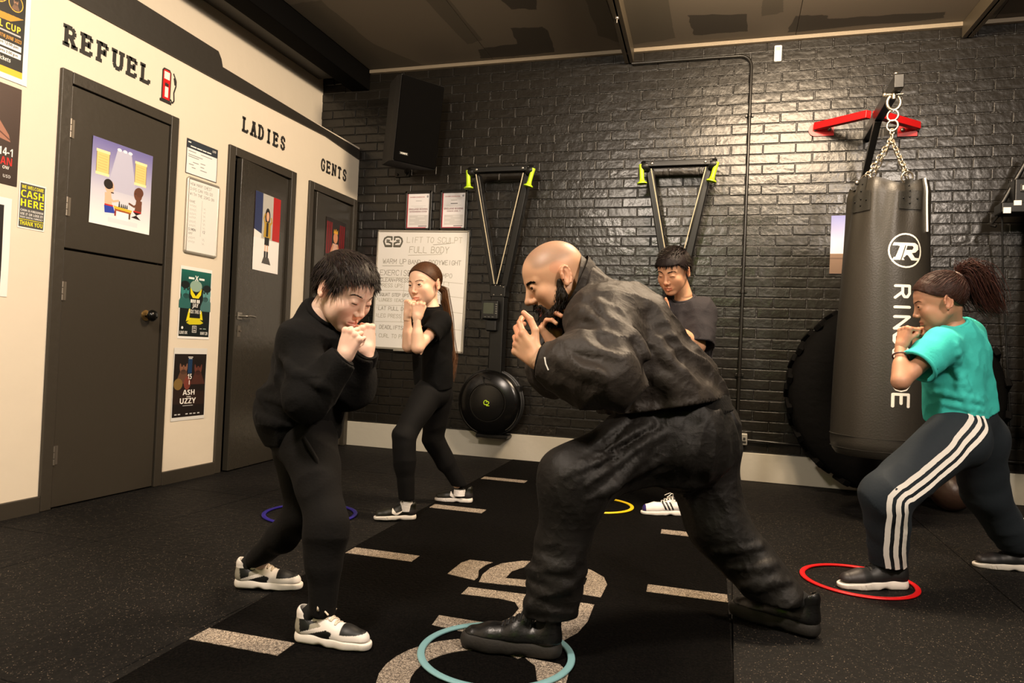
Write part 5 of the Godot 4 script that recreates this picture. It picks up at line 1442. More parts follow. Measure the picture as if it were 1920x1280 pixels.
	jm.metallic_specular = 0.4
	jm.rim_enabled = true
	jm.rim = 0.2
	jm.rim_tint = 0.8
	var jk := part(t, "jacket", mb, jm)
	var knit := cloth(Color(0.06, 0.055, 0.05), 0.9, 0.1)
	mb = MB.new()   # turned-up collar
	mb.patch(func(u, v):
		var a: float = TAU * u
		var y := nax
		var x := lat
		var z := x.cross(y).normalized()
		x = y.cross(z)
		var r: float = 0.084 + 0.012 * v + 0.005 * sin(a * 3.0)
		return J.neck + y * (0.0 + v * (0.04 + 0.014 * sin(a + 0.6))) + x * cos(a) * r + z * sin(a) * r * 1.06, 60, 8)
	mb.patch(func(u, v):
		var a: float = -TAU * u
		var y := nax
		var x := lat
		var z := x.cross(y).normalized()
		x = y.cross(z)
		var r: float = 0.078 + 0.012 * v + 0.005 * sin(a * 3.0)
		return J.neck + y * (0.0 + v * (0.04 + 0.014 * sin(-a + 0.6))) + x * cos(a) * r + z * sin(a) * r * 1.06, 60, 8)
	part(jk, "collar", mb, jm)
	mb = MB.new()   # ribbed waistband
	var wf := garment({"a": J.pel}, 0.0075, 0.3)
	for s in [-1.0, 1.0]: wf.cap(hem + lat * 0.07 * s + up * 0.12 + Vector3(-0.05, 0, 0), hem + lat * 0.07 * s - up * 0.1, 0.146, 0.146, 0.05)
	wf.cap(hem + back * 0.03 + up * 0.1, hem + back * 0.03 - up * 0.1, 0.13, 0.136, 0.05)
	wf.slice(hem + up * 0.012, up, hem, 0.5)
	wf.slice(hem - up * 0.045, -up, hem, 0.5)
	wf.net(mb, Transform3D())
	part(jk, "waistband", mb, knit)
	for q in ["L", "R"]:
		var d: Vector3 = (J["wr" + q] - J["el" + q]).normalized()
		mb = MB.new()
		mb.tube([J["wr" + q] - d * 0.055, J["wr" + q] - d * 0.045, J["wr" + q] - d * 0.012, J["wr" + q] - d * 0.004], [0.052, 0.056, 0.05, 0.044], 28)
		part(jk, "cuff", mb, knit)
	mb = MB.new()   # small white tick near the cuff
	var tick := f.hit(J.wrL.lerp(J.elL, 0.22) + Vector3(0, 0.0, 0.15), Vector3(0, 0, -1), 0.2) + Vector3(0, 0, 0.002)
	mb.tube([tick + Vector3(-0.004, 0.018, 0), tick, tick + Vector3(0.008, -0.016, 0.0)], 0.0022, 6)
	part(jk, "tick_mark", mb, M.white_paint)
	# track trousers
	f = garment(only(J, ["pel", "hipR", "hipL", "kneR", "kneL", "ankR", "ankL"]), 0.0075, 0.22)
	f.cap(J.pel + lat * 0.06 + Vector3(0.02, -0.02, 0), J.pel - lat * 0.06 + Vector3(0.02, -0.02, 0), 0.142, 0.142, 0.06)
	f.ell(J.hipL + Vector3(0.055, 0.0, 0.0), Vector3(0.125, 0.15, 0.12), 0.06)
	f.ell(J.hipR + Vector3(0.03, 0.0, 0.0), Vector3(0.12, 0.145, 0.11), 0.06)
	f.cap(J.hipL, J.kneL, 0.126, 0.078, 0.08)
	f.cap(J.kneL + Vector3(0.015, 0, 0), J.ankL + Vector3(0.01, 0.03, 0), 0.08, 0.074, 0.09)
	f.cap(J.hipR, J.kneR, 0.125, 0.095, 0.05)
	f.cap(J.kneR, J.ankR + Vector3(-0.02, 0.03, 0), 0.093, 0.07, 0.04)
	var kl: Vector3 = J.kneL
	var pulls := []
	for k in 8:   # cloth pulled from the crotch and seat towards the knee
		var e := k / 7.0
		pulls.append([J.hipL + Vector3(-0.02 + 0.03 * sin(k * 2.0), 0.1 - 0.17 * e, 0), kl + Vector3(0.05 + 0.05 * sin(k * 1.3), 0.085 - 0.13 * e, 0), 0.009 + 0.003 * sin(k * 3.1)])
	for k in 4: pulls.append([J.hipR + Vector3(0.1, -0.02 - k * 0.03, 0), J.hipR + Vector3(-0.04, -0.1 - k * 0.035, 0), 0.008])
	for k in 3: pulls.append([J.kneR.lerp(J.ankR, 0.3 + 0.22 * k) + Vector3(-0.07, 0.0, 0), J.kneR.lerp(J.ankR, 0.38 + 0.22 * k) + Vector3(0.07, 0.05, 0), 0.01])
	for k in 4: pulls.append([J.ankL + Vector3(-0.07, 0.05 + k * 0.045, 0), J.ankL + Vector3(0.075, 0.035 + k * 0.045 + 0.02 * sin(k * 2.0), 0), 0.011])
	creases(f, pulls, 0.016)
	for q in ["L", "R"]:
		f.rough(fold_noise, -0.009, along(J["kne" + q], J["ank" + q], 0.6), J["ank" + q], 0.3)
		f.rough(fold_noise, -0.009, along(J["hip" + q], J["kne" + q], 1.0, 0.4), J["hip" + q].lerp(J["kne" + q], 0.5), 0.3)
		f.slice(J["ank" + q] + Vector3(0, 0.012, 0), Vector3.DOWN, J["ank" + q], 0.12)
	f.rough(fold_noise, -0.007, Basis.from_scale(Vector3(1.6, 0.7, 1.6)), J.pel, 0.35)
	f.cap(J.pel, hem, 0.13, 0.125, 0.05)
	f.slice(hem - up * 0.005, up, hem + up * 0.1, 0.24)
	mb = MB.new()
	f.net(mb, Transform3D())
	var tm := relief(mat(Color(0.085, 0.075, 0.066), 0.6), M.wrinkle, 0.6, 1.3)
	tm.metallic_specular = 0.4
	tm.rim_enabled = true
	tm.rim = 0.06
	tm.rim_tint = 0.8
	part(t, "trousers", mb, tm)
	var lea := relief(mat(Color(1, 1, 1), 0.36), M.fine, 0.05, 10.0)
	lea.vertex_color_use_as_albedo = true
	var paint := func(p: Vector3) -> Color: return lin(0.06, 0.056, 0.052) if fposmod(p.y * 40.0 + p.z * 6.0, 1.0) > 0.08 else lin(0.045, 0.04, 0.036)
	var sole := relief(mat(Color(0.125, 0.112, 0.098), 0.7), M.fine, 0.05, 10.0)
	shoe(t, Vector3(-0.414, 0.0078, -1.955), Vector3(-0.705, 0.0078, -1.928), {"sock": M.sock_black, "ankle": J.ankL, "paint": paint, "sole": 0.044, "sole_mat": sole, "lace": M.lace_black, "upper": lea, "wedge": 0.02, "collar": 0.112, "bow": false}, "leather_shoe")
	shoe(t, Vector3(0.3, 0.0065, -2.415), Vector3(0.03, 0.0065, -2.535), {"sock": M.sock_black, "ankle": J.ankR, "paint": paint, "sole": 0.044, "sole_mat": sole, "lace": M.lace_black, "upper": lea, "wedge": 0.02, "collar": 0.112, "bow": false}, "leather_shoe")

func tee(J: Dictionary, r: float, chest_r: float, hem: float, sleeve: float, cell: float, amp: float, nax: Vector3, sl_end: float) -> Field:   # a T-shirt: hem and sleeve lengths as shares of pelvis-neck and shoulder-elbow
	var f := garment(only(J, ["pel", "neck", "shR", "shL", "elR", "elL"]), cell, 0.2)
	var lat: Vector3 = (J.shL - J.shR).normalized()
	var chest: Vector3 = J.pel.lerp(J.neck, 0.68)
	var low: Vector3 = J.pel.lerp(J.neck, hem - 0.12)
	var w: float = J.shL.distance_to(J.shR) * 0.5
	for s in [-1.0, 1.0]: f.cap(low + lat * w * 0.42 * s, chest + lat * w * 0.48 * s, r, chest_r, 0.05)
	f.cap(J.shL.lerp(J.neck, 0.12), J.shR.lerp(J.neck, 0.12), sleeve * 0.92, sleeve * 0.92, 0.05)
	f.cap(chest, J.neck, chest_r * 0.9, 0.058, 0.05)
	for q in ["L", "R"]:
		var e: Vector3 = J["sh" + q].lerp(J["el" + q], sl_end + 0.15)
		f.cap(J["sh" + q], e, sleeve, sleeve * 1.06, 0.03)
	f.rough(fold_noise, -amp, along(J.shL, J.hipR if J.has("hipR") else J.pel, 1.0, 0.5))
	f.rough(fold_noise, -amp * 0.3, Basis.from_scale(Vector3.ONE * 1.6))
	f.slice(J.neck + nax * 0.01, nax, J.neck + nax * 0.06, 0.09)
	f.cap(J.neck - nax * 0.02, J.neck + nax * 0.1, 0.05, 0.058, 0.004, true)
	for q in ["L", "R"]:
		var d: Vector3 = (J["el" + q] - J["sh" + q]).normalized()
		var e: Vector3 = J["sh" + q].lerp(J["el" + q], sl_end)
		f.slice(e, d, e + d * 0.05, 0.1)
		f.cap(e - d * 0.045, e + d * 0.05, sleeve * 0.84, sleeve * 0.92, 0.004, true)
	var up: Vector3 = (J.neck - J.pel).normalized()
	f.slice(J.pel.lerp(J.neck, hem), -up, J.pel.lerp(J.neck, hem) - up * 0.16, 0.36)
	return f

func build_girl() -> void:
	var J: Dictionary = JOINTS.girl
	var A: Dictionary = AIMS.girl
	var t := person("girl with a long ponytail in a black T-shirt, in front of the large whiteboard", J)
	var tone := lin(0.88, 0.71, 0.6)
	var body := body_mesh(J, 0.74, tone)
	var hd := frame(J.head, A.face, Vector3(-0.05, 1, 0), 0.93)
	add_head(t, body, hd, {"tone": tone, "lid": 0.0048, "jaw": 0.92, "nose": 0.9, "cheek": 1.05, "look": Vector3(-0.5, -0.1, 1), "neck_at": J.neck, "neck_r": 0.72, "brow": 0.9, "brow_col": lin(0.2, 0.13, 0.08)})
	for q in ["L", "R"]:
		body.add(hand_mesh(fist_shape, tone, hand_frame(J["wr" + q], A["fist" + q], A["palm" + q], q == "L", 0.78), q == "L"), Transform3D())
	part(t, "body", body, M.skin)
	# sleek hair, parted and drawn back into a long low ponytail
	strand_rng.seed = 6
	var hc := lin(0.27, 0.17, 0.1)
	var ctr := Vector3(0, 0.033, -0.013)
	var skull := Vector3(0.0775, 0.087, 0.0965)
	var line := func(p: Vector3) -> float:
		if p.z > -0.02: return lerpf(0.016, 0.082, pow(clampf((p.z + 0.02) / 0.095, 0.0, 1.0), 1.5)) - 0.008 * absf(p.x) / 0.06
		return lerpf(-0.062, 0.014, clampf((p.z + 0.06) / 0.04, 0.0, 1.0))
	var f := Field.new(Vector3(-0.11, -0.1, -0.14), Vector3(0.11, 0.16, 0.12), 0.0035)
	f.ell(ctr, skull + Vector3.ONE * 0.0045, 0.01)
	f.ell(Vector3(0, 0.033, 0.022), Vector3(0.068, 0.067, 0.068), 0.03)
	f.cap(Vector3(0.008, 0.128, 0.03), Vector3(0.006, 0.135, -0.05), 0.006, 0.006, 0.006, true)
	f.cut(func(p): return (line.call(p) - p.y) * 0.8)
	f.ell(ctr, skull - Vector3.ONE * 0.005, 0.002, true)
	var hb := MB.new()
	f.net(hb, Transform3D(), func(p): return hc * (0.95 + 0.5 * skin_noise.get_noise_3d(p.x * 4.0, p.y * 3.0, p.z * 0.4)))
	var knot := Vector3(0, -0.022, -0.108)
	for k in 420:   # combed strands from the parting to the knot
		var z := strand_rng.randf_range(-0.03, 0.078)
		var s := 1.0 if k % 2 else -1.0
		var a := strand_rng.randf_range(0.05, 1.35)
		var p0 := ctr + Vector3(s * sin(a), cos(a), z / 0.0965 * (1.0 if z < 0.0 else cos(a * 0.6))).normalized() * (skull + Vector3.ONE * 0.004)
		if p0.y < line.call(p0) + 0.003: continue
		var pts := []
		for j in 8:
			var q := p0.lerp(knot, j / 7.0)
			q = ctr + ((q - ctr) / skull).normalized() * (skull + Vector3.ONE * 0.0046)
			pts.append(q)
		hb.col = hc * strand_rng.randf_range(0.65, 1.6)
		hb.tube(pts, 0.0016, 3, false)
	var world := MB.new()
	world.add(hb, hd)
	var tail0 := hd * knot
	world.col = lin(0.3, 0.2, 0.13)
	world.tube([tail0, tail0 + Vector3(0.028, -0.02, -0.022), Vector3(-1.438, 1.1, -3.475), Vector3(-1.44, 1.0, -3.535), Vector3(-1.432, 0.88, -3.555), Vector3(-1.408, 0.79, -3.545), Vector3(-1.385, 0.73, -3.49)], [0.008, 0.011, 0.011, 0.01, 0.01, 0.009, 0.003], 8)
	for k in 480:   # the tail, falling down the back
		var o := Vector3(strand_rng.randfn(), strand_rng.randfn(), strand_rng.randfn()) * 0.0068
		var a := hd * knot
		world.col = lin(0.4, 0.27, 0.17) * strand_rng.randf_range(0.5, 1.5)
		var way := [a + o * 0.6, a + Vector3(0.028, -0.02, -0.022) + o, Vector3(-1.438, 1.1, -3.475) + o * 1.2, Vector3(-1.44, 1.0, -3.535) + o * 1.3, Vector3(-1.432, 0.88, -3.555) + o * 1.3, Vector3(-1.408, 0.79, -3.545) + o * 1.3, Vector3(-1.385, 0.71 + strand_rng.randf_range(-0.03, 0.04), -3.49) + o * 0.9]
		world.tube(way, [0.0012, 0.0015, 0.0015, 0.0015, 0.0015, 0.0013, 0.0004], 3, false)
	part(t, "hair", world, M.hair)
	part(t, "hair_tie", hoop_tube(hd * (knot + Vector3(0, 0, -0.004)), hd.basis * Vector3(0, -0.4, -1), 0.014, 0.005), mat(Color(0.12, 0.1, 0.1), 0.8))
	var nax: Vector3 = (J.head - J.neck + Vector3(0.03, 0, 0)).normalized()
	f = tee(J, 0.077, 0.078, 0.06, 0.05, 0.0058, 0.0045, nax, 0.5)
	var mb := MB.new()
	f.net(mb, Transform3D())
	var tm := cloth(Color(0.03, 0.028, 0.027), 0.88, 0.05, 0.03)
	var sh := part(t, "t_shirt", mb, tm)
	part(sh, "neckband", hoop_tube(J.neck + nax * 0.01, nax, 0.053, 0.006), tm)
	f = garment(only(J, ["pel", "hipR", "hipL", "kneR", "kneL", "ankR", "ankL"]), 0.0062, 0.13)
	var lat: Vector3 = (J.shL - J.shR).normalized()
	f.cap(J.pel + lat * 0.045, J.pel - lat * 0.045, 0.079, 0.079, 0.04)
	f.cap(J.pel + lat * 0.035 + Vector3(0, 0.07, 0), J.pel - lat * 0.035 + Vector3(0, 0.07, 0), 0.072, 0.072, 0.04)
	for q in ["L", "R"]:
		f.cap(J["hip" + q], J["kne" + q], 0.08, 0.054, 0.035)
		f.cap(J["kne" + q], J["ank" + q] + Vector3(0, 0.025, 0), 0.054, 0.039, 0.02)
		f.cap(J["kne" + q].lerp(J["ank" + q], 0.15), J["kne" + q].lerp(J["ank" + q], 0.45), 0.055, 0.05, 0.02)
		f.rough(fold_noise, -0.0035, along(J["kne" + q], J["ank" + q], 0.35), J["kne" + q], 0.25)
		f.slice(J["ank" + q] + Vector3(0, 0.022, 0), Vector3.DOWN, J["ank" + q], 0.08)
	mb = MB.new()
	f.net(mb, Transform3D())
	part(t, "leggings", mb, cloth(Color(0.042, 0.038, 0.036), 0.8, 0.04, 0.03))
	for q in ["L", "R"]:
		mb = MB.new()
		mb.tube([J["ank" + q] + Vector3(0, -0.03, 0), J["ank" + q] + Vector3(0, 0.004, 0), J["ank" + q] + Vector3(0, 0.02 if q == "L" else 0.002, 0)], [0.034, 0.031, 0.029], 20)
		part(t, "sock", mb, M.sock_white)
	var paint := func(p: Vector3) -> Color:   # black, with a white tick on each side and a grey heel
		var m := (p.z - 0.075) / 0.09
		if absf(p.x) > 0.012 and m > 0.0 and m < 1.0:
			var lowc := 0.03 + 0.05 * pow(absf(m - 0.72) / 0.72, 1.5)
			var highc := lowc + 0.016 * smoothstep(0.0, 0.7, m)
			if m > 0.72: lowc = 0.03 + 0.012 * (m - 0.72) / 0.28
			if m > 0.72: highc = 0.048 + 0.03 * (m - 0.72) / 0.28
			if p.y > lowc + 0.004 and p.y < highc + 0.004: return lin(0.93, 0.9, 0.86)
		if p.z < 0.05 and p.y < 0.07: return lin(0.16, 0.15, 0.14)
		return lin(0.055, 0.05, 0.048)
	shoe(t, Vector3(-1.44, 0.0065, -3.235), Vector3(-1.625, 0.0065, -3.14), {"paint": paint, "sole": 0.034, "wedge": 0.09, "lace": M.lace_black, "grooves": 4}, "trainer")
	shoe(t, Vector3(-1.325, 0.007, -3.725), Vector3(-1.535, 0.007, -3.68), {"paint": paint, "sole": 0.034, "wedge": 0.09, "lace": M.lace_black, "grooves": 4}, "trainer")

func build_far_boy() -> void:
	var J: Dictionary = JOINTS.boy2
	var A: Dictionary = AIMS.boy2
	var t := person("boy in a charcoal T-shirt looking down, half hidden behind the stooping man", J)
	var tone := lin(0.8, 0.6, 0.47)
	var body := body_mesh(J, 0.82, tone)
	var hd := frame(J.head, A.face, Vector3(0.05, 1, 0), 1.02)
	add_head(t, body, hd, {"tone": tone, "lid": 0.0022, "lid_low": 0.004, "jaw": 0.95, "look": Vector3(0, -0.7, 1), "neck_at": J.neck, "neck_r": 0.82, "brow": 1.2, "brow_n": 60, "brow_col": lin(0.09, 0.06, 0.05)})
	for q in ["L", "R"]:
		body.add(hand_mesh(cupped_shape, tone, hand_frame(J["wr" + q], A["hand" + q], A["palm" + q], q == "L", 0.82), q == "L"), Transform3D())
	part(t, "body", body, M.skin)
	var line := func(p: Vector3) -> float:
		if p.z > 0.03: return lerpf(0.03, 0.057, clampf((p.z - 0.035) / 0.025, 0.0, 1.0))
		if p.z > 0.0: return lerpf(0.012, 0.03, clampf(p.z / 0.03, 0.0, 1.0)) - 0.008
		if p.z > -0.035: return 0.024
		return lerpf(-0.05, 0.024, clampf((p.z + 0.075) / 0.04, 0.0, 1.0))
	var flow := func(p: Vector3) -> Vector3: return Vector3(p.x * 4.0 - 0.2, 0.1 if p.y > 0.09 else -0.9, 0.6 if p.y > 0.07 else 0.1)
	short_hair(t, hd, lin(0.1, 0.075, 0.06), line, 0.011, 1800, 0.022, flow, 21, 0.25)
	var nax: Vector3 = (J.head - J.neck + Vector3(0.02, 0.02, 0)).normalized()
	var f := tee(J, 0.105, 0.1, -0.12, 0.078, 0.0075, 0.007, nax, 0.92)
	var mb := MB.new()
	f.net(mb, Transform3D())
	var tm := cloth(Color(0.2, 0.19, 0.2), 0.9, 0.06)
	var sh := part(t, "t_shirt", mb, tm)
	part(sh, "neckband", hoop_tube(J.neck + nax * 0.01, nax, 0.056, 0.008), tm)
	f = garment(only(J, ["pel", "hipR", "hipL", "kneR", "kneL", "ankR", "ankL"]), 0.009, 0.16)
	var lat: Vector3 = (J.shL - J.shR).normalized()
	f.cap(J.pel + lat * 0.05, J.pel - lat * 0.05, 0.1, 0.1, 0.04)
	for q in ["L", "R"]:
		f.cap(J["hip" + q], J["kne" + q], 0.088, 0.068, 0.04)
		f.cap(J["kne" + q], J["ank" + q] + Vector3(0, 0.02, 0), 0.068, 0.056, 0.03)
		f.rough(fold_noise, -0.008, along(J["kne" + q], J["ank" + q], 0.4), J["ank" + q], 0.3)
		f.slice(J["ank" + q] + Vector3(0, 0.005, 0), Vector3.DOWN, J["ank" + q], 0.1)
	mb = MB.new()
	f.net(mb, Transform3D())
	part(t, "joggers", mb, cloth(Color(0.07, 0.066, 0.062), 0.88, 0.06))
	var paint := func(p: Vector3) -> Color:   # white with three dark bars and a violet toe
		var q := p.z - (p.y - 0.05) * 0.5
		if absf(p.x) > 0.014 and p.y > 0.034 and p.y < 0.08 and q > 0.1 and q < 0.16 and fposmod(q - 0.1, 0.022) < 0.012: return lin(0.08, 0.08, 0.08)
		if p.z > 0.262: return lin(0.2, 0.16, 0.42)
		if absf(p.x) < 0.02 and p.y > 0.075 and p.z > 0.06: return lin(0.1, 0.1, 0.1)
		return lin(0.92, 0.9, 0.88)
	shoe(t, Vector3(-0.185, 0.0065, -3.99), Vector3(-0.43, 0.0065, -3.905), {"sock": M.sock_black, "ankle": J.ankL, "paint": paint, "sole": 0.026}, "trainer")
	shoe(t, Vector3(0.06, 0.0065, -4.2), Vector3(-0.16, 0.0065, -4.16), {"sock": M.sock_black, "ankle": J.ankR, "paint": paint, "sole": 0.026}, "trainer")

func build_teal_girl() -> void:
	var J: Dictionary = JOINTS.teal
	var A: Dictionary = AIMS.teal
	var t := person("girl in a teal T-shirt and striped track trousers, facing the punch bag", J)
	var tone := lin(0.72, 0.53, 0.42)
	var body := body_mesh(J, 0.8, tone)
	var hd := frame(J.head, A.face, Vector3(0.05, 1, 0.1), 0.95)
	add_head(t, body, hd, {"tone": tone, "lid": 0.0036, "jaw": 0.92, "nose": 0.92, "look": Vector3(0, -0.3, 1), "neck_at": J.neck, "neck_r": 0.7, "brow": 1.0, "brow_col": lin(0.1, 0.07, 0.05)})
	for q in ["L", "R"]:
		body.add(hand_mesh(fist_shape, tone, hand_frame(J["wr" + q], A["fist" + q], A["palm" + q], q == "L", 0.82), q == "L"), Transform3D())
	part(t, "body", body, M.skin)
	# dark hair drawn up into a high wavy ponytail
	strand_rng.seed = 16
	var hc := lin(0.19, 0.11, 0.085)
	var ctr := Vector3(0, 0.033, -0.013)
	var skull := Vector3(0.0775, 0.087, 0.0965)
	var line := func(p: Vector3) -> float:
		if p.z > -0.02: return lerpf(0.016, 0.074, pow(clampf((p.z + 0.02) / 0.095, 0.0, 1.0), 1.5))
		return lerpf(-0.05, 0.016, clampf((p.z + 0.07) / 0.05, 0.0, 1.0))
	var f := Field.new(Vector3(-0.11, -0.1, -0.14), Vector3(0.11, 0.16, 0.12), 0.0035)
	f.ell(ctr, skull + Vector3.ONE * 0.007, 0.01)
	f.ell(Vector3(0, 0.033, 0.022), Vector3(0.069, 0.068, 0.069), 0.03)
	f.rough(skin_noise, 0.002)
	f.cut(func(p): return (line.call(p) - p.y) * 0.8)
	f.ell(ctr, skull - Vector3.ONE * 0.005, 0.002, true)
	var hb := MB.new()
	f.net(hb, Transform3D(), func(p): return hc * (0.9 + 0.4 * skin_noise.get_noise_3d(p.x * 4.0, p.y, p.z)))
	var knot := Vector3(0, 0.083, -0.098)
	for k in 800:
		var d := Vector3(strand_rng.randfn(), strand_rng.randfn(), strand_rng.randfn()).normalized()
		var p0 := ctr + d * (skull + Vector3.ONE * 0.006)
		if p0.y < line.call(p0) + 0.002: continue
		var pts := []
		for j in 7:
			var q := p0.lerp(knot, j / 6.0)
			q = ctr + ((q - ctr) / skull).normalized() * (skull + Vector3.ONE * (0.0075 + 0.002 * sin(j * 2.0 + k)))
			pts.append(q)
		hb.col = hc * strand_rng.randf_range(0.55, 1.7)
		hb.tube(pts, 0.0015, 3, false)
	for k in 26:   # loose wisps at the nape
		var p0 := ctr + Vector3(strand_rng.randf_range(-0.6, 0.6), -0.75, -0.7).normalized() * skull
		hb.col = hc
		hb.tube([p0, p0 + Vector3(strand_rng.randf_range(-0.01, 0.01), -0.02, -0.012), p0 + Vector3(strand_rng.randf_range(-0.02, 0.02), -0.05, -0.014)], [0.0009, 0.0007, 0.0003], 3, false)
	var world := MB.new()
	world.add(hb, hd)
	var a := hd * knot
	var cb: Basis = hd.basis.orthonormalized()
	for k in 1300:   # the tail rises, then falls away behind in waves
		var o := Vector3(strand_rng.randfn(), strand_rng.randfn(), strand_rng.randfn()) * 0.0105
		var w := strand_rng.randf_range(0.0, TAU)
		var g := 1.0 + strand_rng.randf_range(-0.2, 0.22)
		world.col = Color(hc.r * 1.15, hc.g, hc.b) * strand_rng.randf_range(0.5, 1.9)
		var right := Vector3(0.945, 0, -0.12)
		var way := [a + o * 0.4]
		for q in [[0.012, 0.018, 1.0], [0.035, 0.022, 1.5], [0.058, 0.0, 1.8], [0.078, -0.045, 1.9], [0.098, -0.085, 1.8], [0.12, -0.118, 1.5]]:
			way.append(a + (right * q[0] + Vector3(0, q[1], 0.0)) * g + o * q[2] + Vector3(0.3, 1, 0.6) * 0.0045 * sin(q[0] * 70.0 + w))
		world.tube(way, [0.0011, 0.0013, 0.0014, 0.0014, 0.0013, 0.001, 0.0004], 3, false)
	part(t, "hair", world, M.hair)
	part(t, "hair_tie", hoop_tube(a, cb * Vector3(0, 0.6, -0.8), 0.018, 0.0065), mat(Color(0.35, 0.28, 0.25), 0.5))
	var nax: Vector3 = (J.head - J.neck + Vector3(0.03, 0, 0)).normalized()
	f = tee(J, 0.112, 0.103, 0.12, 0.066, 0.0065, 0.0055, nax, 0.58)
	var sl: Vector3 = J.shL
	creases(f, [[sl + Vector3(0.04, 0.0, 0.0), sl + Vector3(0.1, -0.15, 0), 0.012], [sl + Vector3(0.05, -0.07, 0.0), sl + Vector3(0.13, -0.2, 0.0), 0.011], [sl + Vector3(0.01, -0.17, 0.0), sl + Vector3(0.17, -0.2, 0.0), 0.011], [sl + Vector3(0.03, -0.21, 0.0), sl + Vector3(0.17, -0.235, 0.0), 0.01], [sl + Vector3(0.07, -0.14, 0.0), sl + Vector3(0.14, -0.27, 0.0), 0.01]], 0.016)
	var mb := MB.new()
	f.net(mb, Transform3D())
	var tm := cloth(Color(0.25, 0.75, 0.72), 0.85, 0.04, 0.1)
	var sh := part(t, "cropped_t_shirt", mb, tm)
	part(sh, "neckband", hoop_tube(J.neck + nax * 0.01, nax, 0.054, 0.007), tm)
	for q in ["L", "R"]:   # rolled sleeve ends
		var d: Vector3 = (J["el" + q] - J["sh" + q]).normalized()
		var e: Vector3 = J["sh" + q].lerp(J["el" + q], 0.555)
		part(sh, "sleeve_cuff", hoop_tube(e, d, 0.067, 0.007), tm)
	# track trousers
	f = garment(only(J, ["pel", "hipR", "hipL", "kneR", "kneL", "ankR", "ankL"]), 0.0065, 0.17)
	var lat: Vector3 = (J.shL - J.shR).normalized()
	f.cap(J.pel + lat * 0.055, J.pel - lat * 0.055, 0.105, 0.105, 0.05)
	f.cap(J.pel + Vector3(0, 0.06, 0) + lat * 0.05, J.pel + Vector3(0, 0.06, 0) - lat * 0.05, 0.095, 0.095, 0.04)
	f.ell(J.hipL + Vector3(0.05, 0.0, -0.02), Vector3(0.1, 0.11, 0.1), 0.05)
	f.ell(J.hipR + Vector3(0.03, 0.0, 0.0), Vector3(0.1, 0.11, 0.1), 0.05)
	for q in ["L", "R"]:
		f.cap(J["hip" + q], J["kne" + q], 0.108, 0.086, 0.04)
		f.cap(J["kne" + q], J["ank" + q] + Vector3(0.01, 0.03, 0), 0.086, 0.064, 0.03)
		f.rough(fold_noise, -0.006, along(J["kne" + q], J["ank" + q], 0.35), J["ank" + q], 0.22)
		f.rough(fold_noise, -0.006, along(J["hip" + q], J["kne" + q], 0.45), J["kne" + q], 0.24)
		f.slice(J["ank" + q] + Vector3(0, 0.006, 0), Vector3.DOWN, J["ank" + q], 0.1)
	f.slice(J.pel + Vector3(0, 0.13, 0), Vector3.UP, J.pel + Vector3(0, 0.2, 0), 0.2)
	mb = MB.new()
	f.net(mb, Transform3D())
	var pm := cloth(Color(0.15, 0.174, 0.197), 0.72, 0.04, 0.12)
	var tr := part(t, "track_trousers", mb, pm)
	# three white stripes down the outside of the near leg, laid on the cloth
	var spine := [J.pel + Vector3(-0.02, 0.1, 0.03), J.pel.lerp(J.hipL, 0.6) + Vector3(0, 0.04, 0), J.hipL.lerp(J.kneL, 0.25), J.hipL.lerp(J.kneL, 0.65), J.kneL, J.kneL.lerp(J.ankL, 0.35), J.kneL.lerp(J.ankL, 0.7), J.ankL + Vector3(0.01, 0.015, 0)]
	var curve := Curve3D.new()
	for k in spine.size():
		var tang: Vector3 = (spine[mini(k + 1, spine.size() - 1)] - spine[maxi(k - 1, 0)]) * 0.17
		curve.add_point(spine[k], -tang, tang)
	var total := curve.get_baked_length()
	for st in 3:
		mb = MB.new()
		var cols := 4
		var rows := 90
		for side in 1:
			for y in rows + 1:
				var d0 := total * y / rows
				var c := curve.sample_baked(d0)
				var dir := (curve.sample_baked(minf(d0 + 0.03, total)) - curve.sample_baked(maxf(d0 - 0.03, 0.0))).normalized()
				var outw := Vector3(0.12, 0.0, 1.0)
				outw = (outw - dir * outw.dot(dir)).normalized()
				var acr := dir.cross(outw).normalized()
				for x in cols + 1:
					var o: float = (float(st) - 1.0) * 0.031 + (float(x) / cols - 0.5) * 0.018 - 0.012
					var p := f.hit(c + acr * o + outw * 0.22, -outw, 0.4)
					mb.vert(p + outw * 0.0042, outw)
			for y in rows:
				for x in cols:
					var q := y * (cols + 1) + x
					mb.tri(q, q + 1, q + cols + 2)
					mb.tri(q, q + cols + 2, q + cols + 1)
		part(tr, "white_stripe", mb, M.stripe)
	mb = MB.new()
	var d: Vector3 = (J.wrL - J.elL).normalized()
	part(t, "bracelet", hoop_tube(J.elL.lerp(J.wrL, 0.72), d, 0.0285, 0.0035), mat(Color(0.4, 0.3, 0.28), 0.4))
	var paint := func(p: Vector3) -> Color: return lin(0.13, 0.125, 0.12) if p.z < 0.2 else lin(0.16, 0.15, 0.145)
	shoe(t, Vector3(0.69, 0.0, -3.12), Vector3(0.425, 0.0, -3.005), {"sock": M.sock_black, "ankle": J.ankL, "paint": paint, "sole": 0.034, "wedge": 0.1, "lace": M.lace_black, "grooves": 5}, "trainer")
	shoe(t, Vector3(1.3, 0.0, -3.62), Vector3(1.045, 0.0, -3.6), {"sock": M.sock_black, "ankle": J.ankR, "paint": paint, "sole": 0.034, "wedge": 0.1, "lace": M.lace_black, "grooves": 5}, "trainer")
# ---------------------------------------------------------------- people: bodies from joints
var skin_noise := FastNoiseLite.new()
var fold_noise := FastNoiseLite.new()
var strand_rng := RandomNumberGenerator.new()

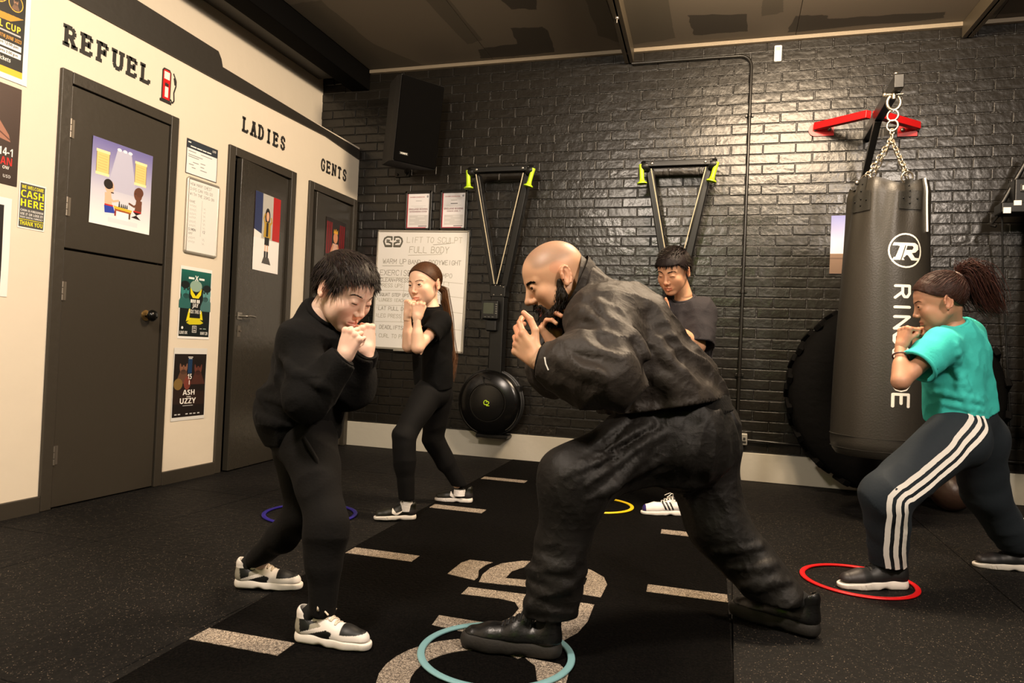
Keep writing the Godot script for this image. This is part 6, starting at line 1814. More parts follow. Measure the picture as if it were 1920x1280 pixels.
func people_materials() -> void:
	skin_noise.seed = 4
	skin_noise.frequency = 40.0
	fold_noise.seed = 9
	fold_noise.frequency = 6.5
	fold_noise.noise_type = FastNoiseLite.TYPE_SIMPLEX_SMOOTH
	fold_noise.fractal_type = FastNoiseLite.FRACTAL_RIDGED
	fold_noise.fractal_octaves = 1
	M.skin = mat(Color(1, 1, 1), 0.5)
	M.skin.vertex_color_use_as_albedo = true
	M.skin.subsurf_scatter_enabled = true
	M.skin.subsurf_scatter_strength = 0.12
	M.eye = mat(Color(1, 1, 1), 0.15)
	M.eye.vertex_color_use_as_albedo = true
	M.hair = mat(Color(1, 1, 1), 0.58)
	M.hair.metallic_specular = 0.35
	M.hair.vertex_color_use_as_albedo = true
	M.shoe = mat(Color(1, 1, 1), 0.5)
	M.shoe.vertex_color_use_as_albedo = true
	M.sole_white = mat(Color(0.93, 0.9, 0.86), 0.55)
	M.lace_white = mat(Color(0.92, 0.89, 0.85), 0.7)
	M.lace_cream = mat(Color(0.84, 0.78, 0.7), 0.8)
	M.lace_black = mat(Color(0.05, 0.05, 0.05), 0.7)
	M.sock_white = relief(mat(Color(0.92, 0.9, 0.88), 0.9), M.fine, 0.1, 12.0)

func cloth(col: Color, rough := 0.85, grain := 0.06, rim := 0.06) -> StandardMaterial3D:
	var m := relief(mat(col, rough), M.fine, grain, 10.0)
	m.metallic_specular = 0.28
	m.rim_enabled = rim > 0.0
	m.rim = rim
	m.rim_tint = 0.6
	return m

func frame(at: Vector3, forward: Vector3, up := Vector3.UP, scale_ := 1.0) -> Transform3D:   # x to the person's left, y up, z forward
	var z := forward.normalized()
	var y := (up - z * up.dot(z)).normalized()
	return Transform3D(Basis(y.cross(z), y, z) * scale_, at)

func hand_frame(wrist: Vector3, dir: Vector3, palm: Vector3, left: bool, scale_: float) -> Transform3D:   # x to the thumb, y to the knuckles, z out of the palm
	var y := dir.normalized()
	var z := (palm - y * palm.dot(y)).normalized()
	var x := z.cross(y) if left else y.cross(z)
	return Transform3D(Basis(x, y, z) * scale_, wrist)

func hand_field(fist: bool, spread := 0.0, bends := []) -> Field:   # a grown-up's right hand about its wrist
	var f := Field.new(Vector3(-0.075, -0.03, -0.045), Vector3(0.11, 0.21, 0.1), 0.0027)
	var kx := [0.031, 0.0105, -0.0105, -0.031]
	var ky := [0.088, 0.092, 0.087, 0.078]
	var lens := [[0.042, 0.026, 0.021], [0.046, 0.029, 0.022], [0.042, 0.027, 0.021], [0.033, 0.021, 0.019]]
	var rad := [0.0092, 0.0095, 0.009, 0.0078]
	f.cap(Vector3(0, -0.03, 0), Vector3(0, 0.012, 0), 0.024, 0.024, 0.01)
	for k in 4:
		f.cap(Vector3(kx[k] * 0.5, 0.006, 0.001), Vector3(kx[k], ky[k], 0), 0.0155, 0.0118, 0.012)
	f.cap(Vector3(0.02, 0.02, 0.006), Vector3(0.026, 0.05, 0.008), 0.015, 0.013, 0.012)   # ball of the thumb
	for k in 4:
		var p := Vector3(kx[k], ky[k], 0)
		f.cap(p, p + Vector3(0, 0, -0.0015), 0.0112, 0.0112, 0.006)   # knuckle
		var a := 0.0
		var turn: Array = [82.0, 98.0, 62.0] if fist else bends[k]
		var side: float = kx[k] * spread * 14.0 if not fist else 0.0
		for s in 3:
			a += deg_to_rad(turn[s])
			var d := Vector3(sin(side) * cos(minf(a, 1.2)), cos(a), sin(a)).normalized()
			var q: Vector3 = p + d * lens[k][s]
			f.cap(p, q, rad[k] * (1.0 - 0.06 * s), rad[k] * (0.95 - 0.07 * s), 0.0022 if fist else 0.0035)
			p = q
	if fist:
		f.cap(Vector3(0.028, 0.045, 0.012), Vector3(0.036, 0.072, 0.034), 0.0125, 0.0108, 0.006)
		f.cap(Vector3(0.036, 0.072, 0.034), Vector3(0.012, 0.086, 0.053), 0.0108, 0.0098, 0.004)
		f.cap(Vector3(0.012, 0.086, 0.053), Vector3(-0.009, 0.08, 0.056), 0.0098, 0.0082, 0.003)
	else:
		f.cap(Vector3(0.026, 0.035, 0.008), Vector3(0.056, 0.068, 0.018), 0.0125, 0.0108, 0.008)
		f.cap(Vector3(0.056, 0.068, 0.018), Vector3(0.07, 0.102, 0.02), 0.0108, 0.0098, 0.004)
		f.cap(Vector3(0.07, 0.102, 0.02), Vector3(0.073, 0.13, 0.015), 0.0098, 0.008, 0.003)
	return f

func hand_mesh(f: Field, tone: Color, t: Transform3D, left: bool) -> MB:
	var raw := MB.new()
	var red := Color(tone.r * 1.05, tone.g * 0.72, tone.b * 0.66)
	f.net(raw, Transform3D(), func(p): return tone.lerp(red, clampf(smoothstep(0.075, 0.1, p.y) * 0.5 + 0.12 * skin_noise.get_noise_3dv(p), 0.0, 1.0)))
	var mb := MB.new()
	mb.add(raw, t, left)
	return mb

# head, in its own frame: x to the person's left, y up, z out of the face; a grown-up's measures
func head_field(o: Dictionary) -> Field:
	var f := Field.new(Vector3(-0.1, -0.2, -0.125), Vector3(0.1, 0.13, 0.135), 0.0029)
	var jaw: float = o.get("jaw", 1.0)
	var nose: float = o.get("nose", 1.0)
	f.ell(Vector3(0, 0.03, -0.012), Vector3(0.0745, 0.083, 0.0935), 0.02)
	f.ell(Vector3(0, 0.03, 0.022), Vector3(0.0625, 0.062, 0.064), 0.03)
	f.ell(Vector3(0, -0.035, 0.03), Vector3(0.0565 * jaw, 0.072, 0.056), 0.03)
	f.cap(Vector3(0, -0.045, -0.035), o.get("neck", Vector3(0, -0.17, -0.06)), 0.052 * o.get("neck_r", 1.0), 0.056 * o.get("neck_r", 1.0), 0.03)
	for s in [-1.0, 1.0]:
		f.cap(Vector3(s * 0.05 * jaw, -0.048, -0.004), Vector3(s * 0.018, -0.097, 0.058), 0.0185, 0.015, 0.022)
		f.ell(Vector3(s * 0.04, -0.024, 0.058), Vector3(0.023, 0.021, 0.023) * o.get("cheek", 1.0), 0.022)
		f.cap(Vector3(s * 0.043, 0.017, 0.066), Vector3(s * 0.012, 0.02, 0.082), 0.0085, 0.008, 0.014)
	for s in [-1.0, 1.0]: f.ell(Vector3(s * 0.036, -0.05, 0.044), Vector3(0.025, 0.032, 0.026) * o.get("plump", 1.0), 0.03)
	f.ell(Vector3(0, -0.098, 0.066), Vector3(0.019, 0.0165, 0.017), 0.018)
	f.ell(Vector3(0, -0.066, 0.072), Vector3(0.028, 0.02, 0.018), 0.014)
	for s in [-1.0, 1.0]:
		f.ell(Vector3(s * 0.0325, 0.002, 0.099), Vector3(0.017, 0.0115, 0.0155), 0.014, true)
		f.ell(Vector3(s * 0.032, 0.001, 0.0775), Vector3(0.0152, 0.0118, 0.0138), 0.009)
	f.cap(Vector3(0, 0.016, 0.083), Vector3(0, -0.03, 0.102 + 0.006 * (nose - 1.0) * 3.0), 0.0068, 0.0098 * nose, 0.01)
	f.ell(Vector3(0, -0.033, 0.104 + 0.006 * (nose - 1.0) * 3.0), Vector3(0.0105, 0.0095, 0.0105) * nose, 0.006)
	for s in [-1.0, 1.0]:
		f.ell(Vector3(s * 0.0118 * nose, -0.038, 0.094), Vector3(0.0088, 0.008, 0.0105) * nose, 0.006)
		f.ell(Vector3(s * 0.0068, -0.0455, 0.1), Vector3(0.0036, 0.004, 0.005), 0.003, true)
	# lips
	var open: float = o.get("mouth", 0.0)
	for s in [-1.0, 1.0]:
		f.cap(Vector3(s * 0.023, -0.069, 0.079), Vector3(s * 0.006, -0.0635, 0.0905), 0.0035, 0.0055, 0.005)
		f.cap(Vector3(s * 0.02, -0.0745 - open * 0.6, 0.08), Vector3(0, -0.0765 - open, 0.0895 - open * 0.3), 0.004, 0.0068, 0.005)
	if open > 0.0:
		f.ell(Vector3(0, -0.07 - open * 0.5, 0.092), Vector3(0.017, 0.003 + open * 0.55, 0.016), 0.003, true)
	else:
		for s in [-1.0, 1.0]: f.cap(Vector3(s * 0.024, -0.0705, 0.0855), Vector3(0, -0.0695, 0.0975), 0.0016, 0.0022, 0.003, true)
	# eye slits in the lids
	var gape: float = o.get("lid", 0.0042)
	var low: float = o.get("lid_low", 0.0)
	for s in [-1.0, 1.0]:
		f.ell(Vector3(s * 0.0325, 0.001 - low, 0.0905), Vector3(0.0118, gape, 0.011), 0.0022, true, Basis(Vector3(0, 0, 1), s * o.get("slant", 0.08)))
	# ears
	for s in [-1.0, 1.0]:
		var b := Basis(Vector3.UP, s * 0.45) * Basis(Vector3.RIGHT, -0.18)
		var c := Vector3(s * 0.0765, -0.004, -0.016)
		f.ell(c, Vector3(0.0085, 0.03, 0.0185), 0.006, false, b)
		f.ell(c + Vector3(s * 0.011, 0.0, 0.004), Vector3(0.0075, 0.0185, 0.0105), 0.004, true, b)
		var last := Vector3.ZERO
		for k in 10:
			var a := deg_to_rad(-60 + 29.0 * k)
			var p := c + b * Vector3(s * 0.0055, sin(a) * 0.0275, -cos(a) * 0.0168)
			if k: f.cap(last, p, 0.0036, 0.0036, 0.003)
			last = p
		f.ell(c + b * Vector3(s * 0.001, -0.026, 0.004), Vector3(0.006, 0.0085, 0.0075), 0.005)
		f.ell(c + b * Vector3(s * 0.004, -0.002, 0.0125), Vector3(0.004, 0.006, 0.0035), 0.004)
	return f

func head_tint(o: Dictionary) -> Callable:
	var tone: Color = o.tone
	var lip: Color = o.get("lip", Color(tone.r * 0.82, tone.g * 0.55, tone.b * 0.54))
	var red := Color(tone.r * 1.02, tone.g * 0.74, tone.b * 0.7)
	var stubble: Color = o.get("stubble", Color(0, 0, 0, 0))
	var open: float = o.get("mouth", 0.0)
	return func(p: Vector3) -> Color:
		var c := tone
		var blush := 0.22 * exp(-(Vector3(absf(p.x) - 0.042, p.y + 0.03, p.z - 0.06).length_squared()) / 0.0006)
		blush += 0.16 * exp(-(p - Vector3(0, -0.034, 0.11)).length_squared() / 0.00025)
		if absf(p.x) > 0.074: blush += 0.4
		c = c.lerp(red, clampf(blush + 0.1 * skin_noise.get_noise_3dv(p), 0.0, 1.0))
		var ly := absf(p.y + 0.0705 + open * 0.5 - 0.0012 * (1.0 - absf(p.x) / 0.024))
		if p.z > 0.072 and absf(p.x) < 0.0255 and ly < 0.0105 + open * 0.6:
			c = c.lerp(lip, smoothstep(0.0105, 0.007, ly - open * 0.6) * (1.0 - smoothstep(0.02, 0.0255, absf(p.x))))
			if open > 0.0 and p.z < 0.085 and ly < open * 0.6 + 0.002: c = Color(0.05, 0.012, 0.01)
		if stubble.a > 0.0:
			var s := smoothstep(0.035, 0.055, p.y - maxf(0.0, p.z - 0.04) * 0.3) * (1.0 - smoothstep(0.05, 0.075, p.z)) * 0.35
			c = c.lerp(Color(stubble.r, stubble.g, stubble.b), s * stubble.a)
		return c

func add_head(t: Node3D, body: MB, tf: Transform3D, o: Dictionary) -> Field:
	var nk: Vector3 = tf.affine_inverse() * (o.neck_at as Vector3)
	o.neck = Vector3(clampf(nk.x, -0.04, 0.04), maxf(nk.y, -0.15), clampf(nk.z, -0.085, 0.02))
	var f := head_field(o)
	f.net(body, tf, head_tint(o))
	var look: Vector3 = o.get("look", Vector3(0, -0.2, 1)).normalized()
	for s in [-1.0, 1.0]:
		var eb := MB.new()
		var c := Vector3(s * 0.0322, 0.0005, 0.0762)
		var rr := 0.0115
		var basis_ := frame(c, look).basis
		for y in 13:
			for x in 21:
				var th := PI * y / 12.0
				var ph := TAU * x / 20.0
				var d := Vector3(sin(th) * cos(ph), sin(th) * sin(ph), cos(th))
				eb.col = Color(0.008, 0.007, 0.006) if y <= 1 else (o.get("iris", lin(0.22, 0.12, 0.07)) if y <= 3 else lin(0.76, 0.72, 0.69))
				eb.vert(c + basis_ * d * rr, basis_ * d)
		for y in 12:
			for x in 20:
				var q := y * 21 + x
				eb.tri(q, q + 1, q + 22)
				eb.tri(q, q + 22, q + 21)
		var world := MB.new()
		world.add(eb, tf)
		part(t, "eye", world, M.eye)
		# lashes along the upper lid, and an eyebrow of short hairs
		var hb := MB.new()
		hb.col = o.get("lash", lin(0.1, 0.07, 0.05))
		var row := []
		var rad := []
		for k in 9:
			var e := k / 8.0 * 2.0 - 1.0
			var p := Vector3(s * 0.0325 + e * 0.0125, 0.001 - o.get("lid_low", 0.0) + o.get("lid", 0.0042) * sqrt(maxf(0.0, 1.0 - e * e)) + s * e * 0.0125 * sin(o.get("slant", 0.08)), 0.1)
			row.append(f.hit(p, Vector3(0, 0, -1), 0.04) + Vector3(0, 0, 0.0004))
			rad.append(0.0006 + 0.0009 * (1.0 - e * e) + (0.0004 if e * s > 0.3 else 0.0))
		hb.tube(row, rad, 5)
		world = MB.new()
		world.add(hb, tf)
		part(t, "eyelash", world, M.hair)
		hb = MB.new()
		for k in o.get("brow_n", 44):
			var e := strand_rng.randf()
			var base := Vector3(s * lerpf(0.012, 0.05, e), o.get("brow_y", 0.0205) + 0.005 * o.get("arch", 1.0) * sin(e * 2.4) - 0.004 * maxf(0.0, e - 0.7) * 3.0 + strand_rng.randf_range(-0.0028, 0.0028) * o.get("brow", 1.0) * (1.0 - 0.5 * e), 0.13)
			var p := f.hit(base, Vector3(0, 0, -1), 0.09)
			hb.col = (o.get("brow_col", lin(0.1, 0.07, 0.05)) as Color) * strand_rng.randf_range(0.7, 1.3)
			hb.tube([p, p + Vector3(s * 0.0035, 0.0006, -0.0002), p + Vector3(s * 0.0068, 0.0002, -0.0022)], [0.0008 * o.get("brow", 1.0), 0.0008 * o.get("brow", 1.0), 0.0002], 3, false)
		world = MB.new()
		world.add(hb, tf)
		part(t, "eyebrow", world, M.hair)
	return f

func lock(mb: MB, p: Vector3, out: Vector3, flow: Vector3, length: float, r: float, skull: Vector3, ctr: Vector3, segs := 4, drop := 0.3, wild := 0.15) -> void:   # one lock of hair that leaves the scalp and bends to the flow
	var pts := [p]
	var rad := [r * 0.8]
	var d := (out * 0.6 + flow).normalized()
	d = (d + Vector3(strand_rng.randf_range(-wild, wild), strand_rng.randf_range(-wild, wild), strand_rng.randf_range(-wild, wild))).normalized()
	for k in segs:
		p += d * length / segs
		var q := (p - ctr) / skull
		if q.length() < 1.0: p = ctr + q.normalized() * skull * 1.01
		pts.append(p)
		rad.append(r * (1.0 - 0.85 * pow((k + 1.0) / segs, 1.6)))
		d = (d + flow * 0.35 + Vector3(0, -drop, 0)).normalized()
	mb.tube(pts, rad, 3, false)

func short_hair(t: Node3D, tf: Transform3D, col: Color, hairline: Callable, thick: float, n: int, length: float, flow: Callable, seed_: int, wild := 0.18) -> void:
	strand_rng.seed = seed_
	var ctr := Vector3(0, 0.033, -0.013)
	var skull := Vector3(0.0765, 0.085, 0.0955)
	var f := Field.new(Vector3(-0.11, -0.1, -0.14), Vector3(0.11, 0.16, 0.12), 0.004)
	f.ell(ctr, skull + Vector3.ONE * thick, 0.01)
	f.ell(Vector3(0, 0.033, 0.022), Vector3(0.066, 0.066, 0.066) + Vector3.ONE * thick * 0.7, 0.03)
	f.rough(skin_noise, 0.002, Basis.from_scale(Vector3(1, 0.6, 1)))
	f.cut(func(p): return (hairline.call(p) - p.y) * 0.8)
	f.ell(ctr, skull - Vector3.ONE * 0.004, 0.002, true)
	var mb := MB.new()
	f.net(mb, Transform3D(), func(p): return col * (0.9 + 0.25 * skin_noise.get_noise_3dv(p * Vector3(3, 0.7, 3))))
	var made := 0
	while made < n:
		var d := Vector3(strand_rng.randfn(), strand_rng.randfn() + 0.25, strand_rng.randfn()).normalized()
		var p := ctr + d * (skull + Vector3.ONE * thick * 0.75)
		if p.z > 0.03: p.z = minf(p.z, 0.085 + thick * 0.4)
		if p.y < hairline.call(p) - 0.002: continue
		made += 1
		mb.col = col * strand_rng.randf_range(0.6, 1.5)
		lock(mb, p, d, flow.call(p), length * strand_rng.randf_range(0.6, 1.2), strand_rng.randf_range(0.0012, 0.0023), skull + Vector3.ONE * thick * 0.9, ctr, 4, 0.12, wild)
	var world := MB.new()
	world.add(mb, tf)
	part(t, "hair", world, M.hair)

func body_mesh(J: Dictionary, s: float, tone: Color, bare := 1.0) -> MB:   # the whole figure under its clothes, one skin
	var lo: Vector3 = J.pel
	var hi: Vector3 = J.pel
	for k in J:
		lo = lo.min(J[k])
		hi = hi.max(J[k])
	var f := Field.new(lo - Vector3.ONE * 0.14, hi + Vector3.ONE * 0.14, 0.009)
	var chest: Vector3 = J.pel.lerp(J.neck, 0.7)
	var lat: Vector3 = (J.shL - J.shR).normalized()
	for q in [-1.0, 1.0]:
		f.cap(J.pel + lat * q * 0.05 * s, chest + lat * q * 0.055 * s, 0.075 * s, 0.07 * s, 0.05)
	f.cap(J.shL.lerp(J.neck, 0.25), J.shR.lerp(J.neck, 0.25), 0.04 * s, 0.04 * s, 0.05)
	f.cap(chest, J.neck, 0.07 * s, 0.05 * s, 0.05)
	f.cap(J.neck, J.head - (J.head - J.neck).normalized() * 0.07 * s, 0.05 * s, 0.046 * s, 0.03)
	for q in ["L", "R"]:
		f.cap(J["sh" + q], J["el" + q], 0.043 * s, 0.035 * s, 0.03)
		f.cap(J["el" + q], J["wr" + q], 0.036 * s, 0.0245 * s, 0.012)
		f.cap(J["el" + q].lerp(J["wr" + q], 0.05), J["el" + q].lerp(J["wr" + q], 0.45), 0.037 * s, 0.034 * s, 0.02)
		f.cap(J["hip" + q], J["kne" + q], 0.068 * s, 0.048 * s, 0.04)
		f.cap(J["kne" + q], J["kne" + q].lerp(J["ank" + q], 0.9), 0.046 * s, 0.03 * s, 0.02)
	var mb := MB.new()
	f.net(mb, Transform3D(), func(p): return tone)
	return mb

func garment(J: Dictionary, cell: float, pad := 0.2) -> Field:
	var lo: Vector3 = J.values()[0]
	var hi: Vector3 = J.values()[0]
	for k in J:
		lo = lo.min(J[k])
		hi = hi.max(J[k])
	return Field.new(lo - Vector3.ONE * pad, hi + Vector3.ONE * pad, cell)

func only(J: Dictionary, keys: Array) -> Dictionary:
	var o := {}
	for k in keys: o[k] = J[k]
	return o

func along(a: Vector3, b: Vector3, across := 0.35, lengthwise := 1.0) -> Basis:   # axes that stretch a noise so that folds run round a limb
	var y := (b - a).normalized()
	var x := y.cross(Vector3(0.2, 0.1, 1.0)).normalized()
	var z := x.cross(y)
	return Basis.from_scale(Vector3(across, lengthwise, across)) * Basis(x, y, z).transposed()

func creases(f: Field, lines: Array, k := 0.012, out := Vector3(0, 0.1, 1)) -> void:   # raised folds that lie on the cloth: from, to, thickness
	out = out.normalized()
	for q in lines:
		var last := Vector3.ZERO
		for j in 7:
			var e := j / 6.0
			var p: Vector3 = q[0].lerp(q[1], e) + out * 0.2
			var h := f.hit(p, -out, 0.45)
			if h.distance_to(p) > 0.44: continue
			var r: float = q[2] * (0.35 + 0.65 * sin(PI * clampf(e * 0.85 + 0.12, 0.0, 1.0)))
			h -= out * r * 0.55
			if last != Vector3.ZERO and last.distance_to(h) < 0.08: f.cap(last, h, r, r, k)
			last = h

# ---------------------------------------------------------------- shoes
func shoe(t: Node3D, heel: Vector3, toe: Vector3, o: Dictionary, called := "shoe", up := Vector3.UP) -> void:   # heel and toe on the floor
	var size: float = heel.distance_to(toe) / 0.29
	var tf := frame(heel, toe - heel, up, size)
	var th: float = o.get("sole", 0.03)
	var f := Field.new(Vector3(-0.06, -0.01, -0.02), Vector3(0.06, 0.165, 0.31), 0.0027)
	var top: float = o.get("collar", 0.098)
	f.cap(Vector3(0, 0.05, 0.038), Vector3(0, 0.046, 0.13), 0.0335, 0.036, 0.02)
	f.cap(Vector3(0, 0.046, 0.13), Vector3(0.002, 0.034, 0.2), 0.038, 0.036, 0.02)
	f.cap(Vector3(0.002, 0.034, 0.2), Vector3(0.003, 0.03, 0.248), 0.037, 0.031, 0.02)
	f.cap(Vector3(0, 0.05, 0.04), Vector3(0, top, 0.034), 0.033, 0.0305, 0.02)
	f.cap(Vector3(0, 0.07, 0.13), Vector3(0, top + 0.002, 0.082), 0.022, 0.019, 0.02)
	f.cap(Vector3(0, 0.065, 0.05), Vector3(0, 0.17, 0.04), 0.0245, 0.03, 0.006, true)
	f.cap(Vector3(0, 0.085, 0.06), Vector3(0, 0.17, 0.062), 0.019, 0.026, 0.006, true)
	f.slice(Vector3(0, th - 0.004, 0), Vector3(0, -1, 0), Vector3(0, 0, 0.14), 0.4)
	var mb := MB.new()
	f.net(mb, tf, o.paint)
	var up_ := part(t, called, mb, o.get("upper", M.shoe))
	var g := Field.new(Vector3(-0.065, -0.012, -0.025), Vector3(0.065, 0.075, 0.315), 0.0027)
	var y := th * 0.5
	g.cap(Vector3(0, y, 0.036), Vector3(0, y, 0.13), 0.0365, 0.037, 0.02)
	g.cap(Vector3(0, y, 0.13), Vector3(0.002, y, 0.2), 0.038, 0.04, 0.02)
	g.cap(Vector3(0.002, y, 0.2), Vector3(0.003, y, 0.254), 0.04, 0.034, 0.02)
	g.slice(Vector3(0, 0, 0), Vector3(0, -1, 0), Vector3(0, 0, 0.14), 0.4, 0.006)
	var tilt := Vector3(0, 1, o.get("wedge", 0.06)).normalized()
	g.slice(Vector3(0, th + 0.004, 0.1), tilt, Vector3(0, 0, 0.14), 0.4, 0.006)
	g.cap(Vector3(-0.08, -0.012, 0.115), Vector3(0.08, -0.012, 0.115), 0.014, 0.014, 0.02, true)   # arch
	g.cap(Vector3(-0.08, -0.03, 0.34), Vector3(0.08, -0.03, 0.34), 0.055, 0.055, 0.01, true)   # toe spring
	for k in o.get("grooves", 0): g.cap(Vector3(0.045, 0.002, 0.15 + k * 0.022), Vector3(0.045, 0.02, 0.155 + k * 0.022), 0.003, 0.002, 0.002, true)
	mb = MB.new()
	g.net(mb, tf)
	part(up_, "sole", mb, o.get("sole_mat", M.sole_white))
	var lm: Material = o.get("lace", M.lace_white)
	var lb := MB.new()
	for k in 5:   # laces across the tongue
		var z := 0.092 + k * 0.017
		for dz in [0.008, -0.006]:
			var row := []
			for j in 7:
				var x := (j / 6.0 * 2.0 - 1.0) * 0.021
				row.append(f.hit(Vector3(x, 0.16, z + dz * j / 6.0), Vector3(0, -1, 0), 0.15) + Vector3(0, 0.0015, 0))
			lb.tube(row, o.get("lace_r", 0.0026) * 1.05, 5, true, 0.6)
	if o.get("bow", true):
		var c := f.hit(Vector3(0, 0.16, 0.088), Vector3(0, -1, 0), 0.15) + Vector3(0, 0.006, 0)
		var w: float = o.get("lace_r", 0.0026)
		for s in [-1.0, 1.0]:
			lb.tube([c, c + Vector3(s * 0.018, 0.014, 0.004), c + Vector3(s * 0.036, 0.012, 0.012), c + Vector3(s * 0.04, 0.0, 0.016), c + Vector3(s * 0.022, -0.002, 0.01), c], w, 5)
			lb.tube([c, c + Vector3(s * 0.012, 0.004, 0.02), c + Vector3(s * 0.026, -0.006, 0.036), c + Vector3(s * 0.03, -0.014, 0.05)], w * 0.9, 5)
		lb.sphere(c, Vector3(0.006, 0.005, 0.006), 8)
	var mb2 := MB.new()
	mb2.add(lb, tf)
	part(up_, "lace", mb2, lm)
	if o.get("tongue", false):
		lb = MB.new()
		lb.tube([Vector3(0, 0.08, 0.125), Vector3(0, 0.104, 0.1), Vector3(0, 0.125, 0.086), Vector3(0, 0.142, 0.08), Vector3(0, 0.147, 0.079)], [0.016, 0.02, 0.022, 0.02, 0.012], 14, true, 0.28)
		mb2 = MB.new()
		mb2.add(lb, tf)
		part(up_, "tongue", mb2, M.sole_white)
	if o.has("sock"):
		mb2 = MB.new()
		mb2.tube([tf * Vector3(0, 0.045, 0.046), tf * Vector3(0, 0.09, 0.046), tf * Vector3(0, 0.09, 0.046) + ((o.ankle as Vector3) + Vector3(0, 0.05, 0) - tf * Vector3(0, 0.09, 0.046)) * 0.9], [0.031 * size, 0.03 * size, 0.032 * size], 22)
		part(t, "sock", mb2, o.sock)
# ---------------------------------------------------------------- helpers: naming
var used := {}

func numbered(called: String) -> String:
	if not used.has(called):
		used[called] = 0
		return called
	used[called] += 1
	return "%s_%03d" % [called, used[called]]

func tag(o: Node, label := "", category := "", group := "", kind := "") -> Node:
	if label: o.set_meta("label", label)
	if category: o.set_meta("category", category)
	if group: o.set_meta("group", group)
	if kind: o.set_meta("kind", kind)
	return o

func thing(called: String, label: String, category: String, at: Vector3, group := "") -> Node3D:
	var o := Node3D.new()
	o.name = numbered(called)
	add_child(o)
	o.position = at
	tag(o, label, category, group)
	return o

func where(o: Node) -> Vector3:
	var p := Vector3.ZERO
	while o != self and o is Node3D:
		p += (o as Node3D).position
		o = o.get_parent()
	return p

func part(parent: Node, called: String, mb, m: Material, label := "") -> MeshInstance3D:   # mb is in world metres; the mesh is stored about its parent
	var o := MeshInstance3D.new()
	o.name = called if parent != self else numbered(called)
	o.mesh = mb.done(-where(parent)) if mb is MB else mb
	o.material_override = m
	parent.add_child(o, true)
	if label: o.set_meta("label", label)
	return o

func struct(called: String, mb, m: Material) -> MeshInstance3D:
	var o := part(self, called, mb, m)
	o.set_meta("kind", "structure")
	return o

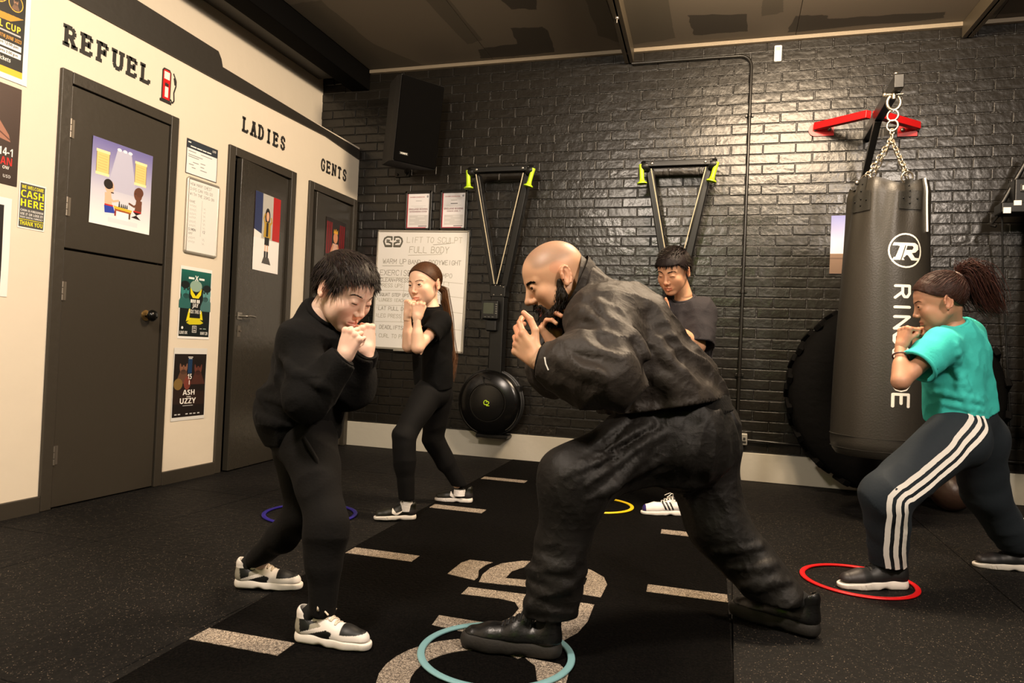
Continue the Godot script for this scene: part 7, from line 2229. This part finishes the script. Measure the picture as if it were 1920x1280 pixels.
# ---------------------------------------------------------------- helpers: mesh builder
class MB:
	var v := PackedVector3Array()
	var n := PackedVector3Array()
	var u := PackedVector2Array()
	var c := PackedColorArray()
	var i := PackedInt32Array()
	var col := Color.WHITE
	var xf := Transform3D()

	func vert(p: Vector3, nn: Vector3, uv := Vector2.ZERO) -> int:
		v.append(xf * p); n.append((xf.basis * nn).normalized()); u.append(uv); c.append(col)
		return v.size() - 1

	func tri(a: int, b: int, d: int) -> void:   # the winding follows the vertex normals
		var g := (v[b] - v[a]).cross(v[d] - v[a])
		if g.dot(n[a] + n[b] + n[d]) >= 0.0:
			i.append(a); i.append(d); i.append(b)
		else:
			i.append(a); i.append(b); i.append(d)

	func quad(p0: Vector3, p1: Vector3, p2: Vector3, p3: Vector3, uvs := [Vector2(0, 0), Vector2(1, 0), Vector2(1, 1), Vector2(0, 1)]) -> void:
		var g := (p1 - p0).cross(p2 - p0).normalized()
		var a := vert(p0, g, uvs[0]); var b := vert(p1, g, uvs[1]); var d := vert(p2, g, uvs[2]); var e := vert(p3, g, uvs[3])
		tri(a, b, d); tri(a, d, e)

	func box(ctr: Vector3, size: Vector3, bevel := 0.0, b := Basis()) -> void:
		var h := size * 0.5
		bevel = minf(bevel, minf(h.x, minf(h.y, h.z)) * 0.98)
		var id := {}
		for sx in [-1, 1]:
			for sy in [-1, 1]:
				for sz in [-1, 1]:
					var s := Vector3(sx, sy, sz)
					for ax in 3:
						var p := s * (h - Vector3.ONE * bevel)
						p[ax] = s[ax] * h[ax]
						var nn := Vector3.ZERO
						nn[ax] = s[ax]
						id[[sx, sy, sz, ax]] = vert(ctr + b * p, b * nn, Vector2(s[(ax + 1) % 3], s[(ax + 2) % 3]) * 0.5 + Vector2(0.5, 0.5))
		for ax in 3:
			var b1 := (ax + 1) % 3
			var b2 := (ax + 2) % 3
			for s in [-1, 1]:
				var q := []
				for k in [[-1, -1], [1, -1], [1, 1], [-1, 1]]:
					var w := [0, 0, 0]
					w[ax] = s; w[b1] = k[0]; w[b2] = k[1]
					q.append(id[[w[0], w[1], w[2], ax]])
				tri(q[0], q[1], q[2]); tri(q[0], q[2], q[3])
			if bevel > 0.0:
				for s1 in [-1, 1]:
					for s2 in [-1, 1]:
						var w0 := [0, 0, 0]
						w0[b1] = s1; w0[b2] = s2
						var w1 := w0.duplicate()
						w0[ax] = -1; w1[ax] = 1
						var q0: int = id[[w0[0], w0[1], w0[2], b1]]
						var q1: int = id[[w1[0], w1[1], w1[2], b1]]
						var q2: int = id[[w1[0], w1[1], w1[2], b2]]
						var q3: int = id[[w0[0], w0[1], w0[2], b2]]
						tri(q0, q1, q2); tri(q0, q2, q3)
		if bevel > 0.0:
			for sx in [-1, 1]:
				for sy in [-1, 1]:
					for sz in [-1, 1]:
						tri(id[[sx, sy, sz, 0]], id[[sx, sy, sz, 1]], id[[sx, sy, sz, 2]])

	func tube(pts: Array, radii, sides := 8, cap := true, flat := 1.0, closed := false) -> void:   # a swept tube; flat < 1 makes a ribbon
		var cnt := pts.size()
		var up := Vector3.UP
		var t0: Vector3 = (pts[1] - pts[0]).normalized()
		if absf(t0.y) > 0.9: up = Vector3.RIGHT
		var side := t0.cross(up).normalized()
		var base := v.size()
		for k in cnt:
			var t: Vector3
			if closed: t = (pts[(k + 1) % cnt] - pts[(k + cnt - 1) % cnt]).normalized()
			else: t = (pts[mini(k + 1, cnt - 1)] - pts[maxi(k - 1, 0)]).normalized()
			side = (side - t * side.dot(t)).normalized()
			var bi := t.cross(side)
			var r: float = radii[k] if radii is Array else radii
			for s in sides:
				var a := TAU * s / sides
				var o := side * cos(a) + bi * sin(a) * flat
				vert(pts[k] + o * r, side * cos(a) * flat + bi * sin(a), Vector2(float(s) / sides, float(k) / (cnt - 1)))
		var rows := cnt if closed else cnt - 1
		for k in rows:
			for s in sides:
				var a := base + k * sides + s
				var b := base + k * sides + (s + 1) % sides
				var a2 := base + ((k + 1) % cnt) * sides + s
				var b2 := base + ((k + 1) % cnt) * sides + (s + 1) % sides
				tri(a, b, b2); tri(a, b2, a2)
		if cap and not closed:
			for e in [0, cnt - 1]:
				var t: Vector3 = (pts[0] - pts[1]).normalized() if e == 0 else (pts[cnt - 1] - pts[cnt - 2]).normalized()
				var ids := []
				for s in sides:
					var p: Vector3 = xf.affine_inverse() * v[base + e * sides + s]
					ids.append(vert(p, t))
				for s in range(1, sides - 1): tri(ids[0], ids[s], ids[s + 1])

	func lathe(prof: Array, seg := 32, sharp := 0.6) -> void:   # profile of Vector2(radius, y) round the y axis of xf; a corner sharper than sharp (cosine) is split
		var rows := []
		var total := 0.0
		for k in range(1, prof.size()): total += prof[k].distance_to(prof[k - 1])
		var run := 0.0
		for k in range(prof.size() - 1):
			var a: Vector2 = prof[k]
			var b: Vector2 = prof[k + 1]
			var d := (b - a)
			var nn := Vector2(d.y, -d.x).normalized()
			var na := nn
			var nb := nn
			if k > 0:
				var dp: Vector2 = prof[k] - prof[k - 1]
				var np := Vector2(dp.y, -dp.x).normalized()
				if np.dot(nn) > sharp: na = (np + nn).normalized()
			if k < prof.size() - 2:
				var dn: Vector2 = prof[k + 2] - prof[k + 1]
				var nx := Vector2(dn.y, -dn.x).normalized()
				if nx.dot(nn) > sharp: nb = (nx + nn).normalized()
			rows.append([a, na, run / total, b, nb, (run + d.length()) / total])
			run += d.length()
		for r in rows:
			var base := v.size()
			for s in seg + 1:
				var an := TAU * s / seg
				var cs := cos(an)
				var sn := sin(an)
				vert(Vector3(r[0].x * cs, r[0].y, r[0].x * sn), Vector3(r[1].x * cs, r[1].y, r[1].x * sn), Vector2(float(s) / seg, 1.0 - r[2]))
				vert(Vector3(r[3].x * cs, r[3].y, r[3].x * sn), Vector3(r[4].x * cs, r[4].y, r[4].x * sn), Vector2(float(s) / seg, 1.0 - r[5]))
			for s in seg:
				var q := base + s * 2
				if r[0].x > 1e-6: tri(q, q + 2, q + 3 if r[3].x > 1e-6 else q + 1)
				if r[3].x > 1e-6: tri(q, q + 3, q + 1)

	func prism(poly: PackedVector2Array, z0: float, z1: float) -> void:   # an outline in xy, pulled along z
		var idx := Geometry2D.triangulate_polygon(poly)
		for z in [z0, z1]:
			var nn := Vector3(0, 0, 1 if z == maxf(z0, z1) else -1)
			var base := v.size()
			for p in poly: vert(Vector3(p.x, p.y, z), nn, p)
			for k in range(0, idx.size(), 3): tri(base + idx[k], base + idx[k + 1], base + idx[k + 2])
		var cw := Geometry2D.is_polygon_clockwise(poly)
		for k in poly.size():
			var a := poly[k]
			var b := poly[(k + 1) % poly.size()]
			var d := (b - a).normalized()
			var nn := Vector3(d.y, -d.x, 0) * (-1.0 if cw else 1.0)
			var q0 := vert(Vector3(a.x, a.y, z0), nn); var q1 := vert(Vector3(b.x, b.y, z0), nn)
			var q2 := vert(Vector3(b.x, b.y, z1), nn); var q3 := vert(Vector3(a.x, a.y, z1), nn)
			tri(q0, q1, q2); tri(q0, q2, q3)

	func stroke(pts: Array, w: float, z0: float, z1: float) -> void:   # a flat pen stroke with round ends, as prisms
		for k in range(pts.size() - 1):
			for poly in Geometry2D.offset_polyline(PackedVector2Array([pts[k], pts[k + 1]]), w * 0.5, Geometry2D.JOIN_ROUND, Geometry2D.END_ROUND):
				prism(poly, z0, z1 + k * 1e-6)

	func ring(ro: float, ri: float, h: float, seg := 96) -> void:   # a flat hoop round y with rounded edges
		var m := (ro + ri) * 0.5
		var w := (ro - ri) * 0.5
		var prof := []
		for k in 13:
			var a := TAU * k / 12.0
			var s := Vector2(cos(a), sin(a))
			prof.append(Vector2(m + w * signf(s.x) * pow(absf(s.x), 0.6), h * 0.5 + h * 0.5 * signf(s.y) * pow(absf(s.y), 0.6)))
		lathe(prof, seg, -2.0)

	func patch(f: Callable, nu: int, nv: int) -> void:   # a curved sheet from f(u, v), normals by differences
		var base := v.size()
		var e := 0.002
		for y in nv + 1:
			for x in nu + 1:
				var fu := float(x) / nu
				var fv := float(y) / nv
				var p: Vector3 = f.call(fu, fv)
				var du: Vector3 = f.call(fu + e, fv) - f.call(fu - e, fv)
				var dv: Vector3 = f.call(fu, fv + e) - f.call(fu, fv - e)
				vert(p, du.cross(dv), Vector2(fu, fv))
		for y in nv:
			for x in nu:
				var q := base + y * (nu + 1) + x
				tri(q, q + 1, q + nu + 2)
				tri(q, q + nu + 2, q + nu + 1)

	func sphere(ctr: Vector3, r: Vector3, seg := 16, b := Basis()) -> void:
		var rows := seg / 2
		var base := v.size()
		for y in rows + 1:
			for x in seg + 1:
				var th := PI * y / rows
				var ph := TAU * x / seg
				var d := Vector3(sin(th) * cos(ph), cos(th), sin(th) * sin(ph))
				vert(ctr + b * (d * r), b * (d / r), Vector2(float(x) / seg, float(y) / rows))
		for y in rows:
			for x in seg:
				var q := base + y * (seg + 1) + x
				if y > 0: tri(q, q + 1, q + seg + 2)
				if y < rows - 1: tri(q, q + seg + 2, q + seg + 1)
				elif y == rows - 1: tri(q, q + 1, q + seg + 1)

	func add(o: MB, t: Transform3D, mirror := false) -> void:
		var base := v.size()
		var nb := t.basis.inverse().transposed()
		for k in o.v.size():
			v.append(t * o.v[k]); n.append((nb * o.n[k]).normalized()); u.append(o.u[k]); c.append(o.c[k])
		for k in range(0, o.i.size(), 3):
			i.append(base + o.i[k])
			i.append(base + o.i[k + (2 if mirror else 1)])
			i.append(base + o.i[k + (1 if mirror else 2)])

	func done(shift := Vector3.ZERO) -> ArrayMesh:
		var m := ArrayMesh.new()
		if v.is_empty(): return m
		var a := []
		a.resize(Mesh.ARRAY_MAX)
		var w := v
		if shift != Vector3.ZERO:
			w = PackedVector3Array(v)
			for k in w.size(): w[k] += shift
		a[Mesh.ARRAY_VERTEX] = w; a[Mesh.ARRAY_NORMAL] = n; a[Mesh.ARRAY_TEX_UV] = u; a[Mesh.ARRAY_COLOR] = c; a[Mesh.ARRAY_INDEX] = i
		m.add_surface_from_arrays(Mesh.PRIMITIVE_TRIANGLES, a)
		return m

# ---------------------------------------------------------------- helpers: distance fields meshed as surface nets
class Field:
	var lo: Vector3
	var s: float
	var nx: int
	var ny: int
	var nz: int
	var d := PackedFloat32Array()

	func _init(a: Vector3, b: Vector3, cell: float) -> void:
		s = cell
		lo = a
		nx = int(ceil((b.x - a.x) / s)) + 1
		ny = int(ceil((b.y - a.y) / s)) + 1
		nz = int(ceil((b.z - a.z) / s)) + 1
		d.resize(nx * ny * nz)
		d.fill(1.0)

	func span(a: Vector3, b: Vector3) -> Array:
		var p := ((a - lo) / s).floor()
		var q := ((b - lo) / s).ceil()
		return [clampi(int(p.x), 0, nx - 1), clampi(int(q.x), 0, nx - 1), clampi(int(p.y), 0, ny - 1), clampi(int(q.y), 0, ny - 1), clampi(int(p.z), 0, nz - 1), clampi(int(q.z), 0, nz - 1)]

	func cap(a: Vector3, b: Vector3, ra: float, rb: float, k := 0.02, sub := false) -> void:   # a tapered capsule, joined or cut away with a soft seam k wide
		var m := maxf(ra, rb) + k + s * 2.5
		var w := span(Vector3(minf(a.x, b.x), minf(a.y, b.y), minf(a.z, b.z)) - Vector3.ONE * m, Vector3(maxf(a.x, b.x), maxf(a.y, b.y), maxf(a.z, b.z)) + Vector3.ONE * m)
		var ba := b - a
		var inv := 1.0 / maxf(ba.dot(ba), 1e-12)
		var dr := rb - ra
		var kk := maxf(k, 1e-5)
		var q := 0.25 / kk
		for z in range(w[4], w[5] + 1):
			for y in range(w[2], w[3] + 1):
				var at: int = (z * ny + y) * nx + w[0]
				var p := Vector3(lo.x + w[0] * s, lo.y + y * s, lo.z + z * s) - a
				for x in range(w[0], w[1] + 1):
					var t := clampf(p.dot(ba) * inv, 0.0, 1.0)
					var e := (p - ba * t).length() - ra - dr * t
					var o := d[at]
					if sub:
						e = -e
						var h := kk - absf(o - e)
						d[at] = maxf(o, e) if h <= 0.0 else maxf(o, e) + h * h * q
					else:
						var h := kk - absf(o - e)
						d[at] = minf(o, e) if h <= 0.0 else minf(o, e) - h * h * q
					p.x += s
					at += 1

	func ell(c: Vector3, r: Vector3, k := 0.02, sub := false, b := Basis()) -> void:
		var m := Vector3.ONE * (maxf(r.x, maxf(r.y, r.z)) + k + s * 2.5) if b != Basis() else r + Vector3.ONE * (k + s * 2.5)
		var w := span(c - m, c + m)
		var kk := maxf(k, 1e-5)
		var q := 0.25 / kk
		var bi := b.transposed()
		for z in range(w[4], w[5] + 1):
			for y in range(w[2], w[3] + 1):
				var at: int = (z * ny + y) * nx + w[0]
				for x in range(w[0], w[1] + 1):
					var p := (bi * (Vector3(lo.x + x * s, lo.y + y * s, lo.z + z * s) - c)) / r
					var k0 := p.length()
					var k1 := (p / r).length()
					var e := k0 * (k0 - 1.0) / k1 if k1 > 1e-6 else -minf(r.x, minf(r.y, r.z))
					var o := d[at]
					if sub:
						e = -e
						var h := kk - absf(o - e)
						d[at] = maxf(o, e) if h <= 0.0 else maxf(o, e) + h * h * q
					else:
						var h := kk - absf(o - e)
						d[at] = minf(o, e) if h <= 0.0 else minf(o, e) - h * h * q
					at += 1

	func slice(at_: Vector3, nn: Vector3, ctr: Vector3, r: float, k := 0.004) -> void:   # cuts away what lies beyond a plane, inside a ball
		var w := span(ctr - Vector3.ONE * r, ctr + Vector3.ONE * r)
		nn = nn.normalized()
		for z in range(w[4], w[5] + 1):
			for y in range(w[2], w[3] + 1):
				var at: int = (z * ny + y) * nx + w[0]
				for x in range(w[0], w[1] + 1):
					var p := Vector3(lo.x + x * s, lo.y + y * s, lo.z + z * s)
					if p.distance_squared_to(ctr) < r * r:
						var e := (p - at_).dot(nn)
						var o := d[at]
						var h := k - absf(o - e)
						d[at] = maxf(o, e) if h <= 0.0 else maxf(o, e) + h * h * 0.25 / k
					at += 1

	func cut(f: Callable) -> void:   # keeps only where f(p) < 0
		var at := 0
		for z in nz:
			for y in ny:
				for x in nx:
					if d[at] < 0.05:
						var e: float = f.call(Vector3(lo.x + x * s, lo.y + y * s, lo.z + z * s))
						d[at] = maxf(d[at], e)
					at += 1

	func rough(noise: FastNoiseLite, amp: float, b := Basis(), ctr := Vector3.ZERO, r := 100.0) -> void:   # pushes the surface in and out by a noise, in stretched axes b
		var at := 0
		for z in nz:
			for y in ny:
				for x in nx:
					if absf(d[at]) < 0.03:
						var p := Vector3(lo.x + x * s, lo.y + y * s, lo.z + z * s)
						var f := 1.0 - smoothstep(r * 0.6, r, p.distance_to(ctr)) if r < 50.0 else 1.0
						if f > 0.0:
							var q := b * p
							d[at] += amp * f * noise.get_noise_3d(q.x, q.y, q.z)
					at += 1

	func at(p: Vector3) -> float:
		var g := (p - lo) / s
		var x := clampi(int(g.x), 0, nx - 2)
		var y := clampi(int(g.y), 0, ny - 2)
		var z := clampi(int(g.z), 0, nz - 2)
		var f := g - Vector3(x, y, z)
		var o := (z * ny + y) * nx + x
		var yo := nx
		var zo := nx * ny
		var a := lerpf(lerpf(d[o], d[o + 1], f.x), lerpf(d[o + yo], d[o + yo + 1], f.x), f.y)
		var b := lerpf(lerpf(d[o + zo], d[o + zo + 1], f.x), lerpf(d[o + zo + yo], d[o + zo + yo + 1], f.x), f.y)
		return lerpf(a, b, f.z)

	func hit(from: Vector3, dir: Vector3, far: float) -> Vector3:   # marches inwards from outside and stops on the surface
		var t := 0.0
		var step := s * 0.35
		while t < far:
			if at(from + dir * t) <= 0.0: break
			t += step
		return from + dir * t

	func net(mb: MB, t: Transform3D, tint = null) -> void:
		var id := PackedInt32Array()
		id.resize(d.size())
		id.fill(-1)
		var yo := nx
		var zo := nx * ny
		var off := [0, 1, yo, yo + 1, zo, zo + 1, zo + yo, zo + yo + 1]
		var pos := [Vector3(0, 0, 0), Vector3(1, 0, 0), Vector3(0, 1, 0), Vector3(1, 1, 0), Vector3(0, 0, 1), Vector3(1, 0, 1), Vector3(0, 1, 1), Vector3(1, 1, 1)]
		var edges := [[0, 1], [2, 3], [4, 5], [6, 7], [0, 2], [1, 3], [4, 6], [5, 7], [0, 4], [1, 5], [2, 6], [3, 7]]
		var steps := [1, yo, zo]
		var nb := t.basis.inverse().transposed()
		for z in range(1, nz - 1):
			for y in range(1, ny - 1):
				var at_: int = (z * ny + y) * nx + 1
				for x in range(1, nx - 1):
					if d[at_] < 0.0:
						for ax in 3:
							var st: int = steps[ax]
							var s1: int = steps[(ax + 1) % 3]
							var s2: int = steps[(ax + 2) % 3]
							for dir in 2:
								if d[at_ + (st if dir == 0 else -st)] >= 0.0:
									var e: int = at_ if dir == 0 else at_ - st
									var q := [e - s1 - s2, e - s2, e, e - s1]
									for j in 4:
										var cell: int = q[j]
										if id[cell] < 0:
											var sum := Vector3.ZERO
											var cnt := 0
											for ed in edges:
												var da := d[cell + off[ed[0]]]
												var db := d[cell + off[ed[1]]]
												if (da < 0.0) != (db < 0.0):
													sum += (pos[ed[0]] as Vector3).lerp(pos[ed[1]], da / (da - db))
													cnt += 1
											var cz := cell / zo
											var cy := (cell - cz * zo) / nx
											var p := lo + (Vector3(cell - cz * zo - cy * nx, cy, cz) + sum / cnt) * s
											var g := Vector3.ZERO
											for kx in 8:
												var w := clampf(d[cell + off[kx]], -0.05, 0.05)
												g += (pos[kx] * 2.0 - Vector3.ONE) * w
											if tint != null: mb.col = (tint as Callable).call(p)
											id[cell] = mb.v.size()
											mb.v.append(t * p); mb.n.append((nb * g).normalized()); mb.u.append(Vector2.ZERO); mb.c.append(mb.col)
										q[j] = id[cell]
									if dir == 0:
										mb.i.append_array(PackedInt32Array([q[0], q[2], q[1], q[0], q[3], q[2]]))
									else:
										mb.i.append_array(PackedInt32Array([q[0], q[1], q[2], q[0], q[2], q[3]]))
					at_ += 1
		mb.col = Color.WHITE

# ---------------------------------------------------------------- helpers: materials and printed pictures
func lin(r: float, g: float, b: float) -> Color:   # an sRGB colour as a linear vertex colour
	return Color(r, g, b).srgb_to_linear()

func mat(col: Color, rough := 0.7, metal := 0.0) -> StandardMaterial3D:
	var m := StandardMaterial3D.new()
	m.albedo_color = col
	m.roughness = rough
	m.metallic = metal
	return m

func noise_tex(freq: float, seed_: int, size := 256, type := FastNoiseLite.TYPE_SIMPLEX_SMOOTH, octaves := 4) -> NoiseTexture2D:
	var f := FastNoiseLite.new()
	f.seed = seed_
	f.frequency = freq
	f.noise_type = type
	f.fractal_octaves = octaves
	var t := NoiseTexture2D.new()
	t.width = size
	t.height = size
	t.seamless = true
	t.noise = f
	return t

func relief(m: StandardMaterial3D, t: Texture2D, cm: float, per_metre: float, world := true) -> StandardMaterial3D:
	m.heightmap_enabled = true
	m.heightmap_texture = t
	m.heightmap_scale = cm
	m.uv1_triplanar = true
	m.uv1_world_triplanar = world
	m.uv1_scale = Vector3.ONE * per_metre
	return m

func fleck_tex(seed_: int, size: int, base: Color, tones: Array, share: float, grain := 0.0) -> ImageTexture:   # granules of other colours strewn over a base
	var r := RandomNumberGenerator.new()
	r.seed = seed_
	var im := Image.create(size, size, false, Image.FORMAT_RGB8)
	im.fill(base)
	for y in size:
		for x in size:
			if grain > 0.0:
				var g := 1.0 + r.randf_range(-grain, grain)
				im.set_pixel(x, y, Color(base.r * g, base.g * g, base.b * g))
	for k in int(size * size * share):
		var cc: Color = tones[r.randi() % tones.size()]
		im.fill_rect(Rect2i(r.randi() % size, r.randi() % size, r.randi_range(1, 2), r.randi_range(1, 2)), cc)
	return ImageTexture.create_from_image(im)

class Print:   # a small painter for flat printed matter; y runs down, sizes in pixels
	var im: Image
	var w: int
	var h: int

	func _init(w_: int, h_: int, col: Color) -> void:
		w = w_
		h = h_
		im = Image.create(w, h, false, Image.FORMAT_RGB8)
		im.fill(col)

	func rect(x: float, y: float, rw: float, rh: float, col: Color) -> void:
		im.fill_rect(Rect2i(roundi(x), roundi(y), maxi(1, roundi(rw)), maxi(1, roundi(rh))), col)

	func poly(pts: Array, col: Color) -> void:
		var y0 := 1e9
		var y1 := -1e9
		for p in pts:
			y0 = minf(y0, p.y)
			y1 = maxf(y1, p.y)
		for y in range(maxi(0, int(floor(y0))), mini(h - 1, int(ceil(y1))) + 1):
			var xs := []
			var yc := y + 0.5
			for k in pts.size():
				var a: Vector2 = pts[k]
				var b: Vector2 = pts[(k + 1) % pts.size()]
				if (a.y <= yc) != (b.y <= yc): xs.append(a.x + (yc - a.y) / (b.y - a.y) * (b.x - a.x))
			xs.sort()
			for k in range(0, xs.size() - 1, 2):
				var xa := maxi(0, roundi(xs[k]))
				var xb := mini(w, roundi(xs[k + 1]))
				if xb > xa: im.fill_rect(Rect2i(xa, y, xb - xa, 1), col)

	func oval(c: Vector2, r: Vector2, col: Color, turn := 0.0) -> void:
		var pts := []
		for k in 28: pts.append(c + (Vector2(cos(TAU * k / 28), sin(TAU * k / 28)) * r).rotated(turn))
		poly(pts, col)

	func line(pts: Array, lw: float, col: Color) -> void:
		for k in range(pts.size() - 1):
			var a: Vector2 = pts[k]
			var b: Vector2 = pts[k + 1]
			var o := (b - a).normalized().orthogonal() * lw * 0.5
			poly([a + o, b + o, b - o, a - o], col)
			if lw > 2.5:
				oval(a, Vector2.ONE * lw * 0.5, col)
				oval(b, Vector2.ONE * lw * 0.5, col)

	func fade(y0: int, y1: int, a: Color, b: Color) -> void:   # a printed colour ramp
		for y in range(y0, y1): im.fill_rect(Rect2i(0, y, w, 1), a.lerp(b, float(y - y0) / (y1 - y0)))

	func text(words: String, at: Vector2, high: float, col: Color, width := 0.0, face := "Droid Sans", heavy := 700, turn := 0.0, mid := true) -> void:   # at: middle of the line; high: capital height; width: squeeze to fit
		var f := SystemFont.new()
		f.font_names = [face]
		f.font_weight = heavy
		var tm := TextMesh.new()
		tm.text = words
		tm.font = f
		tm.font_size = 48
		tm.pixel_size = 0.01
		tm.depth = 0.0
		tm.curve_step = 2.0
		var a := tm.get_mesh_arrays()
		var vs: PackedVector3Array = a[Mesh.ARRAY_VERTEX]
		var ns: PackedVector3Array = a[Mesh.ARRAY_NORMAL]
		if vs.is_empty(): return
		var lo := vs[0]
		var hi := vs[0]
		for p in vs:
			lo = lo.min(p)
			hi = hi.max(p)
		var ky := high / (0.343)
		var kx := ky
		if width > 0.0: kx = width / (hi.x - lo.x)
		var cx := (lo.x + hi.x) * 0.5 if mid else lo.x
		var idx = a[Mesh.ARRAY_INDEX]
		var cnt: int = idx.size() if idx != null and idx.size() else vs.size()
		var base := lo.y if not words.contains("y") and not words.contains("g") and not words.contains("Q") and not words.contains(",") else lo.y + 0.1
		for k in range(0, cnt, 3):
			var t := []
			for j in 3:
				var q := vs[idx[k + j]] if idx != null and idx.size() else vs[k + j]
				t.append(at + Vector2((q.x - cx) * kx, -(q.y - base) * ky + high * 0.5).rotated(turn))
			poly(t, col)

	func scrawl(words: String, at: Vector2, high: float, col: Color, lw: float, seed_ := 1) -> void:   # hand lettering from the single-stroke alphabet
		var r := RandomNumberGenerator.new()
		r.seed = seed_
		var x := at.x
		for ch in words:
			if Glyphs.PEN.has(ch):
				for st in Glyphs.strokes(ch):
					var pts := []
					for q in st: pts.append(Vector2(x + (q.x + q.y * 0.06) * high * 0.62 + r.randf_range(-0.02, 0.02) * high, at.y - q.y * high + r.randf_range(-0.03, 0.03) * high))
					line(pts, lw, col)
			x += high * 0.82 if ch != " " else high * 0.6

	func skin(rough := 0.6) -> StandardMaterial3D:
		var m := StandardMaterial3D.new()
		m.albedo_texture = ImageTexture.create_from_image(im)
		m.roughness = rough
		return m

class Glyphs:   # single-stroke capitals in a unit box, one string of x,y pairs per stroke
	const PEN := {
		"A": "0,0 .5,1 1,0|.2,.38 .8,.38", "B": "0,0 0,1 .6,1 .85,.88 .85,.65 .6,.53 0,.53|.6,.53 .95,.4 .95,.14 .65,0 0,0", "C": "1,.82 .75,1 .3,1 .05,.75 0,.5 .05,.25 .3,0 .75,0 1,.18",
		"D": "0,0 0,1 .55,1 .88,.8 .98,.5 .88,.2 .55,0 0,0", "E": "1,1 0,1 0,0 1,0|0,.52 .75,.52", "F": "1,1 0,1 0,0|0,.52 .75,.52", "G": "1,.82 .75,1 .3,1 .05,.75 0,.5 .05,.25 .3,0 .75,0 .98,.15 .98,.42 .6,.42",
		"H": "0,0 0,1|1,0 1,1|0,.52 1,.52", "I": ".5,0 .5,1", "J": ".85,1 .85,.25 .65,0 .25,0 .05,.25", "K": "0,0 0,1|1,1 0,.42|.3,.58 1,0", "L": "0,1 0,0 1,0", "M": "0,0 0,1 .5,.35 1,1 1,0", "N": "0,0 0,1 1,0 1,1",
		"O": ".5,1 .15,.88 0,.5 .15,.12 .5,0 .85,.12 1,.5 .85,.88 .5,1", "P": "0,0 0,1 .65,1 .92,.85 .92,.6 .65,.46 0,.46", "R": "0,0 0,1 .65,1 .92,.85 .92,.63 .65,.5 0,.5|.5,.5 1,0",
		"S": ".95,.82 .7,1 .28,1 .06,.82 .06,.66 .28,.54 .72,.46 .94,.32 .94,.16 .7,0 .25,0 .02,.18", "T": "0,1 1,1|.5,1 .5,0", "U": "0,1 0,.25 .2,0 .8,0 1,.25 1,1", "V": "0,1 .5,0 1,1", "W": "0,1 .25,0 .5,.7 .75,0 1,1",
		"X": "0,1 1,0|1,1 0,0", "Y": "0,1 .5,.5 1,1|.5,.5 .5,0", "Z": "0,1 1,1 0,0 1,0", "Q": ".5,1 .15,.88 0,.5 .15,.12 .5,0 .85,.12 1,.5 .85,.88 .5,1|.6,.3 1,-.05",
		"0": ".5,1 .1,.8 .1,.2 .5,0 .9,.2 .9,.8 .5,1", "1": ".3,.8 .55,1 .55,0", "2": ".05,.8 .4,1 .85,.85 .8,.55 0,0 1,0", "3": ".1,.95 .9,.95 .45,.58 .9,.4 .85,.1 .4,0 .05,.12", "4": ".7,0 .7,1 0,.3 1,.3", "5": ".9,1 .15,1 .1,.55 .7,.55 .95,.3 .6,0 .05,.08",
		"-": ".1,.48 .8,.48", "+": ".1,.48 .9,.48|.5,.85 .5,.12", "&": "1,0 .2,.75 .4,1 .65,.8 .1,.3 .3,0 .65,.05 .95,.4", "?": ".1,.8 .5,1 .85,.75 .5,.45 .5,.28", "(": ".6,1.05 .35,.5 .6,-.05", ")": ".4,1.05 .65,.5 .4,-.05",
	}
	static func strokes(ch: String) -> Array:
		var out := []
		for st in PEN[ch].split("|"):
			var row := []
			for q in st.split(" "):
				var f: PackedStringArray = q.split(",")
				row.append(Vector2(f[0].to_float(), f[1].to_float()))
			out.append(row)
		return out
